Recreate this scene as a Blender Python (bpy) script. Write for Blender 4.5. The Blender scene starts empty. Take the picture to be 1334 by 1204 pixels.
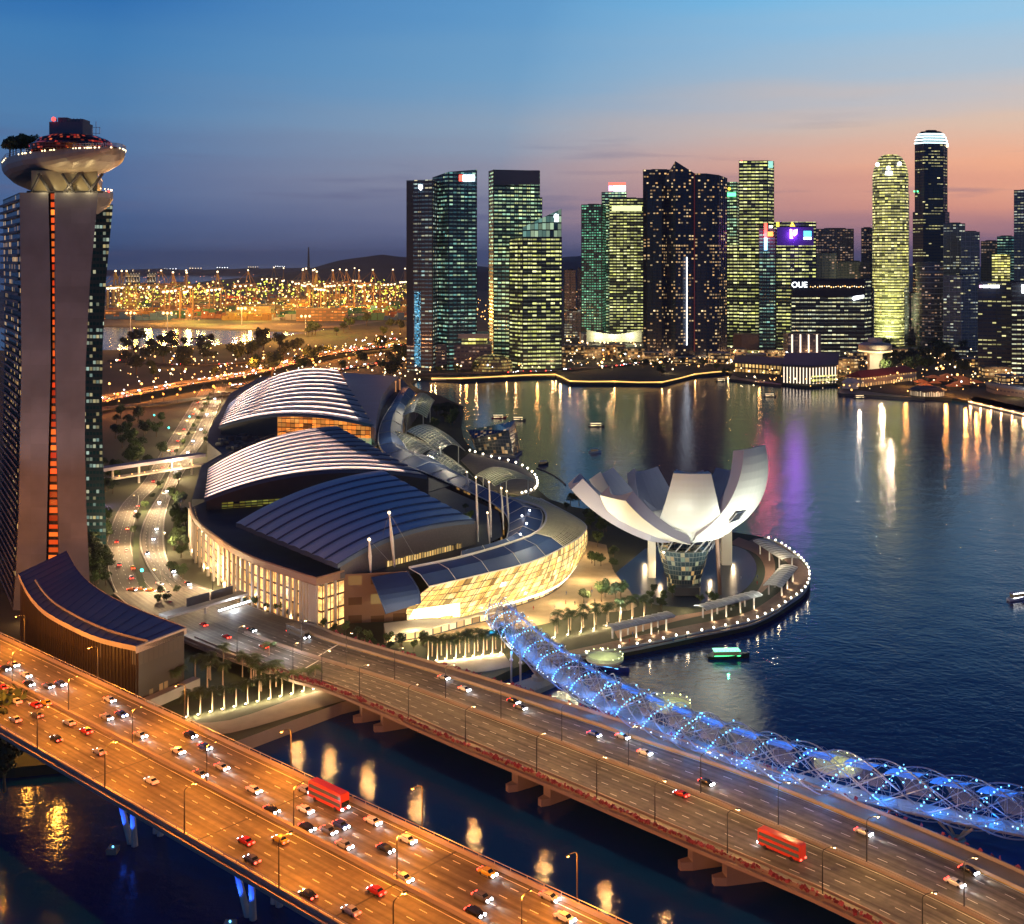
import bpy, math, random
from mathutils import Vector, noise
random.seed(7)
PI = math.pi
sc = bpy.context.scene
C = sc.collection
# ---------------- camera ----------------
F, CX, HZ, CH = 1530.0, 667.0, 338.0, 150.0
cd = bpy.data.cameras.new('camera'); cam = bpy.data.objects.new('camera', cd); C.objects.link(cam)
cam.location = (0, 0, CH); cam.rotation_euler = (PI/2, 0, 0)
cd.sensor_width = 36; cd.lens = 36*F/1334; cd.shift_y = -264/1334
cd.clip_start = 1; cd.clip_end = 250000
sc.camera = cam
sc.view_settings.view_transform = 'Standard'; sc.view_settings.look = 'None'
sc.view_settings.exposure = 0.22; sc.view_settings.gamma = 1
cy = sc.cycles
cy.use_denoising = True; cy.max_bounces = 4; cy.diffuse_bounces = 1; cy.glossy_bounces = 3
cy.transmission_bounces = 3; cy.sample_clamp_indirect = 6; cy.sample_clamp_direct = 0
cy.use_light_tree = True; cy.caustics_reflective = False; cy.caustics_refractive = False

def G(px, py, z=0.0):
    Y = F*(CH-z)/(py-HZ)
    return Vector(((px-CX)*Y/F, Y, z))
def GY(px, py, Y):
    return Vector(((px-CX)*Y/F, Y, CH-(py-HZ)*Y/F))
def lin(r, g, b):
    def f(c):
        c /= 255.0
        return c/12.92 if c <= 0.04045 else ((c+0.055)/1.055)**2.4
    return (f(r), f(g), f(b), 1)

# ---------------- world: dusk sky ----------------
w = bpy.data.worlds.new('World'); sc.world = w; w.use_nodes = True
nt = w.node_tree; nt.nodes.clear()
N = nt.nodes.new; L = nt.links.new
out = N('ShaderNodeOutputWorld'); bg = N('ShaderNodeBackground'); L(bg.outputs[0], out.inputs[0])
tc = N('ShaderNodeTexCoord'); sep = N('ShaderNodeSeparateXYZ'); L(tc.outputs['Generated'], sep.inputs[0])
def ramp(stops):
    r = N('ShaderNodeValToRGB'); el = r.color_ramp.elements
    while len(el) > 1: el.remove(el[-1])
    el[0].position = stops[0][0]; el[0].color = lin(*stops[0][1])
    for p, c in stops[1:]:
        e = el.new(p); e.color = lin(*c)
    return r
SKY_L = [(0.0, (44, 74, 118)), (0.03, (58, 88, 134)), (0.07, (72, 102, 146)), (0.12, (76, 120, 164)), (0.17, (62, 118, 170)), (0.22, (44, 104, 166)), (0.3, (14, 62, 124)), (0.42, (7, 38, 92)), (1, (4, 16, 48))]
SKY_M = [(0.0, (84, 92, 126)), (0.03, (104, 108, 138)), (0.07, (138, 138, 156)), (0.11, (136, 156, 178)), (0.16, (110, 154, 190)), (0.22, (92, 148, 194)), (0.3, (22, 78, 140)), (0.42, (8, 42, 96)), (1, (4, 16, 48))]
SKY_R = [(0.0, (108, 98, 130)), (0.02, (152, 114, 130)), (0.045, (212, 146, 128)), (0.075, (232, 168, 136)), (0.11, (214, 184, 164)), (0.15, (170, 186, 200)), (0.22, (126, 192, 230)), (0.3, (30, 88, 146)), (0.42, (10, 46, 98)), (1, (4, 16, 48))]
rl, rm, rr = ramp(SKY_L), ramp(SKY_M), ramp(SKY_R)
# wispy streaks bend the elevation used by the ramps a little
mp = N('ShaderNodeMapping'); mp.inputs['Scale'].default_value = (2.2, 2.2, 26); L(tc.outputs['Generated'], mp.inputs[0])
nz = N('ShaderNodeTexNoise'); nz.inputs['Scale'].default_value = 1.6; nz.inputs['Detail'].default_value = 6; L(mp.outputs[0], nz.inputs[0])
ma = N('ShaderNodeMath'); ma.operation = 'MULTIPLY_ADD'; L(nz.outputs[0], ma.inputs[0]); ma.inputs[1].default_value = 0.045; ma.inputs[2].default_value = -0.0225
ad = N('ShaderNodeMath'); L(sep.outputs['Z'], ad.inputs[0]); L(ma.outputs[0], ad.inputs[1])
for r in (rl, rm, rr): L(ad.outputs[0], r.inputs[0])
dt = N('ShaderNodeVectorMath'); dt.operation = 'DOT_PRODUCT'; L(tc.outputs['Generated'], dt.inputs[0])
saz = math.radians(32); dt.inputs[1].default_value = (math.sin(saz), math.cos(saz), 0)
m1 = N('ShaderNodeMapRange'); L(dt.outputs['Value'], m1.inputs[0]); m1.inputs[1].default_value = 0.62; m1.inputs[2].default_value = 0.86
m2 = N('ShaderNodeMapRange'); L(dt.outputs['Value'], m2.inputs[0]); m2.inputs[1].default_value = 0.84; m2.inputs[2].default_value = 0.985
mx1 = N('ShaderNodeMix'); mx1.data_type = 'RGBA'; L(m1.outputs[0], mx1.inputs[0]); L(rl.outputs[0], mx1.inputs[6]); L(rm.outputs[0], mx1.inputs[7])
mx2 = N('ShaderNodeMix'); mx2.data_type = 'RGBA'; L(m2.outputs[0], mx2.inputs[0]); L(mx1.outputs[2], mx2.inputs[6]); L(rr.outputs[0], mx2.inputs[7])
SKY_E = [(0.0, (96, 122, 160)), (0.12, (88, 120, 166)), (0.3, (40, 84, 140)), (0.6, (12, 44, 94)), (1, (4, 16, 48))]
re_ = ramp(SKY_E); L(ad.outputs[0], re_.inputs[0])
m0 = N('ShaderNodeMapRange'); L(dt.outputs['Value'], m0.inputs[0]); m0.inputs[1].default_value = .3; m0.inputs[2].default_value = -.5
mx0 = N('ShaderNodeMix'); mx0.data_type = 'RGBA'; L(m0.outputs[0], mx0.inputs[0]); L(mx2.outputs[2], mx0.inputs[6]); L(re_.outputs[0], mx0.inputs[7]); mx2 = mx0
# darker cloud banks low down
mp2 = N('ShaderNodeMapping'); mp2.inputs['Scale'].default_value = (5, 5, 60); L(tc.outputs['Generated'], mp2.inputs[0])
nz2 = N('ShaderNodeTexNoise'); nz2.inputs['Scale'].default_value = 1.3; nz2.inputs['Detail'].default_value = 5; L(mp2.outputs[0], nz2.inputs[0])
cr = N('ShaderNodeMapRange'); L(nz2.outputs[0], cr.inputs[0]); cr.inputs[1].default_value = 0.58; cr.inputs[2].default_value = 0.74; cr.inputs[3].default_value = 0; cr.inputs[4].default_value = 0.55
lo = N('ShaderNodeMapRange'); L(sep.outputs['Z'], lo.inputs[0]); lo.inputs[1].default_value = 0.14; lo.inputs[2].default_value = 0.04
mm = N('ShaderNodeMath'); mm.operation = 'MULTIPLY'; L(cr.outputs[0], mm.inputs[0]); L(lo.outputs[0], mm.inputs[1])
mx3 = N('ShaderNodeMix'); mx3.data_type = 'RGBA'; L(mm.outputs[0], mx3.inputs[0]); L(mx2.outputs[2], mx3.inputs[6]); mx3.inputs[7].default_value = lin(86, 92, 128)
L(mx3.outputs[2], bg.inputs[0]); bg.inputs[1].default_value = 1.0
# afterglow: one weak, very soft sun just above the sunset horizon
sl = bpy.data.lights.new('sun', 'SUN'); so = bpy.data.objects.new('sun', sl); C.objects.link(so)
sl.energy = 0.06; sl.angle = math.radians(20); sl.color = (1, .62, .45)
so.rotation_euler = Vector((math.sin(saz), math.cos(saz), 0.08)).to_track_quat('Z', 'Y').to_euler()

# ---------------- helpers ----------------
def tag(o, label=None, cat=None, group=None, kind=None):
    if label: o['label'] = label
    if cat: o['category'] = cat
    if group: o['group'] = group
    if kind: o['kind'] = kind
    return o
def empty(name, loc, label, cat, group=None, rz=0):
    o = bpy.data.objects.new(name, None); C.objects.link(o); o.location = loc; o.rotation_euler = (0, 0, rz)
    return tag(o, label, cat, group)
class MB:
    def __init__(s): s.v = []; s.f = []; s.uv = []; s.mi = []; s.hasuv = False; s.m = 0
    def face(s, pts, uv=None):
        n = len(s.v); s.v += [tuple(p) for p in pts]; s.f.append(tuple(range(n, n+len(pts)))); s.mi.append(s.m)
        if uv: s.hasuv = True
        s.uv.append(uv or [(0, 0)]*len(pts))
    def add(s, vs, fs):
        n = len(s.v); s.v += [tuple(p) for p in vs]
        for f in fs: s.f.append(tuple(i+n for i in f)); s.uv.append([(0, 0)]*len(f)); s.mi.append(s.m)
    def box(s, c, d, rz=0, taper=1.0):
        x, y, z = d[0]/2, d[1]/2, d[2]/2; ca, sa = math.cos(rz), math.sin(rz); vs = []
        for dz, k in ((-z, 1), (z, taper)):
            for dx, dy in ((-x, -y), (x, -y), (x, y), (-x, y)):
                vs.append((c[0]+(dx*ca-dy*sa)*k, c[1]+(dx*sa+dy*ca)*k, c[2]+dz))
        s.add(vs, [(3, 2, 1, 0), (4, 5, 6, 7), (0, 1, 5, 4), (1, 2, 6, 5), (2, 3, 7, 6), (3, 0, 4, 7)])
    def prism(s, poly, z0, z1, top=True, bottom=False, sides=True, u0=0.0, topz=None):
        poly = [(p[0], p[1]) for p in poly]
        a = sum(poly[i][0]*poly[(i+1) % len(poly)][1]-poly[(i+1) % len(poly)][0]*poly[i][1] for i in range(len(poly)))
        if a < 0: poly = poly[::-1]; topz = topz[::-1] if topz else None
        n = len(poly); tz = topz or [z1]*n; u = u0
        if sides:
            for i in range(n):
                p, q = poly[i], poly[(i+1) % n]; d = math.hypot(q[0]-p[0], q[1]-p[1])
                s.face([(p[0], p[1], z0), (q[0], q[1], z0), (q[0], q[1], tz[(i+1) % n]), (p[0], p[1], tz[i])],
                       [(u, z0), (u+d, z0), (u+d, tz[(i+1) % n]), (u, tz[i])])
                u += d
        if top: s.face([(p[0], p[1], tz[i]) for i, p in enumerate(poly)])
        if bottom: s.face([(p[0], p[1], z0) for p in poly[::-1]])
    def tube(s, path, r, n=6, closed=False):
        path = [Vector(p) for p in path]; k = len(path); rs = r if isinstance(r, (list, tuple)) else [r]*k
        vs = []; up0 = None
        for i, p in enumerate(path):
            a = path[(i-1) % k] if (closed or i > 0) else p
            b = path[(i+1) % k] if (closed or i < k-1) else p
            t = (b-a); t = t.normalized() if t.length > 1e-9 else Vector((0, 0, 1))
            if up0 is None:
                ref = Vector((0, 0, 1)) if abs(t.z) < 0.9 else Vector((1, 0, 0)); up0 = t.cross(ref).normalized()
            x = (up0 - t*up0.dot(t)); x = x.normalized() if x.length > 1e-6 else t.orthogonal().normalized(); up0 = x
            y = t.cross(x)
            for j in range(n):
                an = 2*PI*j/n; vs.append(p+x*math.cos(an)*rs[i]+y*math.sin(an)*rs[i])
        fs = []
        for i in range(k if closed else k-1):
            i2 = (i+1) % k
            for j in range(n):
                j2 = (j+1) % n; fs.append((i*n+j, i*n+j2, i2*n+j2, i2*n+j))
        if not closed: fs += [tuple(range(n-1, -1, -1)), tuple(range((k-1)*n, k*n))]
        s.add(vs, fs)
    def ball(s, c, r, n=6, m=4, sz=1.0):
        vs = [(c[0], c[1], c[2]-r*sz)]
        for i in range(1, m):
            th = PI*i/m
            for j in range(n):
                ph = 2*PI*j/n; vs.append((c[0]+r*math.sin(th)*math.cos(ph), c[1]+r*math.sin(th)*math.sin(ph), c[2]-r*sz*math.cos(th)))
        vs.append((c[0], c[1], c[2]+r*sz)); fs = []
        for j in range(n):
            j2 = (j+1) % n; fs.append((0, 1+j2, 1+j)); fs.append((len(vs)-1, 1+(m-2)*n+j, 1+(m-2)*n+j2))
            for i in range(m-2): fs.append((1+i*n+j, 1+i*n+j2, 1+(i+1)*n+j2, 1+(i+1)*n+j))
        s.add(vs, fs)
    def lathe(s, c, prof, n=24, sx=1.0, sy=1.0, rz=0):
        # prof: list of (r, z); UV in metres
        ca, sa = math.cos(rz), math.sin(rz)
        R = max(p[0] for p in prof)
        for i in range(len(prof)-1):
            (r0, z0), (r1, z1) = prof[i], prof[i+1]
            for j in range(n):
                a0, a1 = 2*PI*j/n, 2*PI*(j+1)/n
                def P(r, a, z):
                    x, y = r*sx*math.cos(a), r*sy*math.sin(a); return (c[0]+x*ca-y*sa, c[1]+x*sa+y*ca, c[2]+z)
                u0, u1 = R*a0, R*a1
                s.face([P(r0, a0, z0), P(r0, a1, z0), P(r1, a1, z1), P(r1, a0, z1)], [(u0, z0), (u1, z0), (u1, z1), (u0, z1)])
        s.hasuv = True
    def grid(s, rows, uvscale=None, flip=False, closed=False):
        # rows: list of equal-length point lists; u = along row, v = across
        n = len(rows[0])
        for i in range(len(rows)-1):
            for j in range(n-1 if not closed else n):
                j2 = (j+1) % n
                q = [rows[i][j], rows[i][j2], rows[i+1][j2], rows[i+1][j]]
                uv = [(j, i), (j+1, i), (j+1, i+1), (j, i+1)]
                if uvscale: uv = [(a*uvscale[0], b*uvscale[1]) for a, b in uv]
                if flip: q = q[::-1]; uv = uv[::-1]
                s.face(q, uv)
    def mesh(s, name, mats, smooth=False):
        me = bpy.data.meshes.new(name); me.from_pydata(s.v, [], s.f)
        for m in (mats if isinstance(mats, (list, tuple)) else [mats]): me.materials.append(m)
        if any(s.mi): me.polygons.foreach_set('material_index', s.mi)
        if s.hasuv:
            ul = me.uv_layers.new(name='UVMap'); flat = []
            for f in s.uv:
                for a in f: flat += a
            ul.data.foreach_set('uv', flat)
        if smooth: me.polygons.foreach_set('use_smooth', [True]*len(me.polygons))
        me.update(); return me
    def build(s, name, mats, parent=None, smooth=False, org=None):
        if org is None and parent is not None and parent.type == 'EMPTY':
            # vertices are given in world space; move them to the parent's frame
            org = parent.location; rz = parent.rotation_euler[2]
        if org is not None:
            ox, oy, oz = org; s.v = [(x-ox, y-oy, z-oz) for x, y, z in s.v]
        o = bpy.data.objects.new(name, s.mesh(name, mats, smooth)); C.objects.link(o)
        if parent: o.parent = parent
        elif org is not None: o.location = org
        return o
def sub(mb, name, mats, part, root, smooth=False):
    # a sub-part under a part whose own frame equals the root's frame
    ox, oy, oz = root.location; mb.v = [(x-ox, y-oy, z-oz) for x, y, z in mb.v]
    o = bpy.data.objects.new(name, mb.mesh(name, mats, smooth)); C.objects.link(o); o.parent = part; return o
def inst(name, me, parent=None, loc=(0, 0, 0), rz=0, sc_=1.0):
    o = bpy.data.objects.new(name, me); C.objects.link(o); o.location = loc; o.rotation_euler = (0, 0, rz)
    o.scale = (sc_, sc_, sc_) if not isinstance(sc_, tuple) else sc_
    if parent: o.parent = parent
    return o
def tree_copy(o, parent=None):
    c = o.copy(); C.objects.link(c); c.parent = parent
    for ch in list(o.children): tree_copy(ch, c)
    return c
def light(kind, loc, energy, col, r=0.3, aim=None, ang=120, blend=.5, parent=None, size=None):
    l = bpy.data.lights.new(kind.lower()+'_light', kind); o = bpy.data.objects.new(kind.lower()+'_light', l); C.objects.link(o)
    l.energy = energy; l.color = col[:3]
    if kind == 'AREA': l.size = size or r
    else: l.shadow_soft_size = r
    o.location = loc
    if aim is not None: o.rotation_euler = (Vector(aim)-Vector(loc)).to_track_quat('-Z', 'Y').to_euler()
    if kind == 'SPOT': l.spot_size = math.radians(ang); l.spot_blend = blend
    if parent:
        o.parent = parent; o.location = Vector(loc)-parent.location
    return o
ONES = ['first', 'second', 'third', 'fourth', 'fifth', 'sixth', 'seventh', 'eighth', 'ninth', 'tenth', 'eleventh', 'twelfth', 'thirteenth', 'fourteenth', 'fifteenth', 'sixteenth', 'seventeenth', 'eighteenth', 'nineteenth']
TENS = {2: 'twent', 3: 'thirt', 4: 'fort', 5: 'fift', 6: 'sixt', 7: 'sevent', 8: 'eight', 9: 'ninet'}
def ordw(i):   # 0-based
    n = i+1
    if n < 20: return ONES[n-1]
    if n % 10 == 0: return TENS[n//10]+'ieth'
    return TENS[n//10]+'y-'+ONES[n % 10-1]

# ---------------- materials ----------------
def nodes(name):
    m = bpy.data.materials.new(name); m.use_nodes = True; t = m.node_tree
    return m, t, t.nodes['Principled BSDF']
def mat(name, col, rough=.6, metal=0, em=None, es=0, var=.25, scale=.3, bump=0, bscale=None, spec=.5, samp=False):
    m, t, b = nodes(name); n = t.nodes.new; l = t.links.new
    b.inputs['Roughness'].default_value = rough; b.inputs['Metallic'].default_value = metal
    b.inputs['Specular IOR Level'].default_value = spec
    c = tuple(col[:3])+(1,)
    g = n('ShaderNodeNewGeometry')
    nz = n('ShaderNodeTexNoise'); nz.inputs['Scale'].default_value = scale; nz.inputs['Detail'].default_value = 5; l(g.outputs['Position'], nz.inputs[0])
    mx = n('ShaderNodeMix'); mx.data_type = 'RGBA'; l(nz.outputs[0], mx.inputs[0])
    mx.inputs[6].default_value = tuple(x*(1-var) for x in c[:3])+(1,); mx.inputs[7].default_value = tuple(min(1, x*(1+var)) for x in c[:3])+(1,)
    l(mx.outputs[2], b.inputs['Base Color'])
    if em:
        b.inputs['Emission Color'].default_value = tuple(em[:3])+(1,); b.inputs['Emission Strength'].default_value = es
    if bump:
        bp = n('ShaderNodeBump'); bp.inputs['Strength'].default_value = bump
        nb = n('ShaderNodeTexNoise'); nb.inputs['Scale'].default_value = bscale or scale*4; nb.inputs['Detail'].default_value = 4; l(g.outputs['Position'], nb.inputs[0])
        l(nb.outputs[0], bp.inputs['Height']); l(bp.outputs[0], b.inputs['Normal'])
    if not samp: m.cycles.emission_sampling = 'NONE'
    return m
def glow(name, col, s): return mat(name, (col[0]*.5, col[1]*.5, col[2]*.5), .5, em=col, es=s, var=.02)
def winmat(name, cw, ch, frac, ca, cb, es, glass=(.015, .03, .045), wall=(.03, .035, .045), gx=.08, gy=(.28, .86), run=.45, low=.06, runw=5, rough=.12, seed=0, wrough=.5, dim=0.0, wmetal=0.0, flat=0.0, tex=0.0):
    m, t, b = nodes(name); n = t.nodes.new; l = t.links.new
    def M(op, a, bb=None, c=None):
        q = n('ShaderNodeMath'); q.operation = op
        for i, x in enumerate((a, bb, c)):
            if x is None: continue
            if isinstance(x, (int, float)): q.inputs[i].default_value = x
            else: l(x, q.inputs[i])
        return q.outputs[0]
    uv = n('ShaderNodeTexCoord').outputs['UV']; sp = n('ShaderNodeSeparateXYZ'); l(uv, sp.inputs[0])
    u = M('DIVIDE', sp.outputs[0], cw); v = M('DIVIDE', sp.outputs[1], ch)
    cu, cv = M('FLOOR', u), M('FLOOR', v); fu, fv = M('FRACT', u), M('FRACT', v)
    def WN(a, bb, s):
        cmb = n('ShaderNodeCombineXYZ'); l(a, cmb.inputs[0]); l(bb, cmb.inputs[1]); cmb.inputs[2].default_value = s
        q = n('ShaderNodeTexWhiteNoise'); q.noise_dimensions = '3D'; l(cmb.outputs[0], q.inputs[0]); return q
    r = WN(cu, cv, seed+.5); r2 = WN(M('FLOOR', M('DIVIDE', cu, runw)), cv, seed+7.5)
    nz = n('ShaderNodeTexNoise'); nz.inputs['Scale'].default_value = 1; nz.inputs['Detail'].default_value = 1
    cmb = n('ShaderNodeCombineXYZ'); l(M('MULTIPLY', cu, .09), cmb.inputs[0]); l(M('MULTIPLY', cv, .13), cmb.inputs[1]); cmb.inputs[2].default_value = seed*3.3; l(cmb.outputs[0], nz.inputs[0])
    rth = M('ADD', M('MULTIPLY', M('SUBTRACT', nz.outputs[0], .5), 1.6), run)
    isrun = M('LESS_THAN', r2.outputs[0], rth)
    th = M('MULTIPLY_ADD', isrun, frac-low, low)
    es = es*1.25
    lit = M('LESS_THAN', r.outputs[0], th)
    mk = M('MULTIPLY', M('MULTIPLY', M('GREATER_THAN', fu, gx), M('LESS_THAN', fu, 1-gx)), M('MULTIPLY', M('GREATER_THAN', fv, gy[0]), M('LESS_THAN', M('MULTIPLY_ADD', M('MULTIPLY', r.outputs[0], 1-flat), .14, fv), gy[1])))
    sr = n('ShaderNodeSeparateXYZ'); l(r.outputs[1], sr.inputs[0])
    sr2 = n('ShaderNodeSeparateXYZ'); l(r2.outputs[1], sr2.inputs[0])
    # random brightness per window, times one shared by each run of windows
    bri = M('MULTIPLY_ADD', M('MULTIPLY', sr.outputs[1], sr.outputs[1]), .8*(1-flat)+.2*flat, .3+.45*flat)
    bri = M('MULTIPLY', bri, M('MULTIPLY_ADD', sr2.outputs[0], .9*(1-flat), .55+.4*flat))
    if tex:
        tn = n('ShaderNodeTexNoise'); tn.inputs['Scale'].default_value = tex; tn.inputs['Detail'].default_value = 6; tn.inputs['Roughness'].default_value = .7; l(uv, tn.inputs[0])
        tm_ = n('ShaderNodeMapRange'); l(tn.outputs[0], tm_.inputs[0]); tm_.inputs[1].default_value = .38; tm_.inputs[2].default_value = .66; tm_.inputs[3].default_value = .12; tm_.inputs[4].default_value = 1.5
        bri = M('MULTIPLY', bri, tm_.outputs[0])
    e = M('MULTIPLY', M('MULTIPLY', M('ADD', M('MULTIPLY', lit, bri), dim), mk), es)
    mc = n('ShaderNodeMix'); mc.data_type = 'RGBA'; l(sr.outputs[2], mc.inputs[0]); mc.inputs[6].default_value = tuple(ca[:3])+(1,); mc.inputs[7].default_value = tuple(cb[:3])+(1,)
    l(mc.outputs[2], b.inputs['Emission Color']); l(e, b.inputs['Emission Strength'])
    mb_ = n('ShaderNodeMix'); mb_.data_type = 'RGBA'; l(mk, mb_.inputs[0]); mb_.inputs[6].default_value = tuple(wall[:3])+(1,); mb_.inputs[7].default_value = tuple(glass[:3])+(1,)
    l(mb_.outputs[2], b.inputs['Base Color'])
    l(M('MULTIPLY_ADD', mk, rough-wrough, wrough), b.inputs['Roughness'])
    b.inputs['Metallic'].default_value = wmetal
    m.cycles.emission_sampling = 'NONE'
    return m
WARM = lin(255, 190, 110); SOD = (1.0, .42, .10); WHT = lin(255, 240, 215); YG = lin(225, 228, 130); TEAL = lin(150, 225, 190); CW = lin(215, 235, 230)
M_ = {}
def panels(name, col, w_, h_, rough=.75, ax=(0, 2), dark=.78):
    m, t, b = nodes(name); n = t.nodes.new; l = t.links.new; b.inputs['Roughness'].default_value = rough
    g = n('ShaderNodeNewGeometry'); sp = n('ShaderNodeSeparateXYZ'); l(g.outputs['Position'], sp.inputs[0]); cb = n('ShaderNodeCombineXYZ'); l(sp.outputs[ax[0]], cb.inputs[0]); l(sp.outputs[ax[1]], cb.inputs[1])
    br = n('ShaderNodeTexBrick'); l(cb.outputs[0], br.inputs[0]); br.inputs['Scale'].default_value = 1; br.inputs['Brick Width'].default_value = w_; br.inputs['Row Height'].default_value = h_; br.inputs['Mortar Size'].default_value = .12; br.offset = 0
    br.inputs['Color1'].default_value = tuple(col)+(1,); br.inputs['Color2'].default_value = tuple(c*.86 for c in col)+(1,); br.inputs['Mortar'].default_value = tuple(c*dark*.8 for c in col)+(1,)
    z = n('ShaderNodeTexNoise'); z.inputs['Scale'].default_value = .06; z.inputs['Detail'].default_value = 6; l(g.outputs['Position'], z.inputs[0])
    r = n('ShaderNodeMapRange'); l(z.outputs[0], r.inputs[0]); r.inputs[1].default_value = .3; r.inputs[2].default_value = .7; r.inputs[3].default_value = .75; r.inputs[4].default_value = 1.2
    v = n('ShaderNodeVectorMath'); v.operation = 'SCALE'; l(br.outputs[0], v.inputs[0]); l(r.outputs[0], v.inputs[3]); l(v.outputs[0], b.inputs['Base Color'])
    return m
M_['conc'] = mat('concrete', (.28, .27, .26), .8, scale=.1, bump=.1)
M_['pale'] = mat('pale_stone', (.42, .38, .34), .7, scale=.1)
M_['dark'] = mat('dark_metal', (.03, .03, .035), .5, metal=.3)
M_['steel'] = mat('steel', (.45, .46, .48), .35, metal=.7)
M_['white'] = mat('white_paint', (.75, .75, .73), .5, var=.08)
M_['roof'] = mat('roof_membrane', (.05, .06, .08), .7, scale=.08, var=.5)
def asphalt():
    m, t, b = nodes('asphalt'); n = t.nodes.new; l = t.links.new; b.inputs['Roughness'].default_value = .72
    uv = n('ShaderNodeTexCoord').outputs['UV']; g = n('ShaderNodeNewGeometry'); prev = None
    for sc_, lo_, hi_, det, src in (((.012, .75, 1), .38, 1.5, 4, uv), ((.5, .5, .5), .8, 1.2, 5, g.outputs['Position']), ((.03, .03, .03), .75, 1.25, 3, g.outputs['Position'])):
        mp = n('ShaderNodeMapping'); mp.inputs['Scale'].default_value = sc_; l(src, mp.inputs[0])
        z = n('ShaderNodeTexNoise'); z.inputs['Scale'].default_value = 1; z.inputs['Detail'].default_value = det; l(mp.outputs[0], z.inputs[0])
        r = n('ShaderNodeMapRange'); l(z.outputs[0], r.inputs[0]); r.inputs[1].default_value = .3; r.inputs[2].default_value = .7; r.inputs[3].default_value = lo_; r.inputs[4].default_value = hi_
        if prev is None: prev = r.outputs[0]
        else:
            q = n('ShaderNodeMath'); q.operation = 'MULTIPLY'; l(prev, q.inputs[0]); l(r.outputs[0], q.inputs[1]); prev = q.outputs[0]
    mx = n('ShaderNodeVectorMath'); mx.operation = 'SCALE'; mx.inputs[0].default_value = (.115, .10, .085); l(prev, mx.inputs[3]); l(mx.outputs[0], b.inputs['Base Color'])
    return m
M_['asph'] = asphalt()
M_['pave'] = mat('paving', (.24, .2, .16), .8, scale=.2, var=.3)
M_['mark'] = mat('road_paint', (.75, .73, .68), .6, var=.15, scale=2)
M_['grass'] = mat('grass', (.035, .055, .02), .9, scale=.15, var=.5)
M_['leaf'] = mat('leaf', (.05, .085, .025), .7, scale=.4, var=.6)
M_['leafd'] = mat('leaf_dark', (.03, .05, .02), .7, scale=.4, var=.6)
M_['bark'] = mat('bark', (.12, .09, .06), .9, scale=2)
M_['glass'] = mat('dark_glass', (.01, .015, .025), .08, var=.1, spec=.8)
M_['red'] = mat('red_paint', (.5, .04, .02), .4, var=.1)
M_['sodl'] = glow('sodium_lamp', (1, .48, .13), 3.6)
M_['warml'] = glow('warm_lamp', (1, .74, .40), 4)
M_['whitel'] = glow('white_lamp', (.95, .97, 1), 6)
M_['redl'] = glow('red_light', (1, .05, .04), 3.5)
M_['greenl'] = glow('green_light', (.08, 1, .3), 3)
M_['bluel'] = glow('blue_light', (.13, .52, 1), 3.2)
M_['pinkl'] = glow('pink_light', (1, .35, .7), 5)
# ---------------- water, land ----------------
def water_mat():
    m, t, b = nodes('bay_water'); n = t.nodes.new; l = t.links.new
    b.inputs['Base Color'].default_value = (.001, .032, .16, 1); b.inputs['Roughness'].default_value = .085
    b.inputs['IOR'].default_value = 1.33; b.inputs['Specular IOR Level'].default_value = .5
    g = n('ShaderNodeNewGeometry')
    hs = []
    for s, d, det in ((.35, 1.0, 3), (.06, 2.2, 3), (1.6, .35, 2)):
        z = n('ShaderNodeTexNoise'); z.inputs['Scale'].default_value = s; z.inputs['Detail'].default_value = det; l(g.outputs['Position'], z.inputs[0])
        q = n('ShaderNodeMath'); q.operation = 'MULTIPLY'; l(z.outputs[0], q.inputs[0]); q.inputs[1].default_value = d; hs.append(q.outputs[0])
    a = n('ShaderNodeMath'); l(hs[0], a.inputs[0]); l(hs[1], a.inputs[1]); a2 = n('ShaderNodeMath'); l(a.outputs[0], a2.inputs[0]); l(hs[2], a2.inputs[1])
    bp = n('ShaderNodeBump'); bp.inputs['Strength'].default_value = .5; bp.inputs['Distance'].default_value = .25; l(a2.outputs[0], bp.inputs['Height']); l(bp.outputs[0], b.inputs['Normal'])
    return m
M_['water'] = water_mat()
mb = MB(); R = 40000
for (x0, x1, y0, y1) in ((-R, R, -2000, 3000), (-R, R, 3000, R)):
    mb.face([(x0, y0, 0), (x1, y0, 0), (x1, y1, 0), (x0, y1, 0)])
tag(mb.build('water', M_['water']), kind='structure')
def land_mat():
    m, t, b = nodes('ground'); n = t.nodes.new; l = t.links.new
    g = n('ShaderNodeNewGeometry'); z = n('ShaderNodeTexNoise'); z.inputs['Scale'].default_value = .012; z.inputs['Detail'].default_value = 8; l(g.outputs['Position'], z.inputs[0])
    r = n('ShaderNodeValToRGB'); e = r.color_ramp.elements; e[0].position = .35; e[0].color = (.03, .04, .02, 1); e[1].position = .65; e[1].color = (.06, .06, .035, 1); l(z.outputs[0], r.inputs[0])
    l(r.outputs[0], b.inputs['Base Color']); b.inputs['Roughness'].default_value = .9
    return m
M_['land'] = land_mat()
ZL = 3.0
shore = [(-420, 1010), (20, 1000), (300, 972), (445, 918), (560, 890), (640, 884), (690, 862), (735, 858), (771, 853), (830, 842), (896, 829), (940, 820), (979, 811), (1006, 799), (1028, 785), (1046, 772), (1055, 757), (1054, 742), (1047, 732), (1036, 722), (1016, 708), (995, 700), (973, 696), (930, 690),
         (850, 676), (790, 668), (745, 660), (715, 650), (701, 638), (697, 624), (685, 612), (655, 601), (622, 592), (604, 572), (600, 552), (604, 530), (575, 516), (548, 508), (534, 499), (545, 492)]
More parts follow.
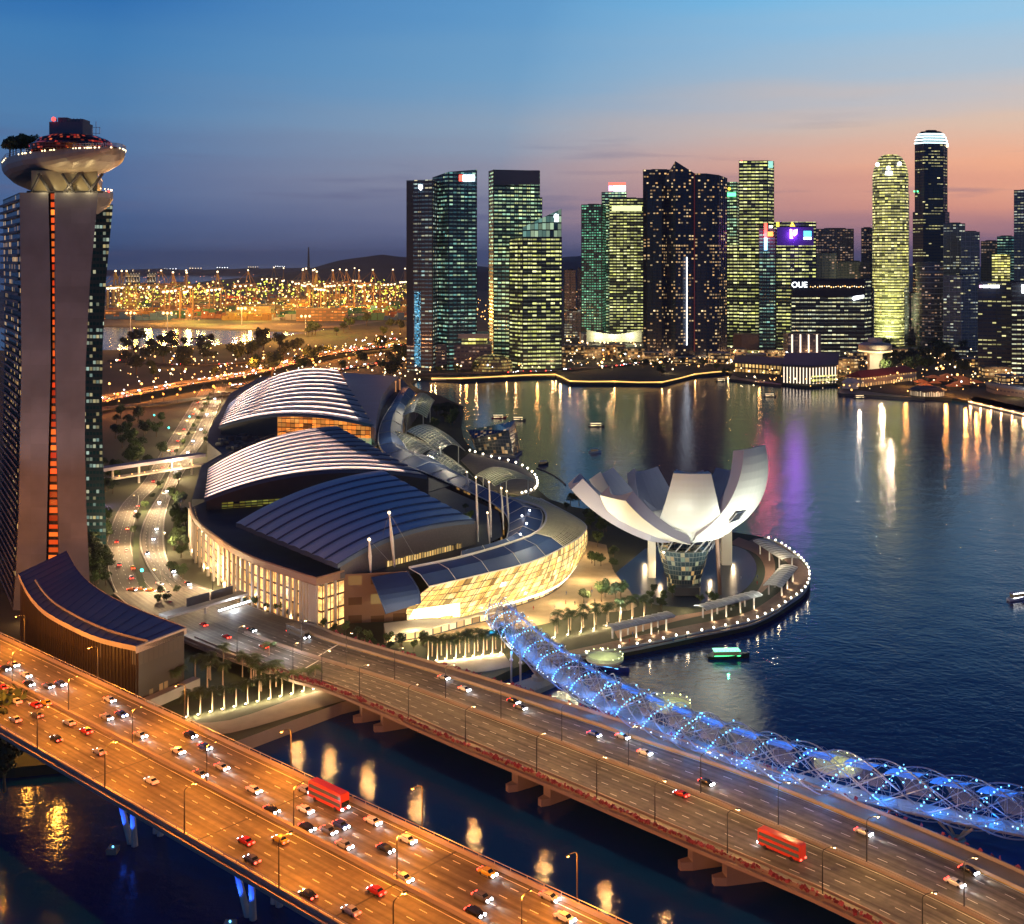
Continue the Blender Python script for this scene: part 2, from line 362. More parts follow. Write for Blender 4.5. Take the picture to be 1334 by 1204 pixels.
cbd = [(600, 495), (660, 492), (724, 490), (742, 499), (800, 499), (862, 500), (905, 489), (948, 485), (962, 491), (1010, 498), (1050, 503), (1090, 500), (1105, 506), (1150, 512), (1200, 517), (1240, 519), (1262, 522), (1300, 530), (1340, 537), (1700, 560)]
def land(name, pix, z, m, z0=-2):
    pts = [G(a, b, z) for a, b in pix]; mb = MB(); mb.prism(pts, z0, z); o = mb.build(name, m)
    return tag(o, kind='structure')
far = [(1700, 341.5), (560, 341.5), (500, 352), (300, 362), (140, 372), (-400, 372)]
land('ground', shore+cbd+[(1700, 347), (760, 347), (545, 372), (520, 415), (410, 432), (300, 448), (150, 456), (-420, 458)], ZL, M_['land'])
land('port_ground', [(-420, 424), (140, 424), (270, 427), (400, 431), (405, 428), (540, 420), (552, 385), (556, 372), (300, 372), (140, 380), (-420, 382)], ZL-.2, mat('port_yard', (.2, .17, .13), .8, scale=.01, var=.5))
# hills on the far side
def hill(name, prof, Y, depth, z0=0):
    mb = MB(); rows = []
    n = 60; xs = [p[0] for p in prof]
    for k in range(9):
        t = k/8; row = []
        prof_h = math.sin(PI*t)**.8
        for i in range(n+1):
            px = xs[0]+(xs[-1]-xs[0])*i/n
            for a, b in zip(prof, prof[1:]):
                if a[0] <= px <= b[0]: py = a[1]+(b[1]-a[1])*(px-a[0])/(b[0]-a[0])
            z = CH-(py-HZ)*Y/F; z = max(z, 1); X = (px-CX)*Y/F
            zz = z0+(z-z0)*prof_h; zz += noise.noise(Vector((X*.004, t*6, 1)))*z*.12*prof_h
            row.append((X, Y+(t-.5)*depth, max(zz, -1)))
        rows.append(row)
    mb.grid(rows, flip=True); return tag(mb.build(name, M_['hill'], smooth=True), kind='structure')
M_['hill'] = mat('hazy_hill_woods', (.05, .06, .085), .95, scale=.01, var=.5)  # bluish tint puts the distance haze into the colour of the woods
hill('hills', [(270, 366), (330, 361), (390, 352), (440, 341), (480, 334), (500, 331), (530, 334), (560, 340), (640, 348), (700, 352)], 6200, 1200)
hill('far_hills', [(690, 344), (735, 335), (760, 333), (830, 336), (1000, 342)], 8200, 1600)
hill('far_island', [(-100, 350), (150, 352), (205, 350), (250, 352), (330, 350), (480, 348), (540, 350)], 11500, 500)
# ---------------- roads ----------------
class Strip:
    def __init__(s, A, B, zt=0.0):  # A, B: lists of world points (same length)
        s.A = [Vector(p) for p in A]; s.B = [Vector(p) for p in B]; s.d = [0]
        for i in range(1, len(A)):
            s.d.append(s.d[-1]+(((s.A[i]+s.B[i])-(s.A[i-1]+s.B[i-1]))/2).length)
        s.len = s.d[-1]
    def pt(s, d, t, dz=0):
        d = max(0, min(s.len, d))
        for i in range(len(s.d)-1):
            if d <= s.d[i+1] or i == len(s.d)-2:
                k = (d-s.d[i])/(s.d[i+1]-s.d[i]); a = s.A[i].lerp(s.A[i+1], k); b = s.B[i].lerp(s.B[i+1], k)
                p = a.lerp(b, t); return Vector((p.x, p.y, p.z+dz))
    def dir(s, d): return (s.pt(min(s.len, d+2), .5)-s.pt(max(0, d-2), .5)).normalized()
    def near(s, p):
        best = min(((s.pt(i*s.len/300, .5)-p).length, i) for i in range(301))[1]; d = best*s.len/300
        # solve t by projection
        a, b = s.pt(d, 0), s.pt(d, 1); t = (p-a).dot(b-a)/(b-a).length_squared
        return d, t
    def band(s, mb, d0, d1, t0, t1, dz, step=6):
        n = max(1, int((d1-d0)/step)); rows = []
        for i in range(n+1):
            d = d0+(d1-d0)*i/n; rows.append((d, s.pt(d, t0, dz), s.pt(d, t1, dz)))
        W = (s.A[0]-s.B[0]).length
        for (da, a, b), (db, c, e) in zip(rows, rows[1:]): mb.face([a, b, e, c], [(da, t0*W), (da, t1*W), (db, t1*W), (db, t0*W)])
    def wall(s, mb, d0, d1, t, w, h, dz=0, step=6):
        n = max(1, int((d1-d0)/step)); W = (s.A[0]-s.B[0]).length; tw = w/W/2; rows = []
        for i in range(n+1):
            d = d0+(d1-d0)*i/n
            rows.append([s.pt(d, t-tw, dz), s.pt(d, t-tw, dz+h), s.pt(d, t+tw, dz+h), s.pt(d, t+tw, dz)])
        mb.grid(rows); mb.face(rows[0]); mb.face(rows[-1][::-1])
def smoothpts(P, n=6):
    out = []
    for i in range(len(P)-1):
        p0 = P[max(i-1, 0)]; p1 = P[i]; p2 = P[i+1]; p3 = P[min(i+2, len(P)-1)]
        for k in range(n):
            t = k/n; out.append(0.5*((2*p1)+(-p0+p2)*t+(2*p0-5*p1+4*p2-p3)*t*t+(-p0+3*p1-3*p2+p3)*t**3))
    out.append(P[-1]); return out
# highway on the left: straight elevated deck
Z1 = 22.0
u1 = Vector((.747, -.665, 0)); n1 = Vector((.665, .747, 0))
def hwp(s, off): return u1*s+n1*off+Vector((0, 0, Z1))
# offsets along the normal: far edge 182, near edge 145.8
s0, s1 = -520, 200
HW = Strip([hwp(s0+(s1-s0)*i/12, 182) for i in range(13)], [hwp(s0+(s1-s0)*i/12, 145.8) for i in range(13)])
# second bridge, gently curved
Z2 = 8.0
upper = [G(a, b, z) for a, b, z in ((272, 768, 4), (330, 792, 5), (414, 818, 6.5), (450, 832, 7.5), (600, 876, 8), (778, 931, 8), (860, 958, 8), (1000, 1004, 8), (1160, 1066, 8), (1334, 1140, 8), (1520, 1232, 8))]
lower = [G(a, b, z) for a, b, z in ((150, 772, 4), (186, 800, 5), (246, 835, 6.5), (369, 880, 7.5), (440, 902, 8), (595, 969, 8), (700, 1013, 8), (800, 1056, 8), (900, 1099, 8), (1073, 1173, 8), (1250, 1262, 8))]
BB = Strip(smoothpts(upper, 5), smoothpts(lower, 5))
def deck(name, st, th, label, mats, over=0.0):
    root = empty(name, st.pt(st.len/2, .5), label, 'bridge')
    mb = MB(); rows = []
    W = (st.A[0]-st.B[0]).length; e = .9/W
    n = 80
    for i in range(n+1):
        d = st.len*i/n
        rows.append([st.pt(d, 0-e, -.05), st.pt(d, 1+e, -.05), st.pt(d, 1+e, -1.0), st.pt(d, .82, -th), st.pt(d, .18, -th), st.pt(d, -e, -1.0)])
    mb.grid(rows, closed=True); mb.build('deck', M_['girder'], root)
    return root
M_['girder'] = mat('girder_concrete', (.3, .25, .22), .8, scale=.15, var=.2)
hw = deck('highway_viaduct', HW, 2.6, 'long straight concrete highway viaduct glowing orange, nearest the camera', None)
bb = deck('road_bridge', BB, 2.2, 'wide multi lane road bridge between the orange viaduct and the blue footbridge', None)
# surfaces
mb = MB(); HW.band(mb, 0, HW.len, 0.0, 1.0, 0.0); mb.build('road_surface', M_['asph'], hw)
mb = MB(); BB.band(mb, 0, BB.len, 0.0, 1.0, 0.0); mb.build('road_surface', M_['asph'], bb)
def barrier(root, st, t, w=.45, h=1.0, d0=0, d1=None, name='parapet', m='girder', dz=0.0):
    mb = MB(); st.wall(mb, d0, d1 if d1 is not None else st.len, t, w, h, dz); return mb.build(name, M_[m], root)
barrier(hw, HW, .004); barrier(hw, HW, .996); barrier(hw, HW, .49, .9, .9, name='median_barrier')
hwr = MB()
for k in range(160):
    d = HW.len*k/159
    for t in (.004, .996): p = HW.pt(d, t, 1.0); hwr.box((p.x, p.y, p.z+.3), (.12, .12, .6))
for t in (.004, .996): hwr.tube([HW.pt(HW.len*k/30, t, 1.65) for k in range(31)], .09, 4)
hwr.build('railing', M_['steel'], hw)
BD0 = BB.near(G(400, 845, 6))[0]
# footpaths on the bridge (kerbed)
for (ta, tb) in ((.015, .125), (.935, .985)):
    mb = MB(); rows = []
    for k in range(81):
        d = BD0-40+(BB.len-BD0+40)*k/80
        rows.append([BB.pt(d, ta, .02), BB.pt(d, ta, .28), BB.pt(d, tb, .28), BB.pt(d, tb, .02)])
    mb.grid(rows); mb.build('footpath', M_['pave'], bb)
barrier(bb, BB, .005, .35, 1.1, d0=BD0-40); barrier(bb, BB, .995, .35, 1.1, d0=BD0-40)
barrier(bb, BB, .145, .35, .8, d0=BD0-30, name='side_barrier'); barrier(bb, BB, .925, .3, .8, d0=BD0-30, name='side_barrier')
barrier(bb, BB, .525, .5, .8, d0=BD0-30, name='median_barrier'); barrier(bb, BB, .545, .3, .8, d0=BD0-30, name='median_barrier')
# bougainvillea in planters on the near edge
fl = MB()
for k in range(900):
    d = BD0+(BB.len-BD0)*random.random()
    t = random.choice((-.006, 1.006, 1.006, 1.006))+random.uniform(-.006, .006); p = BB.pt(d, t, .7+random.random()*.7)
    r = random.uniform(.2, .55); v = Vector((random.uniform(-1, 1), random.uniform(-1, 1), random.uniform(-1, 1))).normalized(); a = v.orthogonal().normalized()*r; b2 = v.cross(a)
    fl.face([p-a-b2, p+a-b2, p+a+b2, p-a+b2])
o = fl.build('flower_hedge', mat('bougainvillea', (.22, .03, .06), .8, var=.7, scale=3), bb); o['kind'] = 'stuff'
# markings
def dashes(root, st, ts, d0, d1, ln=2.0, gap=4.0, w=.16, name='lane_marking'):
    mb = MB(); W = (st.pt(st.len*.6, 0)-st.pt(st.len*.6, 1)).length; tw = w/W/2
    for t in ts:
        d = d0
        while d < d1:
            st.band(mb, d, d+ln, t-tw, t+tw, .006, 3); d += ln+gap
    return mb.build(name, M_['mark'], root)
def lines(root, st, ts, d0, d1, w=.16, name='edge_line', m='mark'):
    mb = MB(); W = (st.pt(st.len*.6, 0)-st.pt(st.len*.6, 1)).length; tw = w/W/2
    for t in ts: st.band(mb, d0, d1, t-tw, t+tw, .007, 5)
    return mb.build(name, M_[m], root)
dashes(hw, HW, (.1, .195, .29, .385, .59, .685, .78, .875), 0, HW.len, 2.2, 6, .2); lines(hw, HW, (.045, .455, .53, .955), 0, HW.len, .2)
dashes(bb, BB, (.24, .335, .43, .635, .71, .785, .86), BD0-20, BB.len, 2.6, 5, .2); lines(bb, BB, (.165, .505, .565, .905), BD0-30, BB.len, .2)
mb = MB(); BB.band(mb, BD0-30, BB.len, .150, .158, .009); mb.build('yellow_line', mat('yellow_paint', (.6, .4, .04), .6), bb)
# expansion joints
mb = MB(); d = 20
while d < HW.len: HW.band(mb, d, d+.5, .01, .48, .01); HW.band(mb, d, d+.5, .5, .99, .01); d += 46
mb.build('expansion_joint', M_['dark'], hw)
mb = MB(); dd = BB.near(G(430, 850, 7.5))[0]; BB.band(mb, dd, dd+.7, .16, .5, .01); BB.band(mb, dd+3, dd+3.5, .56, .9, .01); mb.build('stop_line', M_['mark'], bb)
# piers
def pier_pair(root, st, d, z, pm, tt=(.3, .7), w=2.4, base=7):
    for t in tt:
        p = st.pt(d, t); mb = MB(); mb.prism([(p.x+math.cos(a)*w*.5*1.6, p.y+math.sin(a)*w*.5) for a in [2*PI*i/12 for i in range(12)]], -2, z-1.2); mb.build('pier', M_[pm], root)
    a, b_ = st.pt(d, tt[0]-.12), st.pt(d, tt[1]+.12); mb = MB(); mb.tube([(a.x, a.y, z-3.2), (b_.x, b_.y, z-3.2)], 1.1, 8); mb.build('pier_cap', M_[pm], root)
for px, py in ((490, 925), (690, 1010), (960, 1123)):
    d = BB.near(G(px, py, 8))[0]
    for dd in (-5, 6):
        p = BB.pt(d+dd, .93); q = BB.pt(d+dd, .1); mb = MB()
        v = (q-p); nn = Vector((-v.y, v.x, 0)).normalized()*1.5
        P4 = [p+nn, q+nn, q-nn, p-nn]; mb.prism(P4, -2, 5.9); pe = BB.pt(d+dd, .985)
        mb.prism([p+nn, p-nn, pe-nn*.5, pe+nn*.5], -1, 2.0); mb.build('pier', M_['girder'], bb)
# V piers under the viaduct lit blue
M_['bluepier'] = mat('pale_pier', (.5, .5, .52), .7)
for px, py in ((104, 1012), (258, 1100), (-60, 920), (430, 1200)):
    d = HW.near(G(px, py, Z1))[0]; c = HW.pt(d, .5); e = (HW.pt(d, 1)-HW.pt(d, 0)).normalized(); u = HW.dir(d)
    for side in (-1, 1):
        for lean in (-1, 1):
            mb = MB(); base = c+e*side*3.5+u*lean*.8; top = c+e*side*7+u*lean*4.5
            mb.tube([(base.x, base.y, -1), (top.x, top.y, Z1-2.4)], [.9, .6], 8); mb.build('pier', M_['bluepier'], hw)
    for lean in (-1, 1):
        p = c+e*8.5+u*(lean*1.5+1.2); 
        light('SPOT', (p.x, p.y, 1.8), 9000, (.02, .10, 1), .4, (c.x+e.x*5+u.x*lean*3, c.y+e.y*5+u.y*lean*3, 10), 44)
    mb = MB(); p = c+e*9.2; mb.box((p.x, p.y, .6), (2.6, 2.6, 1.4)); mb.m = 1; mb.ball((p.x, p.y, 1.5), .28); mb.build('pier_foot', [M_['girder'], M_['bluel']], hw)
# street-level avenue
def strip_px(L, Rr, z): return Strip(smoothpts([G(a, b, z) for a, b in L], 5), smoothpts([G(a, b, z) for a, b in Rr], 5))
av1 = strip_px([(266, 500), (256, 516), (233, 553), (206, 596), (186, 629), (160, 656), (146, 683), (138, 716), (143, 752), (152, 774)],
               [(276, 510), (266, 527), (246, 560), (224, 600), (206, 631), (186, 652), (176, 678), (171, 712), (186, 752), (206, 772)], 3.3)
av2 = strip_px([(282, 500), (276, 520), (249, 573), (229, 600), (213, 636), (196, 663), (184, 689), (183, 712), (193, 738), (214, 768)],
               [(296, 500), (289, 520), (270, 565), (253, 593), (233, 626), (217, 663), (213, 702), (219, 732), (240, 756), (274, 770)], 3.3)
avroot = []
for st, nm in ((av1, 'avenue'), (av2, 'avenue')):
    mb = MB(); st.band(mb, 0, st.len, 0, 1, 0, 4); o = tag(mb.build(nm, M_['asph']), kind='structure'); avroot.append(o)
    mb = MB()
    for t in (.25, .5, .75):
        d = 0
        while d < st.len-5: st.band(mb, d, d+2.5, t-.006, t+.006, .012); d += 8
    for t in (.03, .97): st.band(mb, 0, st.len, t-.006, t+.006, .012)
    mb.build('lane_marking', M_['mark'], o)
    mb = MB()
    for t in (-.01, 1.01): st.wall(mb, 0, st.len, t, .35, .14, 0)
    mb.build('kerb', M_['conc'], o)
# apron joining the avenue and the bridge
mb = MB(); mb.face([G(a, b, 3.2) for a, b in ((140, 752), (150, 772), (190, 805), (246, 838), (330, 846), (330, 800), (275, 768), (240, 755), (190, 745))]); tag(mb.build('junction', M_['asph']), kind='structure')

for px, py in ((75, 1075), (40, 1030)):
    p = G(px, py, 0); light('POINT', (p.x*1.13, p.y*1.13, 17.5), 11000, (1, .40, .05), 1.2)
for o in bpy.data.objects:
    if o.name.startswith(('lane_marking', 'expansion_joint', 'edge_line')): o['kind'] = 'stuff'
# ---------------- hotel towers with the sky deck ----------------
M_['hotelwall'] = panels('hotel_wall', (.18, .188, .205), 8.4, 6.6, dark=1.1)
M_['hwin'] = winmat('hotel_windows', 3.4, 3.3, .5, WARM, lin(255, 215, 150), .6, glass=(.015, .025, .035), wall=(.10, .085, .075), gx=.14, gy=(.18, .8), run=.25, low=.12, runw=3, seed=3)
M_['hglass'] = winmat('hotel_glass', 1.7, 3.3, .6, lin(255, 225, 150), lin(190, 230, 220), .55, glass=(.015, .06, .075), wall=(.02, .04, .05), gx=.1, gy=(.25, .8), run=.5, low=.12, runw=2, seed=5)
M_['atri'] = winmat('atrium_windows', 3.1, 3.3, 1.0, lin(255, 70, 22), lin(255, 120, 40), 1.1, glass=(.05, .01, .01), wall=(.02, .01, .01), gx=.02, gy=(.12, .84), run=1.5, low=1, seed=6)
def leg(xs_bottom, xs_top, ztop, depth, k, yw, org, lean, n=14):
    # slab whose face is a curved strip: xs_* = (left, right); k = curve exponent
    rows = []
    for i in range(n+1):
        t = i/n; z = 3+(ztop-3)*t
        c = (1-t)**k
        xl = xs_top[0]+(xs_bottom[0]-xs_top[0])*c+lean[0]*math.sin(PI*t); xr = xs_top[1]+(xs_bottom[1]-xs_top[1])*c+lean[1]*math.sin(PI*t)
        rows.append((xl, xr, z))
    return rows
def slab(root, rows, y0, y1, shx, wallm, sidel, sider, name):
    # y0 near end, y1 far end; shx = x shift of the far end
    mbE, mbL, mbR = MB(), MB(), MB(); D = math.hypot(y1-y0, shx)
    for (a, b) in zip(rows, rows[1:]):
        for y, s, fl in ((y0, 0, 0), (y1, shx, 1)):
            q = [(a[0]+s, y, a[2]), (a[1]+s, y, a[2]), (b[1]+s, y, b[2]), (b[0]+s, y, b[2])]
            uvq = [(p[0]*1.0, p[2]) for p in q]; mbE.face(q[::-1] if fl else q, uvq[::-1] if fl else uvq)
        mbL.face([(a[0]+shx, y1, a[2]), (a[0], y0, a[2]), (b[0], y0, b[2]), (b[0]+shx, y1, b[2])], [(D, a[2]), (0, a[2]), (0, b[2]), (D, b[2])])
        mbR.face([(a[1], y0, a[2]), (a[1]+shx, y1, a[2]), (b[1]+shx, y1, b[2]), (b[1], y0, b[2])], [(0, a[2]), (D, a[2]), (D, b[2]), (0, b[2])])
    t = rows[-1]; mbE.face([(t[0], y0, t[2]), (t[1], y0, t[2]), (t[1]+shx, y1, t[2]), (t[0]+shx, y1, t[2])])
    mbE.build(name, wallm, root); mbL.build('window_wall', sidel, root); mbR.build('window_wall', sider, root)
def hotel_tower(org, y0, y1, dx, label, zt=178, shx=-33, first=False, endm='hotelwall'):
    root = empty('hotel_tower', (dx-190, y0, 3), label, 'hotel tower')
    def X(px, y): return (px-CX)*y/F
    yb = 492
    A = [(X(a, yb)+dx, X(b, yb)+dx, z) for a, b, z in ((17, 60, 3), (21, 60, 20), (24.5, 61.5, 45), (26, 63.5, 75), (28, 66, 105), (27, 65.5, 140), (25.5, 63, zt))]
    B = [(X(a, yb)+dx, X(b, yb)+dx, z) for a, b, z in ((78, 118, 3), (77, 116, 20), (76, 112.5, 45), (74, 110.5, 75), (72.5, 111.5, 105), (72, 117, 140), (72, 128, zt))]
    slab(root, A, y0, y1, shx, M_[endm], M_['hwin'], M_['hotelwall'], 'east_slab')
    slab(root, B, y0, y1, shx, M_[endm], M_['hotelwall'], M_['hglass'], 'west_slab')
    # recessed atrium glazing between the two slabs
    mb = MB(); cols = []
    for a, b in zip(A, B): cols.append((a[1], b[0], a[2]))
    for a, b in zip(cols, cols[1:]):
        y = y0+2.2
        mb.face([(a[0], y, a[2]), (a[1], y, a[2]), (b[1], y, b[2]), (b[0], y, b[2])], [(0, a[2]), (3.1, a[2]), (3.1, b[2]), (0, b[2])])
    mb.build('atrium_glazing', M_['atri'], root)
    mb = MB()
    for k in range(5): mb.box((dx+X(69, yb), y0+2.0, 26+k*3.2), (6.5, 1.2, .5))
    mb.build('floor_edge', M_['dark'], root)
    return root
ht = hotel_tower(None, 492, 552, 0, 'nearest hotel tower of two grey curved slabs with a glowing orange slot')
# balconies and ledges on the east side: thin proud floor edges
mb = MB()
for k in range(52):
    z = 6+k*3.3; t = (z-3)/175
    for a, b in zip(((17, 3), (21, 20), (24.5, 45), (26, 75), (28, 105), (27, 140), (25.5, 178)), ((21, 20), (24.5, 45), (26, 75), (28, 105), (27, 140), (25.5, 178))):
        if a[1] <= z <= b[1]: px = a[0]+(b[0]-a[0])*(z-a[1])/(b[1]-a[1]); break
    x = (px-CX)*492/F
    if k % 1 == 0: mb.face([(x-1.6, 493, z), (x+.1, 493, z), (x-33+.1, 552, z), (x-33-1.6, 552, z)]); mb.face([(x-1.6, 493, z), (x-1.6, 493, z+1.0), (x-34.6, 552, z+1.0), (x-34.6, 552, z)])
mb.build('balcony', M_['hotelwall'], ht)
hotel_tower(None, 600, 655, -30.5, 'middle hotel tower with dark teal glass, half hidden behind the nearest one', zt=178, shx=-30, endm='hglass')
hotel_tower(None, 715, 765, -85, 'far hotel tower mostly hidden behind the other two', zt=172, shx=-30, endm='hglass')
# sky deck hull: loft along a curved centre line
sk = empty('sky_deck', (-190, 520, 181), 'boat shaped sky deck resting on top of the hotel towers', 'sky deck')
cl = [(-161, 476), (-163.5, 478.5), (-167.5, 483), (-174, 490), (-184, 501), (-196, 515), (-210, 536), (-224, 565), (-238, 605), (-250, 650), (-262, 700), (-272, 745), (-276, 752)]
wd = [1, 5, 9, 13, 16, 18.5, 19.5, 20, 20, 20, 17, 9, 2]
rows, rim = [], []
for i, ((x, y), h) in enumerate(zip(cl, wd)):
    a = Vector(cl[min(i+1, len(cl)-1)])-Vector(cl[max(i-1, 0)]); nn = Vector((-a.y, a.x)).normalized()
    if nn.x > 0: nn = -nn
    row = []; dpt = min(10.0, h*.6)
    for j in range(17):
        th = PI*j/16; c = math.cos(th); s_ = math.sin(th)
        off = h*math.copysign(abs(c)**.8, c); zz = 195.5-dpt*s_**.75
        row.append((x+nn.x*off, y+nn.y*off, zz))
    rows.append(row); rim.append(row)
M_['hull'] = mat('hull_cladding', (.34, .29, .24), .45, scale=.4, var=.2, metal=.3)
mb = MB(); mb.grid(rows); hull = mb.build('hull', M_['hull'], sk, smooth=True)
mb = MB()
for a, b in zip(rows, rows[1:]): mb.face([a[0], a[-1], b[-1], b[0]])
mb.build('deck', M_['pave'], sk)
mb = MB(); edge = [Vector(r[0])+Vector((0, 0, 1.6)) for r in rows]+[Vector(r[-1])+Vector((0, 0, 1.6)) for r in rows[::-1]]
mb.tube(edge, .12, 4, True); mb.tube([e-Vector((0, 0, .8)) for e in edge], .08, 4, True)
for k in range(len(edge)):
    a, b = edge[k], edge[(k+1) % len(edge)]
    for q in range(6): p = a.lerp(b, q/6); mb.box((p.x, p.y, p.z-.8), (.15, .15, 1.6))
mb.build('railing', M_['steel'], sk)
mb = MB()
for k in range(60):
    i = random.choice([0, 1, 2, 3, 4, 5, 6]); t = random.random(); side = random.choice((0, -1)); p = Vector(rows[i][side]).lerp(Vector(rows[i+1][side]), t)
    mb.ball((p.x, p.y, p.z-.2), random.uniform(.2, .42), 5, 3)
o = mb.build('rim_light', M_['warml'], sk); o['kind'] = 'stuff'
# red lit club structure and core on top
mb = MB(); c0 = (-186, 500)
mb.lathe((c0[0], c0[1], 195.5), [(17, 0), (17.5, 2.4), (15.5, 3.4), (14, 5.2), (10, 6.8)], 24, 1, 1.3); mb.face([(c0[0]+10*math.cos(2*PI*i/24), c0[1]+13*math.sin(2*PI*i/24), 202.3) for i in range(24)])
mb.build('club_terrace', winmat('club_windows', 1.6, 1.1, .5, (1, .03, .02), (1, .2, .08), .5, glass=(.05, .01, .01), wall=(.08, .03, .03), gx=.1, gy=(.15, .8), run=.45, low=.1, runw=3, seed=11), sk)
mb = MB(); mb.box((-186.5, 497, 203.5), (14, 12, 8)); mb.box((-189, 497, 208.6), (4, 6, 2.2)); mb.box((-182.5, 497, 208.2), (5, 8, 1.5))
for k in range(9): mb.box((-192+k*1.45, 491.2, 208.2), (.35, .35, 1.4))
mb.build('roof_core', mat('core_louvres', (.12, .12, .16), .7, scale=2, var=.4), sk)
mb = MB(); mb.ball((-191.5, 490.6, 208.6), .9, 8, 5); mb.build('beacon', M_['redl'], sk)
mb = MB(); mb.tube([(-175, 494, 196), (-175, 494, 208)], .15, 5)
for z in (203, 205.5): mb.box((-175, 494, z), (3.6, .2, .2))
for a in (-1.6, 1.6): mb.box((-175+a, 494, 204.2), (.2, .2, 3))
mb.build('antenna', M_['steel'], sk)
# neck under the hull with diagonal struts, lit warm
mb = MB(); mb.prism([(-203, 496), (-175, 496), (-186, 516), (-208, 516)], 178, 187.5); mb.build('neck', mat('neck_glass', (.2, .17, .1), .3), sk)
mb = MB(); mb.m = 0
for x0, x1 in ((-202, -198), (-194, -199), (-184, -189), (-188, -182), (-176, -181), (-178, -172)): mb.tube([(x0, 493.5, 178), (x1, 493.5, 186)], .6, 6)
mb.tube([(-204, 494, 178.4), (-172, 494, 178.4)], .5, 6); mb.build('strut', M_['dark'], sk)
for x in (-196, -186, -177): light('POINT', (x, 491, 180.0), 1700, (1, .75, .35), .4)
light('POINT', (-186, 556, 186), 3500, (1, .75, .5), .5)
light('SPOT', (-150, 440, 100), 14000, (1, .72, .5), 1, (-180, 480, 186), 34)
light('SPOT', (-215, 400, 40), 60000, (.82, .84, .95), 1, (-190, 490, 120), 60)
# second terrace visible behind on the right (west bulge)
mb = MB(); mb.lathe((-210, 575, 180), [(0.1, -9), (7, -7.5), (11.5, -4), (13.5, 0), (13.5, 3), (11, 3.2), (0.1, 3.2)], 28, 1, 1.3); t2 = mb.build('terrace_pod', M_['hull'], sk)
mb = MB()
for k in range(16):
    a = -1.7+k*.2; mb.ball((-210+13*math.cos(a), 575+17*math.sin(a), 184.2), .3, 5, 3)
o = sub(mb, 'rim_light', M_['warml'], t2, sk); o['kind'] = 'stuff'
mb = MB(); mb.ball((-196.8, 573, 183), .6); sub(mb, 'beacon', M_['redl'], t2, sk)

# ---------------- low curved hall beside the hotel (blue roof) ----------------
M_['blueroof'] = mat('blue_metal_roof', (.045, .09, .24), .45, scale=.05, var=.4, metal=.2)
lh = empty('curved_hall', G(140, 860, 3), 'low curved hall with a dark blue roof wedged between hotel tower and orange viaduct', 'hall')
zr = 24
near = smoothpts([G(24, 748, 30), G(38, 775, 27), G(60, 798, 25.5), G(95, 822, 24.5), G(132, 841, 24), G(178, 838, 24)], 4)[:-4]
near = smoothpts([G(24, 748, 30), G(36, 772, 28), G(56, 795, 26.5), G(90, 815, 25), G(130, 832, 24.5), G(177, 843, 24)], 4)
farr = smoothpts([G(87, 718, 32), G(98, 738, 30), G(112, 755, 28), G(140, 775, 26.5), G(185, 796, 25), G(243, 818, 24)], 4)
def loft(rowsA, rowsB, dz=0): return [[a+Vector((0, 0, dz)), b+Vector((0, 0, dz))] for a, b in zip(rowsA, rowsB)]
mb = MB(); mb.grid(loft(near, farr)); mb.build('roof', M_['blueroof'], lh)
mb = MB()
for A in (near, farr):
    mb.grid([[a+Vector((0, 0, -1.4)), a+Vector((0, 0, .25))] for a in A])
mb.face([near[-1]+Vector((0, 0, -2.2)), farr[-1]+Vector((0, 0, -2.2)), farr[-1]+Vector((0, 0, .3)), near[-1]+Vector((0, 0, .3))])
mb.build('fascia', M_['pale'], lh)
mb = MB(); inner = [a.lerp(b, .22) for a, b in zip(near, farr)][3:]; mb.tube([p+Vector((0, 0, .5)) for p in inner], .45, 5)
mb.build('roof_kerb', M_['conc'], lh)
mb = MB(); seams = MB()
for i in range(0, len(near), 1): seams.tube([near[i]+Vector((0, 0, .1)), farr[i]+Vector((0, 0, .1))], .12, 4)
seams.build('roof_seam', M_['blueroof'], lh)
def wallstrip(mb, A, z0, drop=.6, inset=0):
    u = 0
    for a, b in zip(A, A[1:]):
        d = (Vector((b.x, b.y, 0))-Vector((a.x, a.y, 0))).length
        mb.face([(a.x, a.y, z0), (b.x, b.y, z0), (b.x, b.y, b.z-drop), (a.x, a.y, a.z-drop)], [(u, z0), (u+d, z0), (u+d, b.z-drop), (u, a.z-drop)]); u += d
M_['hallwall'] = winmat('hall_panels', 2.2, 16, .25, lin(255, 190, 110), lin(255, 150, 80), .2, glass=(.035, .022, .018), wall=(.025, .016, .014), gx=.12, gy=(.1, .55), run=.6, low=.05, seed=21, rough=.4)
nin = [a.lerp(b, .05) for a, b in zip(near, farr)]; fin = [b.lerp(a, .05) for a, b in zip(near, farr)]
mb = MB(); wallstrip(mb, nin, 3); wallstrip(mb, fin[::-1], 3); wallstrip(mb, [nin[-1], fin[-1]], 3); mb.build('wall', M_['hallwall'], lh)
mb = MB()
for i in range(0, len(nin)-1):
    for q in range(3):
        p = nin[i].lerp(nin[i+1], q/3); mb.box((p.x, p.y, (3+p.z-1.5)/2), (.5, .5, p.z-4.5), .7)
mb.build('wall_fin', mat('bronze_fin', (.03, .02, .017), .5), lh)
mb = MB(); e0, e1 = nin[-1], fin[-1]; v = (e1-e0).normalized(); o = Vector((v.y, -v.x, 0))
mb.prism([e0+o*.2, e1+o*.2+v*4, e1+o*3.5+v*4, e0+o*3.5-v*1], 3, 6.5); mb.build('plinth', M_['conc'], lh)
light('POINT', (G(170, 905, 6)), 2500, (1, .7, .35), .4)
for px, py in ((30, 800), (95, 850), (150, 885)):
    p = G(px, py, 7); light('POINT', p, 1200, (1, .5, .22), .5)

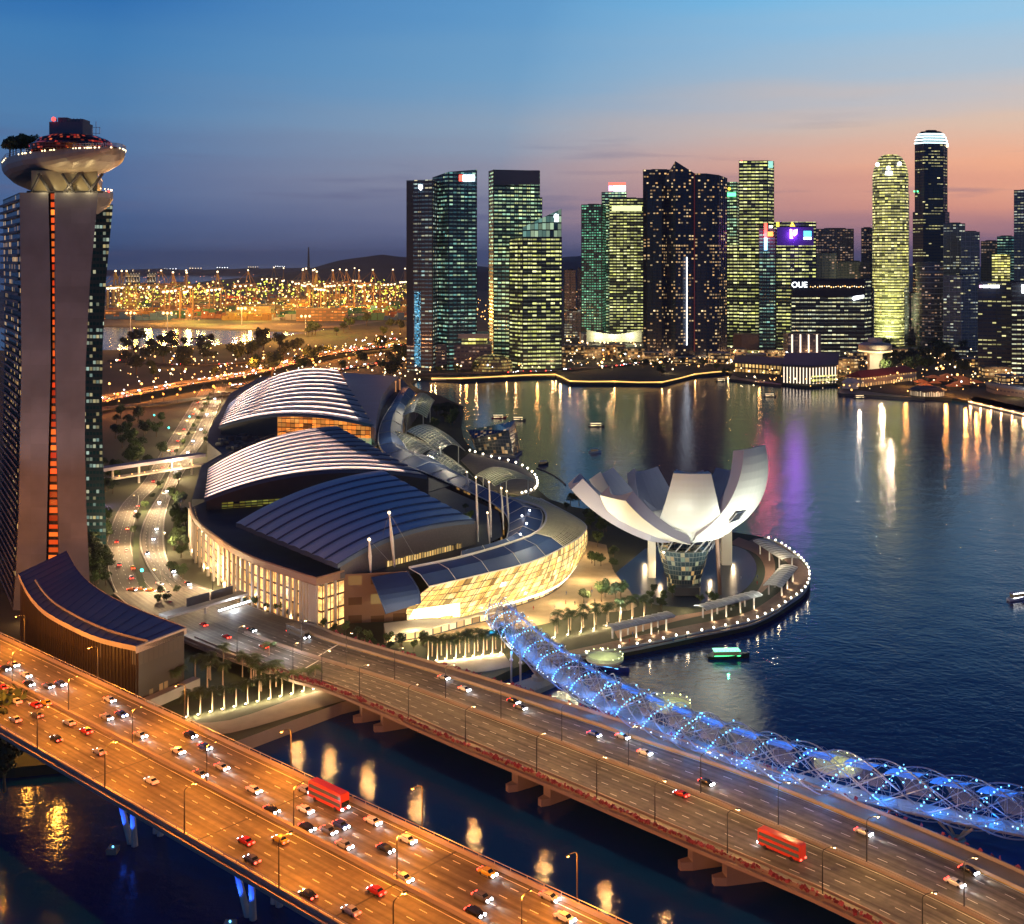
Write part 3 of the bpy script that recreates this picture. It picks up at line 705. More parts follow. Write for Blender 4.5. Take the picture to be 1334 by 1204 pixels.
# ---------------- convention halls ----------------
M_['vault_lit'] = mat('vault_floodlit', (.74, .58, .50), .6, scale=.06, var=.15)  # warm tint puts part of the floodlight into the white roof colour
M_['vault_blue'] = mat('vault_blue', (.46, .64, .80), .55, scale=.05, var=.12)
M_['vault_dark'] = mat('vault_dark_blue', (.05, .09, .19), .5, scale=.05, var=.3)  # also the unlit right ends of the floodlit strips
def vault(root, A1, A0, B1, B0, b1, b0, n, white, mats, name='roof_strip', step=1.0, ns=22, lit=0.0):
    # A = left tips, B = right ends; 1 = far strip, 0 = near strip
    out = []
    for k in range(n):
        k0, k1 = k/n, (k+1)/n
        def P(t, s, dz=0):
            a = A0.lerp(A1, s); b = B0.lerp(B1, s); bl = b0+(b1-b0)*s
            p = a.lerp(b, t); p = Vector((p.x, p.y, p.z+bl*4*t*(1-t)*(1-.25*(t-.5))+dz)); return p
        rows = []; km = (k0+k1)/2
        stag = .0
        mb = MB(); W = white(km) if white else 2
        for i in range(ns+1):
            t = i/ns
            rows.append([P(t, k0, step*.55), P(t, k0+(k1-k0)*.5, step*.75), P(t, k1, step*.35), P(t, k1, -1.2)])
        # front riser
        fr = [[P(i/ns, k0, -1.0), P(i/ns, k0, step*.55)] for i in range(ns+1)]
        for i in range(ns):
            mb.m = 0 if (i+.5)/ns < W else 1  # floodlit part and unlit end are set apart by colour
            for j in range(3): mb.face([rows[i][j], rows[i+1][j], rows[i+1][j+1], rows[i][j+1]])
            mb.m = 2
            mb.face([fr[i][0], fr[i+1][0], fr[i+1][1], fr[i][1]])
        for rr in (0, ns):
            mb.m = 2; mb.face([rows[rr][0], rows[rr][1], rows[rr][2], rows[rr][3], fr[rr][0]])
        mb.m = 2; mb.tube([P(i/ns, k0, step*.55+.1) for i in range(ns+1)], .4, 4)
        o_ = mb.build(name, mats, root); out.append(o_)
        if lit:
            # slim rail added above every strip, in place of its concealed lights
            kk = k0+(k1-k0)*.62; rail = MB(); rail.tube([P(i/ns*W, kk, step*.7+2.3) for i in range(ns+1)], .2, 4); sub(rail, 'added_light_rail', M_['dark'], o_, root)
            for q in range(4):
                p, e_ = P(W*q/4+.01, kk, step*.7+2.0), P(W*(q+1)/4, kk, step*.7+2.0); d_ = e_-p; ln = d_.length
                l_ = bpy.data.lights.new('rail_light', 'AREA'); l_.shape = 'RECTANGLE'; l_.size = ln; l_.size_y = .5; l_.color = (1, .74, .62); l_.energy = lit*ln*(1.15-.12*q)
                lo = bpy.data.objects.new('rail_light', l_); C.objects.link(lo); x_ = d_.normalized(); z_ = Vector((0, 0, 1)); z_ = (z_-x_*x_.z).normalized(); y_ = z_.cross(x_)
                from mathutils import Matrix
                lo.matrix_world = Matrix(((x_.x, y_.x, z_.x, (p.x+e_.x)/2), (x_.y, y_.y, z_.y, (p.y+e_.y)/2), (x_.z, y_.z, z_.z, (p.z+e_.z)/2), (0, 0, 0, 1)))
    return out
cc = empty('convention_hall', G(400, 700, 3), 'near convention hall with a ribbed blue vaulted roof and a glowing colonnade', 'convention hall')
fac = [G(a, b, 24) for a, b in ((247, 656), (255, 677), (292, 707), (329, 727), (378, 744), (412, 755))]
fac = smoothpts(fac, 3)
side = [G(448, 745, 24), G(533, 741, 24)]
inner_c = [G(533, 741, 24), G(600, 727, 24), G(666, 708, 24), G(698, 695, 24), G(711, 679, 24), G(704, 662, 24), G(664, 649, 24), G(610, 632, 24)]
podium = fac+side+[G(600, 727, 21), G(655, 700, 21), G(650, 668, 21), G(560, 628, 21), G(300, 640, 21)]
mb = MB(); mb.prism(podium, 3, 21.5, sides=False); mb.build('podium_roof', M_['roof'], cc)
mb = MB()
# fascia band over the colonnade
for a, b in zip(fac+[side[0]], (fac+[side[0]])[1:]):
    mb.face([a+Vector((0, 0, -2.6)), b+Vector((0, 0, -2.6)), b+Vector((0, 0, .4)), a+Vector((0, 0, .4))])
mb.tube([a+Vector((0, 0, .4)) for a in fac+[side[0]]], .5, 5)
mb.build('fascia', mat('copper_fascia', (.30, .18, .12), .6, scale=.2, var=.2), cc)
M_['lobby'] = winmat('lobby_glass', 4.2, 5.2, .9, lin(255, 176, 92), lin(255, 205, 128), 1.5, glass=(.25, .14, .07), wall=(.12, .08, .05), gx=.06, gy=(.08, .93), run=1.1, low=.6, seed=31, dim=.2, rough=.3, flat=.8, tex=.22)
mb = MB(); inset = [p+Vector((1.6, 2.6, 0)) for p in fac+[side[0]]]; wallstrip(mb, inset, 3, 2.4); mb.build('lobby_glazing', M_['lobby'], cc)
for i in range(0, len(inset)-1, 1):
    a = fac[i] if i < len(fac) else side[0]; b = fac[i+1] if i+1 < len(fac) else side[0]
    for q in ((0, .5) if i < 13 else (0, .34, .67)):
        p = a.lerp(b, q); cm = MB(); cm.box((p.x, p.y, 12.2), (1.1, 1.1, 18.6), .8, .92); cm.build('column', M_['pale'], cc)
for i in range(0, len(fac), 2):
    p = fac[i]; light('POINT', (p.x+.6, p.y-1.5+.8, 5.5), 900, (1, .62, .3), .3)
# recessed dark bay right of the corner
mb = MB(); wallstrip(mb, [G(448, 745, 24), G(533, 741, 24)], 3, 1.0); mb.build('side_wall', winmat('brick_bay', 9, 8, .4, lin(255, 170, 90), lin(240, 210, 130), .25, glass=(.1, .06, .04), wall=(.14, .08, .06), gx=.2, gy=(.3, .8), run=.6, seed=33), cc)
A0, A1, B1, B0 = G(440, 738, 27), G(307, 683, 27), G(497, 614, 40), G(618, 680, 32)
vault(cc, A1, A0, B1, B0, 4.5, 4.5, 9, None, [M_['vault_blue'], M_['vault_dark'], M_['vault_dark']], step=1.5)
# gable wall below the front strip, with a lit slot
gw = MB(); n = 16; u = 0
pts = []
for i in range(n+1):
    t = i/n; p = A0.lerp(B0, t); pts.append(Vector((p.x+.8, p.y+1.5, p.z+4.5*4*t*(1-t)*(1-.25*(t-.5)))))
wallstrip(gw, pts, 21.5, .2); gw.build('gable_wall', mat('gable_louvre', (.09, .085, .1), .6, scale=1.5, var=.4), cc)
gw = MB(); q = [Vector((p.x+.4, p.y-.5, 24.2)) for p in pts[5:15]]; wallstrip(gw, q, 21.8, 0); gw.build('clerestory', winmat('clerestory_light', 1.5, 3.5, .95, lin(255, 200, 110), lin(255, 215, 140), .8, gx=.15, gy=(.05, .95), run=1.2, low=.5, seed=35, glass=(.2, .15, .08)), cc)
# masts with stays in front
for (px, pyb, pyt, pz) in ((514, 738, 668, 22), (483, 746, 703, 22)):
    b = G(px, pyb, pz); t = GY(px-(7 if px == 514 else 2), pyt, b.y); m = empty('roof_mast', b, 'tall white roof mast, %s of the pair before the blue vault' % ('taller' if px == 514 else 'shorter'), 'mast', 'masts standing on the podium roof')
    mb = MB(); mid = b.lerp(t, .5); mb.tube([b, mid, t], [.35, .8, .3], 8); mb.build('pole', M_['white'], m)
    mb = MB(); mb.ball(t, .7); mb.build('tip_lamp', M_['warml'], m)
    for dx in (-9, 9):
        mb = MB(); mb.tube([t, b+Vector((dx, 8, 0))], .09, 4); mb.build('stay', M_['steel'], m)
mid = []
hl = [(554, 719, 622), (614, 712, 620), (637, 707, 627), (623, 712, 668), (668, 694, 640), (683, 684, 644), (700, 672, 650)]
hl = [(620, 706, 622), (637, 700, 628), (635, 708, 668), (653, 690, 636), (660, 684, 640), (608, 640, 615), (573, 600, 583)]
for i, (px, pyb, pyt) in enumerate(hl):
    b = G(px+3, pyb, 22); t = GY(px, pyt, b.y); m = empty('roof_mast', b, '%s white mast from the left in the mast cluster behind the curved arcade roof' % ordw([2, 4, 3, 5, 6, 1, 0][i]), 'mast', 'masts standing on the podium roof')
    mb = MB(); mb.tube([b, b.lerp(t, .5), t], [.3, .6, .25], 7); mb.build('pole', M_['white'], m)
    mb = MB(); mb.ball(t, .5); mb.build('tip_lamp', M_['warml'], m)
# second and third halls with floodlit white vaults
c2 = empty('convention_hall', G(400, 640, 3), 'middle convention hall with floodlit white ribbed vault between the other two', 'convention hall')
p2 = [G(a, b, 22) for a, b in ((250, 650), (262, 606), (300, 585), (520, 590), (600, 628), (560, 640))]
mb = MB(); mb.prism(p2, 3, 21.7); mb.build('podium', M_['roof'], c2)
A0, A1, B1, B0 = G(266, 652, 27), G(272, 611, 27), G(438, 556, 40), G(556, 622, 31)
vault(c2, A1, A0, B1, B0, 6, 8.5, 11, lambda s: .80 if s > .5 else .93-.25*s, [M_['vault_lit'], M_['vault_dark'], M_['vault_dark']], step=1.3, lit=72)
pts2 = []
for i in range(17):
    t = i/16; p = A0.lerp(B0, t); pts2.append(Vector((p.x+.8, p.y+1.5, p.z+8.5*4*t*(1-t)*(1-.25*(t-.5)))))
gw = MB(); wallstrip(gw, pts2, 21.5, .2); gw.build('gable_wall', mat('gable_dark', (.05, .045, .05), .6), c2)
gw = MB(); q = [Vector((p.x+.3, p.y-.6, 25)) for p in pts2[1:8]]; wallstrip(gw, q, 22, 0); gw.build('clerestory', winmat('clerestory_green', 3, 1.5, .9, lin(200, 180, 60), lin(180, 190, 90), .35, gx=.05, gy=(.2, .9), run=1, seed=36), c2)
c3 = empty('convention_hall', G(400, 550, 3), 'farthest convention hall with floodlit white ribbed vault and orange lit gable', 'convention hall')
p3 = [G(a, b, 22) for a, b in ((270, 575), (272, 560), (300, 512), (340, 490), (520, 490), (545, 515), (500, 570), (470, 600), (300, 600))]
mb = MB(); mb.prism(p3, 3, 21.6); mb.build('podium', M_['roof'], c3)
A0, A1, B1, B0 = G(285, 557, 27), G(299, 527, 27), G(440, 483, 40), G(487, 556, 32)
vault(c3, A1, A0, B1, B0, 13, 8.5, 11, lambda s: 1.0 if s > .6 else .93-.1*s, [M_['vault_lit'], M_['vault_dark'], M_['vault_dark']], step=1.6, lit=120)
mb = MB(); q = [G(a, b, 34) for a, b in ((445, 484), (520, 489), (508, 500), (497, 515), (492, 535), (488, 556), (470, 540))]; mb.prism(q, 22, 33); mb.build('roof_wedge', M_['vault_dark'], c3)
mb = MB(); q = smoothpts([G(a, b, 32) for a, b in ((520, 494), (508, 500), (498, 512), (490, 530), (486, 548))], 4)
for a, b in zip(q, q[1:]): mb.face([a+Vector((0, -1, -12)), b+Vector((0, -1, -12)), b+Vector((0, -1, 1)), a+Vector((0, -1, 1))])
mb.build('curved_parapet', mat('copper_parapet', (.3, .18, .12), .6), c3)
for i, p in enumerate(q[::2]):
    mb = MB(); mb.box((p.x+1, p.y-2.5, p.z-5.5), (.6, .8, 11)); mb.ball((p.x+1, p.y-3.4, p.z-.5), .9); mb.build('fin_lamp', mat('fin_glow', (.5, .3, .15), .6, em=(1, .4, .12), es=.7) if i == 0 else bpy.data.materials['fin_glow'], c3)
pts3 = []
for i in range(17):
    t = i/16; p = A0.lerp(B0, t); pts3.append(Vector((p.x+.8, p.y+2.5, p.z+8.5*4*t*(1-t)*(1-.25*(t-.5)))))
gw = MB(); wallstrip(gw, pts3[:7], 21.5, .2); gw.build('gable_wall', M_['roof'], c3)
gw = MB(); wallstrip(gw, pts3[6:], 21.7, .4)
gw.build('lit_gable', winmat('foyer_glow', 3.4, 3.2, .9, lin(255, 130, 40), lin(255, 170, 80), .8, glass=(.3, .12, .05), wall=(.1, .05, .03), gx=.04, gy=(.06, .95), run=1.2, low=.8, seed=37, dim=.15), c3)
mb = MB(); q = [G(a, b, 22.2) for a, b in ((432, 578), (436, 562), (484, 566), (484, 582))]; mb.prism(q, 20, 23.4); mb.build('skylight', mat('green_skylight', (.1, .2, .12), .3, em=(.25, .6, .35), es=.35), c3)
for px, py in ((420, 556), (440, 552), (458, 552), (474, 556)): light('POINT', G(px, py+6, 26), 1500, (1, .65, .25), .5)
# low plant yard between halls
mb = MB()
for k in range(26):
    p = G(random.uniform(285, 340), random.uniform(568, 588), 22); mb.box((p.x, p.y, 23), (random.uniform(2, 6), random.uniform(2, 6), random.uniform(1.5, 4)), random.random())
o = mb.build('roof_plant', M_['roof'], c3); o['kind'] = 'stuff'
# the vaults get their light from the rails added above the strips
# ---------------- curved shopping arcade in front ----------------
ar = empty('shopping_arcade', G(640, 770, 3), 'long curved shopping arcade with blue roof bands and golden glass front', 'shopping arcade')
inn = smoothpts([G(a, b, 24) for a, b in ((533, 741), (600, 727), (666, 708), (698, 695), (711, 679), (704, 662), (664, 649))], 5)
outr = smoothpts([G(a, b, 18) for a, b in ((559, 765), (624, 750), (691, 733), (735, 713), (761, 694), (757, 679), (704, 650))], 5)
mid_ = [a.lerp(b, .55)+Vector((0, 0, 1.6)) for a, b in zip(inn, outr)]
rim = smoothpts([G(a, b, 6) for a, b in ((529, 800), (585, 808), (653, 790), (718, 768), (744, 746), (752, 722), (720, 690))], 5)
nb = 16
mb = MB(); mb.grid([[a, m, b] for a, m, b in zip(inn[:nb], mid_[:nb], outr[:nb])]); mb.build('roof_band', M_['blueroof'], ar, smooth=True)
ib = [p.lerp(q, -.0) for p, q in zip(inn, outr)]
ins = [p+(p-q).normalized()*1 for p, q in zip(inn, outr)]
mb = MB(); mb.tube([p+Vector((0, 0, .5)) for p in inn], .55, 5); mb.tube([p+Vector((0, 0, .2)) for p in outr], .35, 5)
for i in range(0, nb, 3): mb.tube([inn[i]+Vector((0, 0, .2)), mid_[i]+Vector((0, 0, .2)), outr[i]+Vector((0, 0, .2))], .14, 4)
mb.build('roof_edge', M_['white'], ar)
# lattice canopy on the round nose
lt = MB()
for i in range(nb-1, len(inn)):
    lt.tube([inn[i], mid_[i], outr[i]], .22, 4)
    if i < len(inn)-1:
        for q in (.33, .66): lt.tube([inn[i].lerp(inn[i+1], q), mid_[i].lerp(mid_[i+1], q), outr[i].lerp(outr[i+1], q)], .22, 4)
for s in (0, .2, .4, .6, .8, 1):
    lt.tube([inn[i].lerp(mid_[i], s) for i in range(nb-1, len(inn))], .13, 4); lt.tube([mid_[i].lerp(outr[i], s) for i in range(nb-1, len(inn))], .13, 4)
lt.build('lattice_canopy', mat('lattice_steel', (.6, .58, .45), .5), ar)
M_['galass'] = winmat('arcade_roof_glass', 1.2, 3, .8, lin(150, 140, 80), lin(120, 130, 90), .45, glass=(.04, .05, .04), wall=(.2, .2, .15), gx=.1, gy=(.06, .94), run=1, low=.5, seed=41)
mb = MB(); mb.grid([[a-Vector((0, 0, .5)), m-Vector((0, 0, .5)), b-Vector((0, 0, .5))] for a, m, b in zip(inn[nb-1:], mid_[nb-1:], outr[nb-1:])], uvscale=(6, 3.6)); mb.build('canopy_glass', M_['galass'], ar)
# golden bulging glass front
M_['gold'] = winmat('arcade_front_glass', 2.6, 2.1, .95, lin(255, 190, 90), lin(255, 228, 150), 1.5, glass=(.3, .2, .09), wall=(.16, .1, .04), gx=.04, gy=(.05, .96), run=1.2, low=.9, seed=42, dim=.15, runw=3, flat=.7, tex=.16)
rows = []
nf = len(outr); lens = [0]
for i in range(1, nf): lens.append(lens[-1]+(rim[i]-rim[i-1]).length)
mb = MB(); ns = 7
R2 = []
for i in range(nf):
    a, b = outr[i], rim[i]; o = (b-inn[i]); o.z = 0; o = o.normalized()
    R2.append([a.lerp(b, j/ns)+o*4.0*math.sin(PI*j/ns)**.8 for j in range(ns+1)])
for i in range(nf-1):
    for j in range(ns):
        mb.face([R2[i][j], R2[i+1][j], R2[i+1][j+1], R2[i][j+1]], [(lens[i], j*2.1), (lens[i+1], j*2.1), (lens[i+1], (j+1)*2.1), (lens[i], (j+1)*2.1)])
mb.build('glass_front', M_['gold'], ar, smooth=True)
mb = MB()
for i in range(0, nf): mb.tube(R2[i], .16, 4)
for j in range(1, ns, 2): mb.tube([R2[i][j] for i in range(nf)], .1, 4)
mb.build('mullion', mat('bronze_mullion', (.2, .14, .08), .5), ar)
mb = MB(); mb.tube([p+Vector((0, 0, .1)) for p in rim[8:]], .5, 5); mb.build('rim_light', glow('rim_glow', (1, .9, .7), 2.2), ar)
mb = MB(); wallstrip(mb, [Vector((p.x, p.y, 6)).lerp(Vector((q.x, q.y, 6)), .1) for p, q in zip(rim, inn)], 3, 0.1); mb.build('shopfront', winmat('shop_windows', 4, 3.2, .85, lin(255, 200, 110), lin(255, 235, 190), 1.6, gx=.08, gy=(.1, .9), run=1, low=.5, seed=43, glass=(.2, .15, .1)), ar)
# bright entrance screens and terrace at the near end
mb = MB(); q = [G(a, b, 8) for a, b in ((534, 798), (600, 795))]; v = Vector((0, -5.2, 0))
mb.face([q[0]+v+Vector((0, 0, -1)), q[1]+v+Vector((0, 0, -1)), q[1]+v+Vector((0, 0, 4.5)), q[0]+v+Vector((2, 0, 2.8))]); mb.build('entrance_screen', glow('entrance_screen_glow', (1, .86, .5), 3.0), ar)
ter = smoothpts([G(a, b, 6.5) for a, b in ((503, 828), (560, 818), (620, 802), (655, 796))], 4)
mb = MB(); mb.prism([p for p in ter]+[G(655, 785, 6.5), G(600, 800, 6.5), G(500, 812, 6.5)], 5.9, 6.5); mb.build('terrace', M_['pale'], ar)
mb = MB(); wallstrip(mb, [p+Vector((0, .6, 0)) for p in ter], 3, .6); mb.build('terrace_shopfront', bpy.data.materials['shop_windows'], ar)
# end hood on the left with its own small roof
hood_i = smoothpts([G(484, 752, 22), G(494, 776, 17), G(503, 800, 10)], 4); hood_o = smoothpts([G(530, 744, 23), G(545, 768, 17.5), G(548, 786, 13)], 4)
mb = MB(); mb.grid([[a, b] for a, b in zip(hood_i, hood_o)]); mb.tube(hood_i, .3, 5); mb.tube(hood_o, .3, 5); mb.build('end_hood', M_['blueroof'], ar, smooth=True)
# inner blue roof of the round nose and the long dark mall roof behind
il = smoothpts([G(a, b, 23) for a, b in ((600, 727), (650, 712), (662, 694), (660, 672), (640, 655), (600, 636), (560, 618), (520, 602), (494, 580), (497, 550), (512, 525), (524, 505))], 4)
ol = smoothpts([G(a, b, 23) for a, b in ((602, 727), (667, 709), (700, 694), (704, 664), (664, 650), (628, 634), (600, 618), (560, 596), (530, 585), (524, 555), (530, 532), (541, 512))], 4)
mr = empty('mall_roof', G(600, 640, 3), 'long winding dark blue mall roof behind the lattice nose', 'mall')
mb = MB(); rr = [[a, a.lerp(b, .5)+Vector((0, 0, 3.0)), b] for a, b in zip(il, ol)]; mb.grid(rr); mb.build('roof', M_['blueroof'], mr, smooth=True)
mb = MB()
for i in range(0, len(rr), 2): mb.tube([p+Vector((0, 0, .15)) for p in rr[i]], .16, 4)
mb.tube([r[0] for r in rr], .35, 5); mb.tube([r[2] for r in rr], .35, 5); mb.build('roof_rib', M_['white'], mr)
mb = MB(); wallstrip(mb, il, 3, .1); wallstrip(mb, ol, 3, .1); mb.build('wall', winmat('mall_wall', 5, 5, .5, lin(255, 190, 100), lin(255, 220, 150), .5, seed=44), mr)
mb = MB()
for px, py in ((680, 672), (686, 682), (678, 696), (690, 665)): mb.ball(G(px, py, 26.5), .5)
mb.build('roof_lamp', M_['whitel'], mr)
# glass canopies along the winding mall
M_['can'] = winmat('canopy_panes', 1.6, 1.6, .8, lin(150, 150, 80), lin(130, 135, 95), .16, glass=(.10, .11, .08), wall=(.3, .3, .22), gx=.12, gy=(.12, .88), run=1, low=.5, seed=45)
cans = [((500, 572), (512, 562), (545, 596), (578, 590), 20, 4, 'grid glass canopy over the mall entry, dotted with peach lamps'),
        ((530, 562), (575, 562), (572, 590), (606, 588), 22, 5, 'ribbed glass canopy curving towards the bay behind the grid canopy'),
        ((555, 594), (572, 590), (600, 622), (616, 622), 22, 3, 'narrow pale canopy strip between mall roof and roof garden'),
        ((620, 620), (664, 614), (645, 634), (700, 630), 14, 4, 'pale canopy beside the lamp ringed event jetty'),
        ((537, 517), (566, 522), (522, 545), (556, 545), 22, 5, 'long glass barrel canopy at the far end of the mall')]
for (a, b, c, d, z, bl, lab) in cans:
    r = empty('glass_canopy', G((a[0]+d[0])/2, (a[1]+d[1])/2, z), lab, 'canopy', 'glass canopies along the mall')
    a, b, c, d = [G(p[0], p[1], z) for p in (a, b, c, d)]
    rows = []
    for i in range(13):
        t = i/12; p, q = a.lerp(c, t), b.lerp(d, t); rows.append([p.lerp(q, s/6)+Vector((0, 0, bl*math.sin(PI*s/6)+1.5*math.sin(PI*t))) for s in range(7)])
    mb = MB(); mb.grid(rows, uvscale=((q-p).length/6, (a-c).length/12)); mb.build('glazing', M_['can'], r)
    mb = MB()
    for i in range(0, 13): mb.tube([p+Vector((0, 0, .2)) for p in rows[i]], .2, 4)
    for s in (0, 3, 6): mb.tube([rows[i][s]+Vector((0, 0, .2)) for i in range(13)], .2, 4)
    mb.build('rib', bpy.data.materials['lattice_steel'], r)
    for (p, i) in ((rows[1][1], 0), (rows[1][5], 1), (rows[11][1], 2), (rows[11][5], 3)):
        mb = MB(); mb.tube([(p[0], p[1], 3), (p[0], p[1], p[2])], .35, 6); mb.build('post', M_['white'], r)
    p = rows[6][3]; light('POINT', (p[0], p[1], p[2]-6), 5000, (1, .8, .4), .5); light('POINT', (p[0]-6, p[1]-12, p[2]+12), 9000, (1, .85, .55), .5)
for px, py in ((508, 567), (520, 575), (530, 582), (525, 567), (537, 575)):
    pass
for px, py in ((735, 700), (742, 680), (720, 662)): light('POINT', G(px, py, 38), 9000, (1, .85, .5), .5)
# warm light spilling on the plaza
for px, py, e in ((540, 815, 5000), (590, 812, 5000), (640, 800, 5000), (690, 790, 5000), (730, 770, 4500), (760, 740, 4500), (770, 710, 3000), (715, 800, 5000), (770, 770, 5000), (620, 830, 3000)):
    light('POINT', G(px, py, 9), e*1.5, (1, .72, .32), .5)

# ---------------- lotus shaped museum ----------------
mu = empty('lotus_museum', G(893, 775, 3), 'white lotus shaped museum with broad curved petals on the waterfront', 'museum')
MC = Vector((G(893, 768, 3).x, G(893, 768, 3).y, 25.5))
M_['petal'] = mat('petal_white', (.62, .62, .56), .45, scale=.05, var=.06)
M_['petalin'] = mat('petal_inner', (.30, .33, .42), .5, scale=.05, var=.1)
def petal(az, R, amax, w0, w1, thick, rx=1.0, wm=None, blend=.14):
    az = math.radians(az); d = Vector((math.sin(az), -math.cos(az), 0)); sd = Vector((math.cos(az), math.sin(az), 0))
    amax = math.radians(amax); n = 20; m = 8; out_, inn_ = [], []
    for i in range(n+1):
        t = i/n; a = amax*t
        r = R*math.sin(a)*rx; z = R*(1-math.cos(a))
        # half width: follows the bowl near the bottom, then tapers to the tip
        w = w0*min(1, (max(t, .0)/.36))**.75
        if t > .36: w = w0+(w1-w0)*((t-.36)/.64)**1.15
        nv = (d*(-math.sin(a))+Vector((0, 0, math.cos(a)))).normalized()
        th = thick*(.3+.7*min(1, t*1.15))
        ro, ri = [], []
        for j in range(m+1):
            s = -1+2*j/m
            ro.append(MC+d*(r-(w*s)**2/(2*R+1))+sd*w*s+Vector((0, 0, z)))
            wi = w*.9
            # scooped inner face
            ri.append(MC+d*(r-(wi*s)**2/(2*R+1))+sd*wi*s+Vector((0, 0, z))+nv*(th*(.30+.70*s*s)))
        out_.append(ro); inn_.append(ri)
    mb = MB(); mb.grid(out_)
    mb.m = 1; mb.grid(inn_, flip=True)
    mb.m = 2
    for i in range(n):
        for j in (0, m): mb.face([out_[i][j], inn_[i][j], inn_[i+1][j], out_[i+1][j]])
    mb.m = 0
    for j in range(m): mb.face([out_[n][j], out_[n][j+1], inn_[n][j+1], inn_[n][j]])
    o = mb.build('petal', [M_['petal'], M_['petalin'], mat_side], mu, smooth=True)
    try:
        o.data.set_sharp_from_angle(angle=math.radians(40))
    except Exception: pass
    return out_
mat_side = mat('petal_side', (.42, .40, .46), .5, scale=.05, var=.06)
petal(-4, 37, 88, 15.5, 7.8, 5.5)
petal(47, 37, 102, 18, 8.6, 6)
petal(-52, 54, 56, 18, 8.0, 6)
petal(-88, 69, 49, 17, 7.4, 7)
petal(-122, 56, 54, 14, 7.0, 7)
petal(-155, 46, 60, 13, 7, 7)
petal(168, 42, 62, 13, 7, 7)
petal(132, 36, 74, 12, 6.0, 6)
petal(92, 35, 84, 12, 5.5, 6)
# round hull bottom joining the petals
mb = MB(); mb.lathe((MC.x, MC.y, MC.z-.4), [(.1, 0), (8, .8), (14, 2.2), (20, 5.2), (23, 8.5), (20, 9.5), (.1, 10)], 36); mb.build('bowl', M_['petal'], mu, smooth=True)
RZ = [(-195, 44), (-155, 46), (-122, 56), (-88, 68), (-52, 54), (-4, 37), (47, 37), (92, 35), (132, 36), (165, 44)]
def Raz(a):
    for (a0, r0), (a1, r1) in zip(RZ, RZ[1:]):
        if a0 <= a <= a1: return r0+(r1-r0)*(a-a0)/(a1-a0)
    return 44
rows = []
for i in range(9):
    row = []
    for k in range(72):
        az = -195+k*5; R_ = Raz(az); a = math.radians((26+14*(R_ < 60))*i/8+.1); ar = math.radians(az); r_ = R_*math.sin(a)*.985
        row.append(Vector((MC.x+math.sin(ar)*r_, MC.y-math.cos(ar)*r_, MC.z+R_*(1-math.cos(a))+.35)))
    rows.append(row)
mb = MB(); mb.grid(rows, closed=True); mb.build('bowl_shell', M_['petal'], mu, smooth=True)
# window in the right petal
dv = Vector((math.sin(math.radians(47)), -math.cos(math.radians(47)), 0)); sv = Vector((math.cos(math.radians(47)), math.sin(math.radians(47)), 0))
a = math.radians(54); wc = MC+dv*(37*math.sin(a)-64/75+.45)+Vector((0, 0, 37*(1-math.cos(a))))-sv*5.0
tn = (dv*math.cos(a)+Vector((0, 0, math.sin(a)))).normalized(); nn = (dv*math.sin(a)-Vector((0, 0, math.cos(a)))).normalized()
mb = MB(); mb.face([wc+sv*x+tn*y+nn*.35 for x, y in ((-4.2, -2.4), (3.6, -2.0), (4.2, 2.8), (-3, 2.8))]); wo = mb.build('petal_window', M_['glass'], mu)
mb = MB(); mb.tube([wc+sv*x+tn*y+nn*.4 for x, y in ((-4.2, -2.4), (3.6, -2.0), (4.2, 2.8), (-3, 2.8))], .28, 4, True); sub(mb, 'window_frame', M_['steel'], wo, mu)
# glass cone lobby, columns, slanted legs
mb = MB(); mb.lathe((MC.x-1, MC.y-2, 3), [(7.5, 0), (7.5, 6), (8, 6.2), (11.5, 19), (8, 19.2)], 10, 1, .8)
mb.build('lobby', winmat('lobby_cone_glass', 1.9, 2.1, .25, lin(255, 190, 100), lin(180, 200, 160), .5, glass=(.03, .05, .06), wall=(.09, .10, .09), gx=.06, gy=(.06, .94), run=.6, seed=51, flat=.6, low=.02), mu)
mb = MB(); mb.box((MC.x-1, MC.y-9.5, 5.2), (11, 4, 3.4)); mb.build('entrance', winmat('museum_door', 2.2, 3.4, 1, lin(255, 190, 100), lin(255, 210, 140), 1.3, run=2, seed=52), mu)
for px, py, rr_ in ((849, 752, 1.7), (946, 735, 2.4)):
    p = G(px, py, 3); mb = MB(); mb.box((p.x, p.y, 15), (rr_*2, rr_*2, 25)); mb.build('column', M_['petal'], mu)
for (x0, y0, x1, y1) in ((938, 775, 934, 700), (868, 740, 862, 712)):
    a = G(x0, y0, 3); b = Vector((GY(x1, y1, a.y).x, a.y+1, 31)); mb = MB(); mb.tube([a, b], .9, 8); mb.build('leg', mat('rusty_leg', (.16, .09, .06), .6) if x0 == 938 else bpy.data.materials['rusty_leg'], mu)
mb = MB()
for k in range(18):
    a = 2*PI*k/18; p0 = Vector((MC.x+12*math.cos(a), MC.y+10*math.sin(a), 21.5)); a2 = a+.35; p1 = Vector((MC.x+14*math.cos(a2), MC.y+12*math.sin(a2), 27)); mb.tube([p0, p1], .3, 5)
mb.build('ring_truss', M_['steel'], mu)
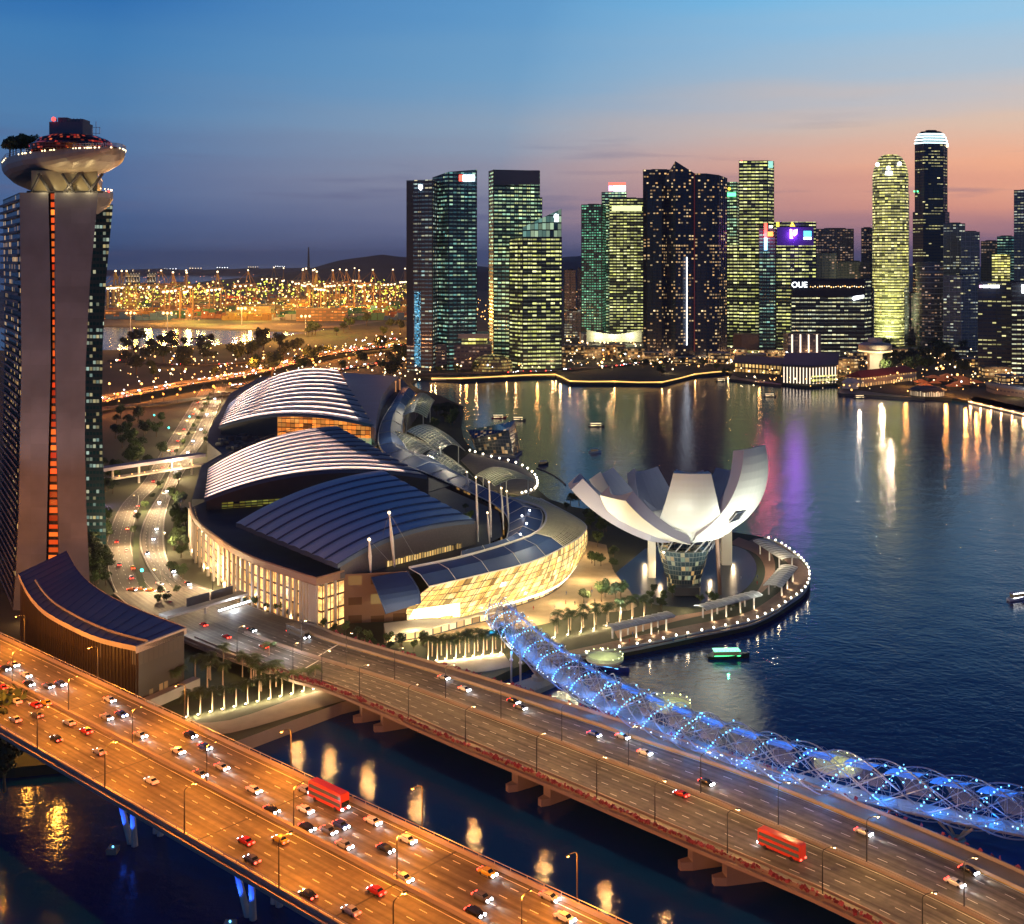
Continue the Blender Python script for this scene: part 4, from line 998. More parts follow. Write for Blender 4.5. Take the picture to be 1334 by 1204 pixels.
# museum floodlights on the promenade
for (px, py, tx, ty, tz, e, an) in ((893, 815, 893, 768, 56, 85000, 80), (1020, 805, 945, 760, 60, 230000, 80), (800, 805, 830, 760, 50, 110000, 80), (730, 720, 780, 750, 44, 60000, 80)):
    p = G(px, py, 4.5); t = G(tx, ty, 3); light('SPOT', p, e, (.96, 1, .86), .6, (t.x, t.y, tz), an, .8)
for px, py, e in ((860, 745, 2200), (925, 740, 2200), (893, 785, 1600), (840, 720, 3500), (955, 720, 3500), (800, 745, 3500)):
    light('POINT', G(px, py, 7), e, (1, .72, .4), .4)
light('POINT', (MC.x-18, MC.y+6, MC.z+19), 3500, (1, .95, .8), .5)
light('SPOT', G(730, 690, 6), 22000, (1, .85, .5), .5, (MC.x-48, MC.y+4, 44), 60)
# lily pond and ring path
pond = smoothpts([G(a, b, 3.05) for a, b in ((800, 748), (790, 770), (830, 782), (870, 790), (925, 790), (965, 772), (984, 750), (982, 728), (960, 712), (900, 705), (840, 715))], 3)
mb = MB(); mb.face([p for p in pond][::-1]); tag(mb.build('lily_pond', mat('pond_water', (.006, .012, .03), .3, spec=.35, bump=.3, bscale=.8)), kind='structure')
def ribbon(name, A, B, z, m, h=0.0, kind=None, parent=None):
    A = smoothpts([G(a, b, z) for a, b in A], 4); B = smoothpts([G(a, b, z) for a, b in B], 4)
    mb = MB(); mb.grid([[a, b] for a, b in zip(A, B)])
    if h:
        for S in (A, B): mb.grid([[a, a-Vector((0, 0, h))] for a in S])
    o = mb.build(name, m, parent); return tag(o, kind=kind) if kind else o
M_['rpave'] = mat('red_paving', (.30, .17, .12), .8, scale=.3, var=.2)
ribbon('path', ((950, 708), (985, 722), (997, 745), (985, 772), (960, 786), (920, 796), (860, 806), (800, 822)), ((962, 700), (1000, 716), (1010, 740), (1000, 765), (975, 782), (930, 798), (870, 812), (805, 832)), 3.12, M_['rpave'], kind='structure')
ribbon('boardwalk', ((700, 868), (771, 856), (896, 831), (979, 813), (1027, 787), (1053, 757), (1052, 742), (1036, 724), (1016, 710), (985, 700)), ((690, 858), (768, 842), (890, 816), (965, 801), (1008, 777), (1032, 752), (1032, 741), (1020, 728), (1004, 716), (975, 705)), 3.16, mat('timber_deck', (.20, .12, .09), .7, scale=.6, var=.4), kind='structure')
ribbon('plaza', ((500, 838), (600, 830), (700, 815), (760, 800), (830, 790), (800, 745), (790, 710)), ((500, 815), (590, 812), (650, 795), (715, 775), (745, 745), (755, 722), (745, 700)), 3.08, mat('plaza_stone', (.34, .25, .16), .8, scale=.25, var=.35), kind='structure')
# pergolas on the promenade
def pergola(a, b, wdt, lab, z=8.5, n=4, solid=False):
    A, B = G(a[0], a[1], z), G(b[0], b[1], z); u = (B-A).normalized(); v = Vector((-u.y, u.x, 0)); Ln = (B-A).length
    r = empty('pergola', A.lerp(B, .5)-Vector((0, 0, 5.5)), lab, 'pergola', 'pergolas on the museum promenade')
    mb = MB(); rows = [[A+u*Ln*i/10+v*wdt*s+Vector((0, 0, .8*math.sin(PI*(s+.5)))) for s in (-.5, -.2, .2, .5)] for i in range(11)]
    mb.grid(rows); mb.grid([[q-Vector((0, 0, .35)) for q in rw] for rw in rows]); mb.build('roof', mat('pergola_fabric', (.62, .6, .55), .6) if 'pergola_fabric' not in bpy.data.materials else bpy.data.materials['pergola_fabric'], r)
    mb = MB()
    for i in range(11): mb.tube([q+Vector((0, 0, .1)) for q in rows[i]], .12, 4)
    mb.build('rib', M_['white'], r)
    for i in range(n):
        for s in (-.35, .35):
            p = A+u*Ln*(i+.5)/n+v*wdt*s; mb = MB(); mb.tube([(p.x, p.y, 3.1), (p.x, p.y, z+.1)], .38, 7); mb.build('post', M_['white'], r)
            if s < 0: light('POINT', (p.x-v.x*1.2, p.y-v.y*1.2-.6, 3.9), 260, (1, .75, .42), .18)
    return r
pergola((793, 818), (872, 800), 7, 'leftmost pergola on the museum promenade, nearest the blue footbridge')
pergola((912, 792), (985, 773), 7, 'pergola in the middle of the museum promenade, below the slanted leg')
pergola((1006, 764), (1028, 738), 8, 'wide pale pergola near the tip of the museum promenade', n=3)
pergola((1030, 728), (992, 704), 9, 'brightly lit pavilion canopy at the outer bend of the promenade', n=3)
light('POINT', G(1008, 712, 16), 9000, (1, .85, .55), .5)
# lamps along the water edge
edge = smoothpts([G(a, b, 3.2) for a, b in ((718, 860), (771, 852), (830, 842), (896, 828), (940, 819), (979, 810), (1006, 798), (1028, 784), (1046, 771), (1054, 757), (1053, 742), (1046, 732), (1035, 722), (1016, 709), (995, 701))], 8)
pb = MB(); pb.box((0, 0, .45), (.25, .25, .9)); lpost = pb.mesh('bollard_post', M_['steel'])
hb = MB(); hb.ball((0, 0, 1.15), .42, 7, 5); lhead = hb.mesh('bollard_head', glow('bollard_glow', (1, .88, .66), 9))
k = 0; acc = 0; lastp = None
for a, b in zip(edge, edge[1:]):
    acc += (b-a).length
    if acc > 5.2:
        acc = 0; r = empty('bollard_lamp', b, '%s glowing bollard lamp from the footbridge along the promenade water edge' % ordw(k), 'lamp', 'bollard lamps on the promenade edge')
        inst('post', lpost, r); inst('lamp', lhead, r); k += 1
        if k % 3 == 0: light('POINT', b+Vector((0, 0, 1.9)), 220, (1, .8, .5), .15)
# quay wall and fender strip
mb = MB()
for a, b in zip(edge, edge[1:]): mb.face([a+Vector((0, -.5, -1.4)), b+Vector((0, -.5, -1.4)), b+Vector((0, -.5, .5)), a+Vector((0, -.5, .5))])
mb.tube([p+Vector((0, -.4, .5)) for p in edge], .3, 4)
tag(mb.build('quay_wall', mat('pale_quay', (.5, .5, .46), .7)), 'pale low quay wall curving round the museum promenade', 'wall')
# event jetty ring behind the museum with lamps
ring = smoothpts([G(a, b, 3.2) for a, b in ((612, 590), (640, 598), (672, 606), (693, 618), (700, 630), (697, 640), (680, 646))], 6)
mb = MB(); mb.prism(ring+[G(640, 640, 3.2), G(600, 600, 3.2)], 1, 3.4); tag(mb.build('event_jetty', M_['pave']), kind='structure')
for k, p in enumerate(ring[::2]):
    r = empty('bollard_lamp', p+Vector((0, 0, .2)), '%s glowing bollard lamp from the left around the event jetty rim' % ordw(k), 'lamp', 'bollard lamps on the event jetty'); inst('post', lpost, r, sc_=1.5); inst('lamp', lhead, r, sc_=1.6)
# crystal pavilion standing in the bay
cp = empty('crystal_pavilion', G(650, 600, 0), 'dark faceted glass pavilion standing in the bay behind the mall', 'pavilion')
mb = MB(); c = G(646, 592, 0)
base = [c+Vector(q) for q in ((-14, -10, 0), (14, -14, 0), (19, 6, 0), (4, 20, 0), (-16, 14, 0))]
top = [c+Vector(q) for q in ((-17, -12, 14), (10, -10, 20), (15, 8, 25), (2, 24, 20), (-22, 12, 17))]
M_['crys'] = winmat('crystal_glass', 2.2, 2.6, .14, lin(255, 180, 90), lin(230, 210, 160), .4, glass=(.03, .045, .055), wall=(.05, .06, .07), gx=.05, gy=(.05, .95), run=.4, seed=61, low=.1)
for i in range(5):
    a, b, c_, d = base[i], base[(i+1) % 5], top[(i+1) % 5], top[i]; ln = (b-a).length
    mb.face([a, b, c_, d], [(0, 0), (ln, 0), (ln, 20), (0, 17)])
mb.face(top, [(p.x, p.y) for p in top]); mb.build('glass_shell', M_['crys'], cp)
mb = MB(); mb.prism([p.lerp(c, -.08) for p in base], -1, 1.6); mb.build('base', M_['conc'], cp)
light('POINT', c+Vector((-4, -16, 12)), 1500, (1, .6, .3), .4)
# ---------------- double helix footbridge ----------------
hx = empty('footbridge', G(900, 955, 8), 'curving blue lit helix footbridge of crossing steel tubes over the bay', 'footbridge')
ax = smoothpts([G(a, b, 12.5) for a, b in ((650, 797), (668, 816), (700, 845), (745, 877), (785, 901), (830, 922), (900, 951), (1000, 985), (1100, 1012), (1200, 1034), (1334, 1060), (1480, 1084), (1600, 1100))], 12)
cum = [0]
for a, b in zip(ax, ax[1:]): cum.append(cum[-1]+(b-a).length)
HL = cum[-1]
def AX(d):
    d = max(0, min(HL-.001, d)); lo_, hi_ = 0, len(cum)-1
    while hi_-lo_ > 1:
        m = (lo_+hi_)//2
        if cum[m] <= d: lo_ = m
        else: hi_ = m
    k = (d-cum[lo_])/(cum[lo_+1]-cum[lo_]); p = ax[lo_].lerp(ax[lo_+1], k); t = (ax[lo_+1]-ax[lo_]); t.z = 0; t = t.normalized()
    return p, t, Vector((-t.y, t.x, 0))
def HP(d, ang, r, sx=1.0):
    p, t, s = AX(d); return p+s*(math.cos(ang)*r*sx)+Vector((0, 0, math.sin(ang)*r))
M_['hsteel'] = mat('helix_steel', (.24, .34, .52), .35, metal=.5)
RO, RI = 6.3, 5.1
M_['sparkw'] = glow('spark_white', (.6, .8, 1), 3)
mb = MB()
for k in range(6):
    ph = 2*PI*k/6; path = [HP(d, ph+d*2*PI/62, RO) for d in [HL*i/260 for i in range(261)]]; mb.tube(path, .2, 5)
mb.build('outer_helix', M_['hsteel'], hx)
mb = MB()
for k in range(5):
    ph = 2*PI*k/5; path = [HP(d, ph-d*2*PI/62, RI) for d in [HL*i/260 for i in range(261)]]; mb.tube(path, .15, 5)
mb.build('inner_helix', M_['hsteel'], hx)
st = MB(); d = 1.5; k = 0
while d < HL-4:
    for j in range(5):
        a = 2*PI*j/5+d*2*PI/62; st.tube([HP(d, a, RO), HP(d+3.1, a-.3, RI)], .07, 3); st.tube([HP(d, a, RO), HP(d-2.5, a+.55, RI)], .07, 3)
        if j % 2 == 0: st.tube([HP(d, a, RO), HP(d, a+2*PI/5, RO)], .06, 3)
    d += 3.6
st.build('strut', M_['hsteel'], hx)
# deck, canopy panes
mb = MB(); rows = []
n = int(HL/4)
for i in range(n+1):
    d = HL*i/n; p, t, s = AX(d); z = Vector((0, 0, -3.9)); rows.append([p+s*3.4+z, p-s*3.4+z, p-s*2.6+z-Vector((0, 0, .9)), p+s*2.6+z-Vector((0, 0, .9))])
mb.grid(rows, closed=True); mb.build('deck', mat('deck_plate', (.25, .27, .3), .6, scale=.7, var=.35), hx)
mb = MB()
for sgn in (-1, 1):
    mb.tube([AX(HL*i/n)[0]+AX(HL*i/n)[2]*3.3*sgn-Vector((0, 0, 2.8)) for i in range(n+1)], .07, 3)
    for i in range(0, n+1): p = AX(HL*i/n); q = p[0]+p[2]*3.3*sgn; mb.box((q.x, q.y, q.z-3.3), (.08, .08, 1.1))
mb.build('handrail', M_['steel'], hx)
# perforated steel and glass shading panels following the inner helix in segments
M_['mesh'] = mat('steel_mesh', (.16, .2, .3), .5, em=(.25, .4, 1), es=.07, scale=1.2, var=.7)  # faint emission paints the blue lamplight onto the mesh
M_['pane'] = mat('helix_panes', (.10, .22, .55), .3, em=(0, .22, 1), es=.45, scale=.8, var=.8)  # blue lamplight on the panes put in as their own glow
d = 3; k = 0
while d < HL-16:
    rows = []; mb = MB()
    for i in range(5):
        dd = d+8.0*i/4; rows.append([HP(dd+q*.7, .25+.17*q, RI-.25) for q in range(8)])
    mb.grid(rows); mb.build('canopy_pane', M_['pane'], hx)
    rows = []; mb = MB()
    for i in range(5):
        dd = d+4+7.0*i/4; rows.append([HP(dd+q*.5, 1.75+.16*q, RI-.3) for q in range(8)])
    mb.grid(rows); mb.build('mesh_panel', M_['mesh'], hx); d += 11.5
M_['mesh'].node_tree.nodes['Principled BSDF'].inputs['Alpha'].default_value = .45
M_['pane'].node_tree.nodes['Principled BSDF'].inputs['Alpha'].default_value = .8
# rows of blue beads on the tubes
beads = MB(); d = 2.0
strips = 0
while d < HL-6:
    bd = MB()
    for q in range(11):
        a = PI*1.06-q*.15; dd = d+q*.75+random.uniform(-.15, .15)
        bd.ball(HP(dd, a, RO+.12), random.uniform(.13, .30), 5, 3)
    o = bd.build('bead_light_row', M_['bluel'], hx); o['kind'] = 'stuff'; strips += 1
    d += 11.5
bd = MB()
for k in range(110):
    d = random.uniform(4, HL-6); a = random.uniform(.1, PI-.3)
    bd.ball(HP(d, a, random.choice((RO, RI))), random.uniform(.12, .34), 5, 3)
o = bd.build('spark_light', M_['bluel'], hx); o['kind'] = 'stuff'
bd = MB()
for k in range(150):
    d = random.uniform(4, HL-6); a = random.choice((PI*1.05, PI*.02, PI*1.12)); bd.ball(HP(d, a, RO), .17, 4, 3)
o = bd.build('white_spark_light', M_['sparkw'], hx); o['kind'] = 'stuff'
d = 6
while d < min(HL-4, 300):
    p, t, s = AX(d); light('POINT', p+Vector((0, 0, -1.6)), 1150, (.01, .26, 1), .3)
    light('POINT', p-s*8.5+Vector((0, 0, -1)), 700, (.01, .3, 1), .3)
    d += 13
d = 12
while d < 280:
    p, t, s = AX(d); light('POINT', p+Vector((0, 0, -.6)), 200, (.9, .92, 1), .25); d += 14
M_['pod_rail'] = mat('pod_rail_glass', (.5, .55, .5), .2); M_['pod_rail'].node_tree.nodes['Principled BSDF'].inputs['Alpha'].default_value = .3
# viewing pods on the bay side
for i, (px, py) in enumerate(((788, 852), (873, 912), (1092, 990))):
    c = G(px, py, 10); mb = MB()
    mb.lathe((c.x, c.y, 7.2), [(.1, 0), (5.5, .2), (6.6, .8), (6.6, 1.4), (.1, 1.42)], 28); po = mb.build('viewing_pod', mat('pod_deck', (.55, .55, .42), .6) if i == 0 else bpy.data.materials['pod_deck'], hx)
    mb = MB(); mb.lathe((c.x, c.y, 8.6), [(6.4, 0), (6.4, 1.2)], 28); sub(mb, 'glass_rail', M_['pod_rail'], po, hx)
    mb = MB()
    for q in range(11): a = -1.2+q*.42; mb.ball((c.x+6.4*math.cos(a), c.y+6.4*math.sin(a), 9.9), .2, 5, 3)
    sub(mb, 'lamp', glow('pod_glow', (.85, .95, .4), 6) if i == 0 else bpy.data.materials['pod_glow'], po, hx)
    light('POINT', c+Vector((0, 0, 3)), 1500, (.8, .9, .35), .3)
# piers
for d in (46, 96, 150, 206, 262):
    p, t, s = AX(d); mb = MB(); mb.tube([(p.x, p.y, -1), (p.x, p.y, 3)], 2.2, 10)
    for q in (-1, 1):
        for r_ in (-1, 1): mb.tube([(p.x, p.y, 2.5), tuple(p+t*q*4+s*r_*3-Vector((0, 0, 5)))], .35, 6)
    mb.build('pier', M_['girder'], hx)
# floating landing stage beside the footbridge
ls = empty('landing_stage', G(720, 905, 1), 'grey pontoon landing stage beside the blue footbridge, near the quay', 'pontoon')
mb = MB(); mb.prism([G(a, b, 1.2) for a, b in ((665, 893), (742, 868), (757, 876), (690, 905))], 0, 1.6); mb.build('float', M_['conc'], ls)
mb = MB(); mb.prism([G(a, b, 6.4) for a, b in ((780, 918), (808, 908), (850, 930), (830, 940))], 5.8, 6.6); mb.build('ramp', M_['conc'], ls)
mb = MB()
for px, py in ((666, 893), (678, 897)): p = G(px, py, 0); mb.tube([(p.x, p.y, 0), (p.x, p.y, 12)], .35, 8); mb.ball((p.x, p.y, 9), .7)
mb.build('mooring_pile', M_['steel'], ls)
# ---------------- downtown towers ----------------
WG = dict(  # the dim values paint a faint glowing sheen on unlit panes
 teal=winmat('teal_office_windows', 5.89, 5.25, .9, lin(170, 225, 185), lin(225, 232, 150), 1.1, glass=(0.033, 0.165, 0.198), wall=(.015, .045, .055), gx=.07, gy=(.34, .80), run=0.78, low=.12, seed=101, dim=0.05),
 teal2=winmat('deep_teal_windows', 5.38, 5.25, .8, lin(130, 210, 200), lin(200, 225, 170), .8, glass=(0.033, 0.165, 0.231), wall=(.012, .04, .06), gx=.08, gy=(.36, .78), run=0.55, low=.08, seed=102, runw=3, dim=0.06),
 blue=winmat('blue_office_windows', 5.38, 5.25, .8, lin(180, 225, 225), lin(235, 215, 150), .8, glass=(0.033, 0.115, 0.231), wall=(.012, .03, .06), gx=.08, gy=(.36, .78), run=0.38, low=.07, seed=103, runw=4, dim=0.05),
 lime=winmat('lime_office_windows', 6.14, 5.25, .92, lin(226, 230, 120), lin(240, 240, 170), 1.15, glass=(0.026, 0.066, 0.066), wall=(.015, .025, .03), gx=.06, gy=(.36, .80), run=0.76, low=.12, seed=104, dim=0.03),
 dark=winmat('dark_residential_windows', 4.35, 4.64, .6, lin(255, 190, 110), lin(255, 225, 170), .8, glass=(0.026, 0.044, 0.088), wall=(.02, .022, .04), gx=.16, gy=(.3, .76), run=0.3, low=0.14, seed=105, runw=2),
 green=winmat('green_grid_windows', 4.61, 4.76, .9, lin(90, 200, 150), lin(150, 225, 180), .8, glass=(0.033, 0.165, 0.132), wall=(.02, .05, .05), gx=.14, gy=(.3, .78), run=.8, low=.3, seed=106),
 grey=winmat('grey_tower_windows', 5.12, 4.88, .8, lin(235, 225, 160), lin(210, 225, 220), .7, glass=(0.044, 0.066, 0.099), wall=(.13, .13, .16), gx=.08, gy=(.42, .85), run=0.42, low=.07, seed=107, runw=3, dim=0.03),
 navy=winmat('navy_tower_windows', 5.63, 5.49, .9, lin(240, 232, 170), lin(225, 215, 130), 1.0, glass=(0.018, 0.031, 0.077), wall=(.014, .018, .04), gx=.08, gy=(.42, .76), run=0.34, low=.05, seed=108),
 bands=winmat('banded_office_windows', 5.89, 5.98, .95, lin(240, 232, 170), lin(225, 235, 200), 1.1, glass=(0.022, 0.035, 0.066), wall=(.014, .018, .03), gx=.05, gy=(.40, .74), run=0.68, low=.15, seed=109, runw=6, dim=0.02),
 gold=winmat('golden_office_windows', 5.12, 5.00, .95, lin(232, 226, 110), lin(244, 232, 160), 1.25, glass=(0.088, 0.088, 0.044), wall=(.06, .06, .04), gx=.04, gy=(.30, .88), run=.75, low=.35, seed=110, dim=.10),
 dim=winmat('dim_tower_windows', 5.12, 4.88, .6, lin(255, 190, 130), lin(230, 200, 180), .45, glass=(0.066, 0.066, 0.110), wall=(.10, .09, .11), gx=.15, gy=(.35, .8), run=0.32, low=0.1, seed=111),
)
M_['mull'] = mat('dark_mullion', (.02, .028, .035), .5)
M_['lightfr'] = mat('light_frame', (.34, .34, .38), .6)
def poly_px(pts):   # list of (px, Y)
    return [Vector(((px-CX)*Y*YS/F, Y*YS, 0)) for px, Y in pts]
YS = 1.0
def ztop(py, Y): return CH-(py-HZ)*Y/F
def zs(py, Y): return CH-(py-HZ)*Y*YS/F
def GS(px, py, Y): return GY(px, py, Y*YS)
def tower(label, corners, py, win, Yref=None, fins=12.0, roofbox=True, parts=(), cat='skyscraper', topz=None, floors=0, base=3, fm='mull', name='office_tower', crown=3.0, winsides=None):
    """corners: (px, Y) footprint; py: pixel of the roof at the nearest corner (or a list, one per corner)"""
    P = poly_px(corners); Yn = Yref or min(c[1] for c in corners)
    if isinstance(py, (list, tuple)): tz = [zs(p, c[1]) for p, c in zip(py, corners)]
    else: tz = [zs(py, Yn)]*len(P)
    z = max(tz); cx = sum(p.x for p in P)/len(P); cyy = sum(p.y for p in P)/len(P)
    r = empty(name, (cx, cyy, base), label, cat)
    mb = MB(); mb.prism(P, base, z, top=False, topz=tz); mb.build('facade', WG[win] if isinstance(win, str) else win, r)
    mb = MB(); mb.prism([p.lerp(Vector((cx, cyy, 0)), .02) for p in P], base, z, top=True, sides=False, topz=[t-crown for t in tz] if not isinstance(py, (list, tuple)) else [t-.3 for t in tz]); mb.build('roof', M_['roof'], r)
    # vertical fins and floor edges stand proud of the glass
    mb = MB(); n = len(P)
    a_ = sum(P[i].x*P[(i+1) % n].y-P[(i+1) % n].x*P[i].y for i in range(n)); sg = 1 if a_ > 0 else -1
    for i in range(n):
        p, q = P[i], P[(i+1) % n]; d = (q-p).length; v = (q-p).normalized(); o = Vector((v.y, -v.x, 0))*sg
        if o.y > .25: continue
        k = max(1, int(d/fins))
        for j in range(k+1):
            t = j/k; c = p.lerp(q, t)+o*.25; tzz = tz[i]+(tz[(i+1) % n]-tz[i])*t
            mb.box((c.x, c.y, (base+tzz)/2), (.5, .5, tzz-base), math.atan2(v.y, v.x))
        if floors:
            zz = base+floors
            while zz < min(tz[i], tz[(i+1) % n]):
                c0, c1 = p+o*.35, q+o*.35
                mb.face([(c0.x, c0.y, zz-.35), (c1.x, c1.y, zz-.35), (c1.x, c1.y, zz+.35), (c0.x, c0.y, zz+.35)]); mb.face([(p.x, p.y, zz+.35), (q.x, q.y, zz+.35), (c1.x, c1.y, zz+.35), (c0.x, c0.y, zz+.35)])
                zz += floors
    mb.build('facade_frame', M_[fm], r)
    if roofbox and not isinstance(py, (list, tuple)):
        mb = MB(); Wd = abs(P[0].x-P[1].x) or 20
        mb.box((cx, cyy, z-crown+2.2), (Wd*.5, Wd*.35, 5.5), .1); mb.box((cx+Wd*.2, cyy-3, z-crown+1.5), (Wd*.18, 6, 5), .1)
        mb.build('plant_room', M_['dark'], r)
    r['_z'] = z; del r['_z']
    return r, P, z
def sign(root, px0, px1, py0, py1, Y, m, name='sign', lean=0, th=.6):
    a, b = GS(px0, py0, Y), GS(px1, py1, Y); mb = MB(); mb.box(((a.x+b.x)/2, Y*YS, (a.z+b.z)/2), (abs(b.x-a.x), th, abs(a.z-b.z))); return mb.build(name, m, root)
def sgn(root, pts, Y, m, name='emblem', th=.5):
    mb = MB(); P = [GS(a, b, Y) for a, b in pts]; Q = [p+Vector((0, th, 0)) for p in P]; mb.face(P); mb.face(Q[::-1])
    for i in range(len(P)): j = (i+1) % len(P); mb.face([P[i], P[j], Q[j], Q[i]])
    return mb.build(name, m, root)
SW = glow('sign_white', (.9, .95, 1), 4.5); SR = glow('sign_red', (1, .08, .05), 3.5); SC = glow('sign_cyan', (.12, .75, .9), 1.8); SP = glow('sign_purple', (.75, .25, 1), 7); SPK = glow('sign_pink', (1, .5, .8), 2.5)
SG = glow('sign_green', (.1, 1, .3), 3.5); SY = glow('sign_yellow', (1, .7, .05), 2.5); SO = glow('sign_orange', (1, .25, .05), 3); SB = glow('sign_blue', (.25, .65, 1), 3.5)
# 1 pair on the left
r, P, z = tower('dark blue glass tower at the left end of the skyline, lit blue at its foot', [(530, 1560), (563.5, 1545), (571, 1590), (536, 1600)], 234, 'blue', fins=14, roofbox=False)
sign(r, 530, 539, 238, 450, 1556.5, M_['mull'], 'corner_shaft')
sgn(r, [(545, 241), (550.5, 241), (550.5, 245), (548, 248.5), (545, 245)], 1550, SW)
mb = MB(); a = GS(540, 380, 1553); b = GS(548, 478, 1553)
m_led = winmat('led_media_wall', 1.6, 1.6, .8, lin(70, 180, 235), lin(160, 225, 245), 1.5, glass=(.01, .1, .2), wall=(.01, .08, .15), run=.9, low=.4, seed=121)
mb.face([(a.x, 1552, b.z), (b.x, 1552, b.z), (b.x, 1552, a.z), (a.x, 1552, a.z)], [(0, b.z), (9, b.z), (9, a.z), (0, a.z)]); mb.build('media_wall', m_led, r)
r, P, z = tower('teal office tower with slanted top and red and white sign', [(564, 1600), (584, 1565), (621, 1580), (621, 1640), (575, 1650)], [231, 224, 221, 222, 230], 'teal2', fins=13)
sign(r, 603, 618.5, 228, 236, 1571, SW); sign(r, 598, 603, 228, 236, 1570.6, SR, 'sign_end')
r, P, z = tower('tall dark teal tower with black crown, middle of the left cluster', [(637, 1660), (643, 1632), (703, 1650), (700, 1710)], 221, 'teal', fins=15, roofbox=False)
sign(r, 643.5, 702.5, 222, 241, 1631, WG['dim'], 'crown')
r, P, z = tower('short stepped wing against the right side of the black crowned tower', [(700, 1645), (706, 1650), (706, 1700), (700, 1700)], 257, 'teal', roofbox=False)
r, P, z = tower('teal glass tower with a slanted glowing glass crown and white emblem', [(664, 1560), (681, 1535), (731.5, 1545), (731, 1600), (668, 1610)], [313, 309, 309, 309, 313], 'lime', fins=10, roofbox=False)
mb = MB(); a, b = GS(681, 309, 1534.5), GS(731.5, 309, 1544.5); t0, t1 = GS(681, 296, 1534.5), GS(731.5, 272, 1544.5); mb.face([a, b, t1, t0], [(0, 0), (50, 0), (50, 35), (0, 14)])
mb.face([b, b+Vector((0, 50, 0)), t1+Vector((0, 50, 0)), t1], [(0, 0), (50, 0), (50, 35), (0, 35)])
mb.build('glass_crown', winmat('crown_glass', 5, 9, .8, lin(120, 180, 170), lin(200, 225, 180), .55, glass=(.02, .08, .08), wall=(.01, .03, .03), gx=.05, gy=(.05, .95), run=.8, seed=122, low=.3), r)
sgn(r, [(722, 280), (724, 278.5), (727.5, 280), (728, 284), (727, 289), (722, 289), (723, 285), (721.5, 283)], 1541, SW)
r, P, z = tower('lower teal shoulder in front of the black crowned tower', [(643, 1600), (664, 1590), (668, 1640), (646, 1640)], 335, 'teal', fins=9, roofbox=False)
# low podium between, with gold dome canopy
r = empty('podium_block', G(610, 478, 3), 'low horizontal block between the two left towers with a lit loading deck', 'podium')
for nm, q, m in (('upper_slab', (585, 637, 435, 441, 1570), M_['pale']), ('deck_opening', (590, 634, 441, 449, 1572), WG['gold']), ('lower_block', (560, 640, 449, 485, 1568), WG['dim'])):
    a, b = GS(q[0], q[2], q[4]), GS(q[1], q[3], q[4]); mb = MB(); mb.prism([(a.x, q[4]), (b.x, q[4]), (b.x, q[4]+50), (a.x, q[4]+50)], b.z, a.z); mb.build(nm, m, r)
r = empty('dome_canopy', G(642, 482, 3), 'gold lit ribbed canopy hall at the foot of the left towers', 'canopy hall')
mb = MB(); c = G(642, 484, 3); mb.lathe((c.x, c.y, 3), [(26, 0), (26, 10), (22, 17), (14, 21), (.1, 23)], 24, 1, .7); mb.build('shell', winmat('canopy_hall_glass', 3, 4, .8, lin(255, 200, 110), lin(225, 220, 130), .5, glass=(.1, .1, .05), wall=(.08, .08, .06), run=.9, seed=123), r)
# 5 / 6
YS = 1.4
tower('green lit grid tower left of the pink signed tower', [(757.5, 1500), (784, 1490), (790, 1530), (760, 1540)], 266, 'green', fins=8)
r, P, z = tower('office tower with bright pink and white rooftop sign', [(784, 1530), (816, 1525), (816, 1560), (788, 1570)], 250, 'teal', fins=9, roofbox=False)
sign(r, 793, 798, 242, 249, 1523, SPK); sign(r, 799, 815, 242, 249, 1522, SW); sign(r, 793, 815, 238, 241.5, 1523, SR, 'sign_crown')
r, P, z = tower('dark setback tower with bright pale crown floor beside the pink sign', [(794, 1480), (838, 1480), (838, 1520), (796, 1520)], 258, 'lime', fins=10)
sign(r, 797, 836, 268, 275, 1478.5, glow('pale_crown_glow', (.85, .9, .4), 1.3), 'crown_light')
r = empty('curved_podium', G(800, 470, 3), 'pale floodlit curved podium below the pink signed tower', 'podium')
mb = MB(); pts = [GS(a, 437-6*math.sin((a-764)/73*PI)*-1, 1440) for a in range(764, 838, 6)]
for a, b in zip(pts, pts[1:]): mb.face([(a.x, 1440*YS, 8), (b.x, 1440*YS, 8), (b.x, 1440*YS, b.z+10), (a.x, 1440*YS, a.z+10)])
mb.build('floodlit_band', mat('podium_stone', (.5, .5, .38), .7), r)
mb = MB(); a, b = GS(757, 445, 1445), GS(838, 445, 1445); mb.prism([(a.x, 1442*YS), (b.x, 1442*YS), (b.x, 1480*YS), (a.x, 1480*YS)], 3, 22); mb.build('block', M_['conc'], r)
for px in (780, 800, 822): light('POINT', GS(px, 438, 1432), 22000, (1, .95, .6), 1)
YS = 1.2
# 7 residential sails
r, P, z = tower('broad dark residential tower left of the pointed sail tower', [(838, 1440), (878, 1440), (878, 1480), (838, 1480)], 221, 'dark', fins=7, roofbox=True, floors=0, name='apartment_tower')
r, P, z = tower('slim slate tower with a notched slanting top in front of the broad dark tower', [(843, 1400), (862, 1392), (870, 1400), (846, 1430)], [246, 240, 243, 246], 'dark', fins=6, name='apartment_tower')
r, P, z = tower('dark pointed sail shaped tower with white light line', [(866, 1400), (880, 1385), (905, 1395), (905, 1440), (870, 1440)], [232, 210, 226, 226, 230], 'dark', fins=8, name='apartment_tower')
sign(r, 894, 895.5, 335, 450, 1387.5, glow('light_line', (.75, .85, 1), 2.6), 'light_line'); sign(r, 904, 905.2, 226, 458, 1393, SPK if False else mat('red_edge', (.2, .05, .05), .6, em=(1, .1, .1), es=.05), 'edge_line')
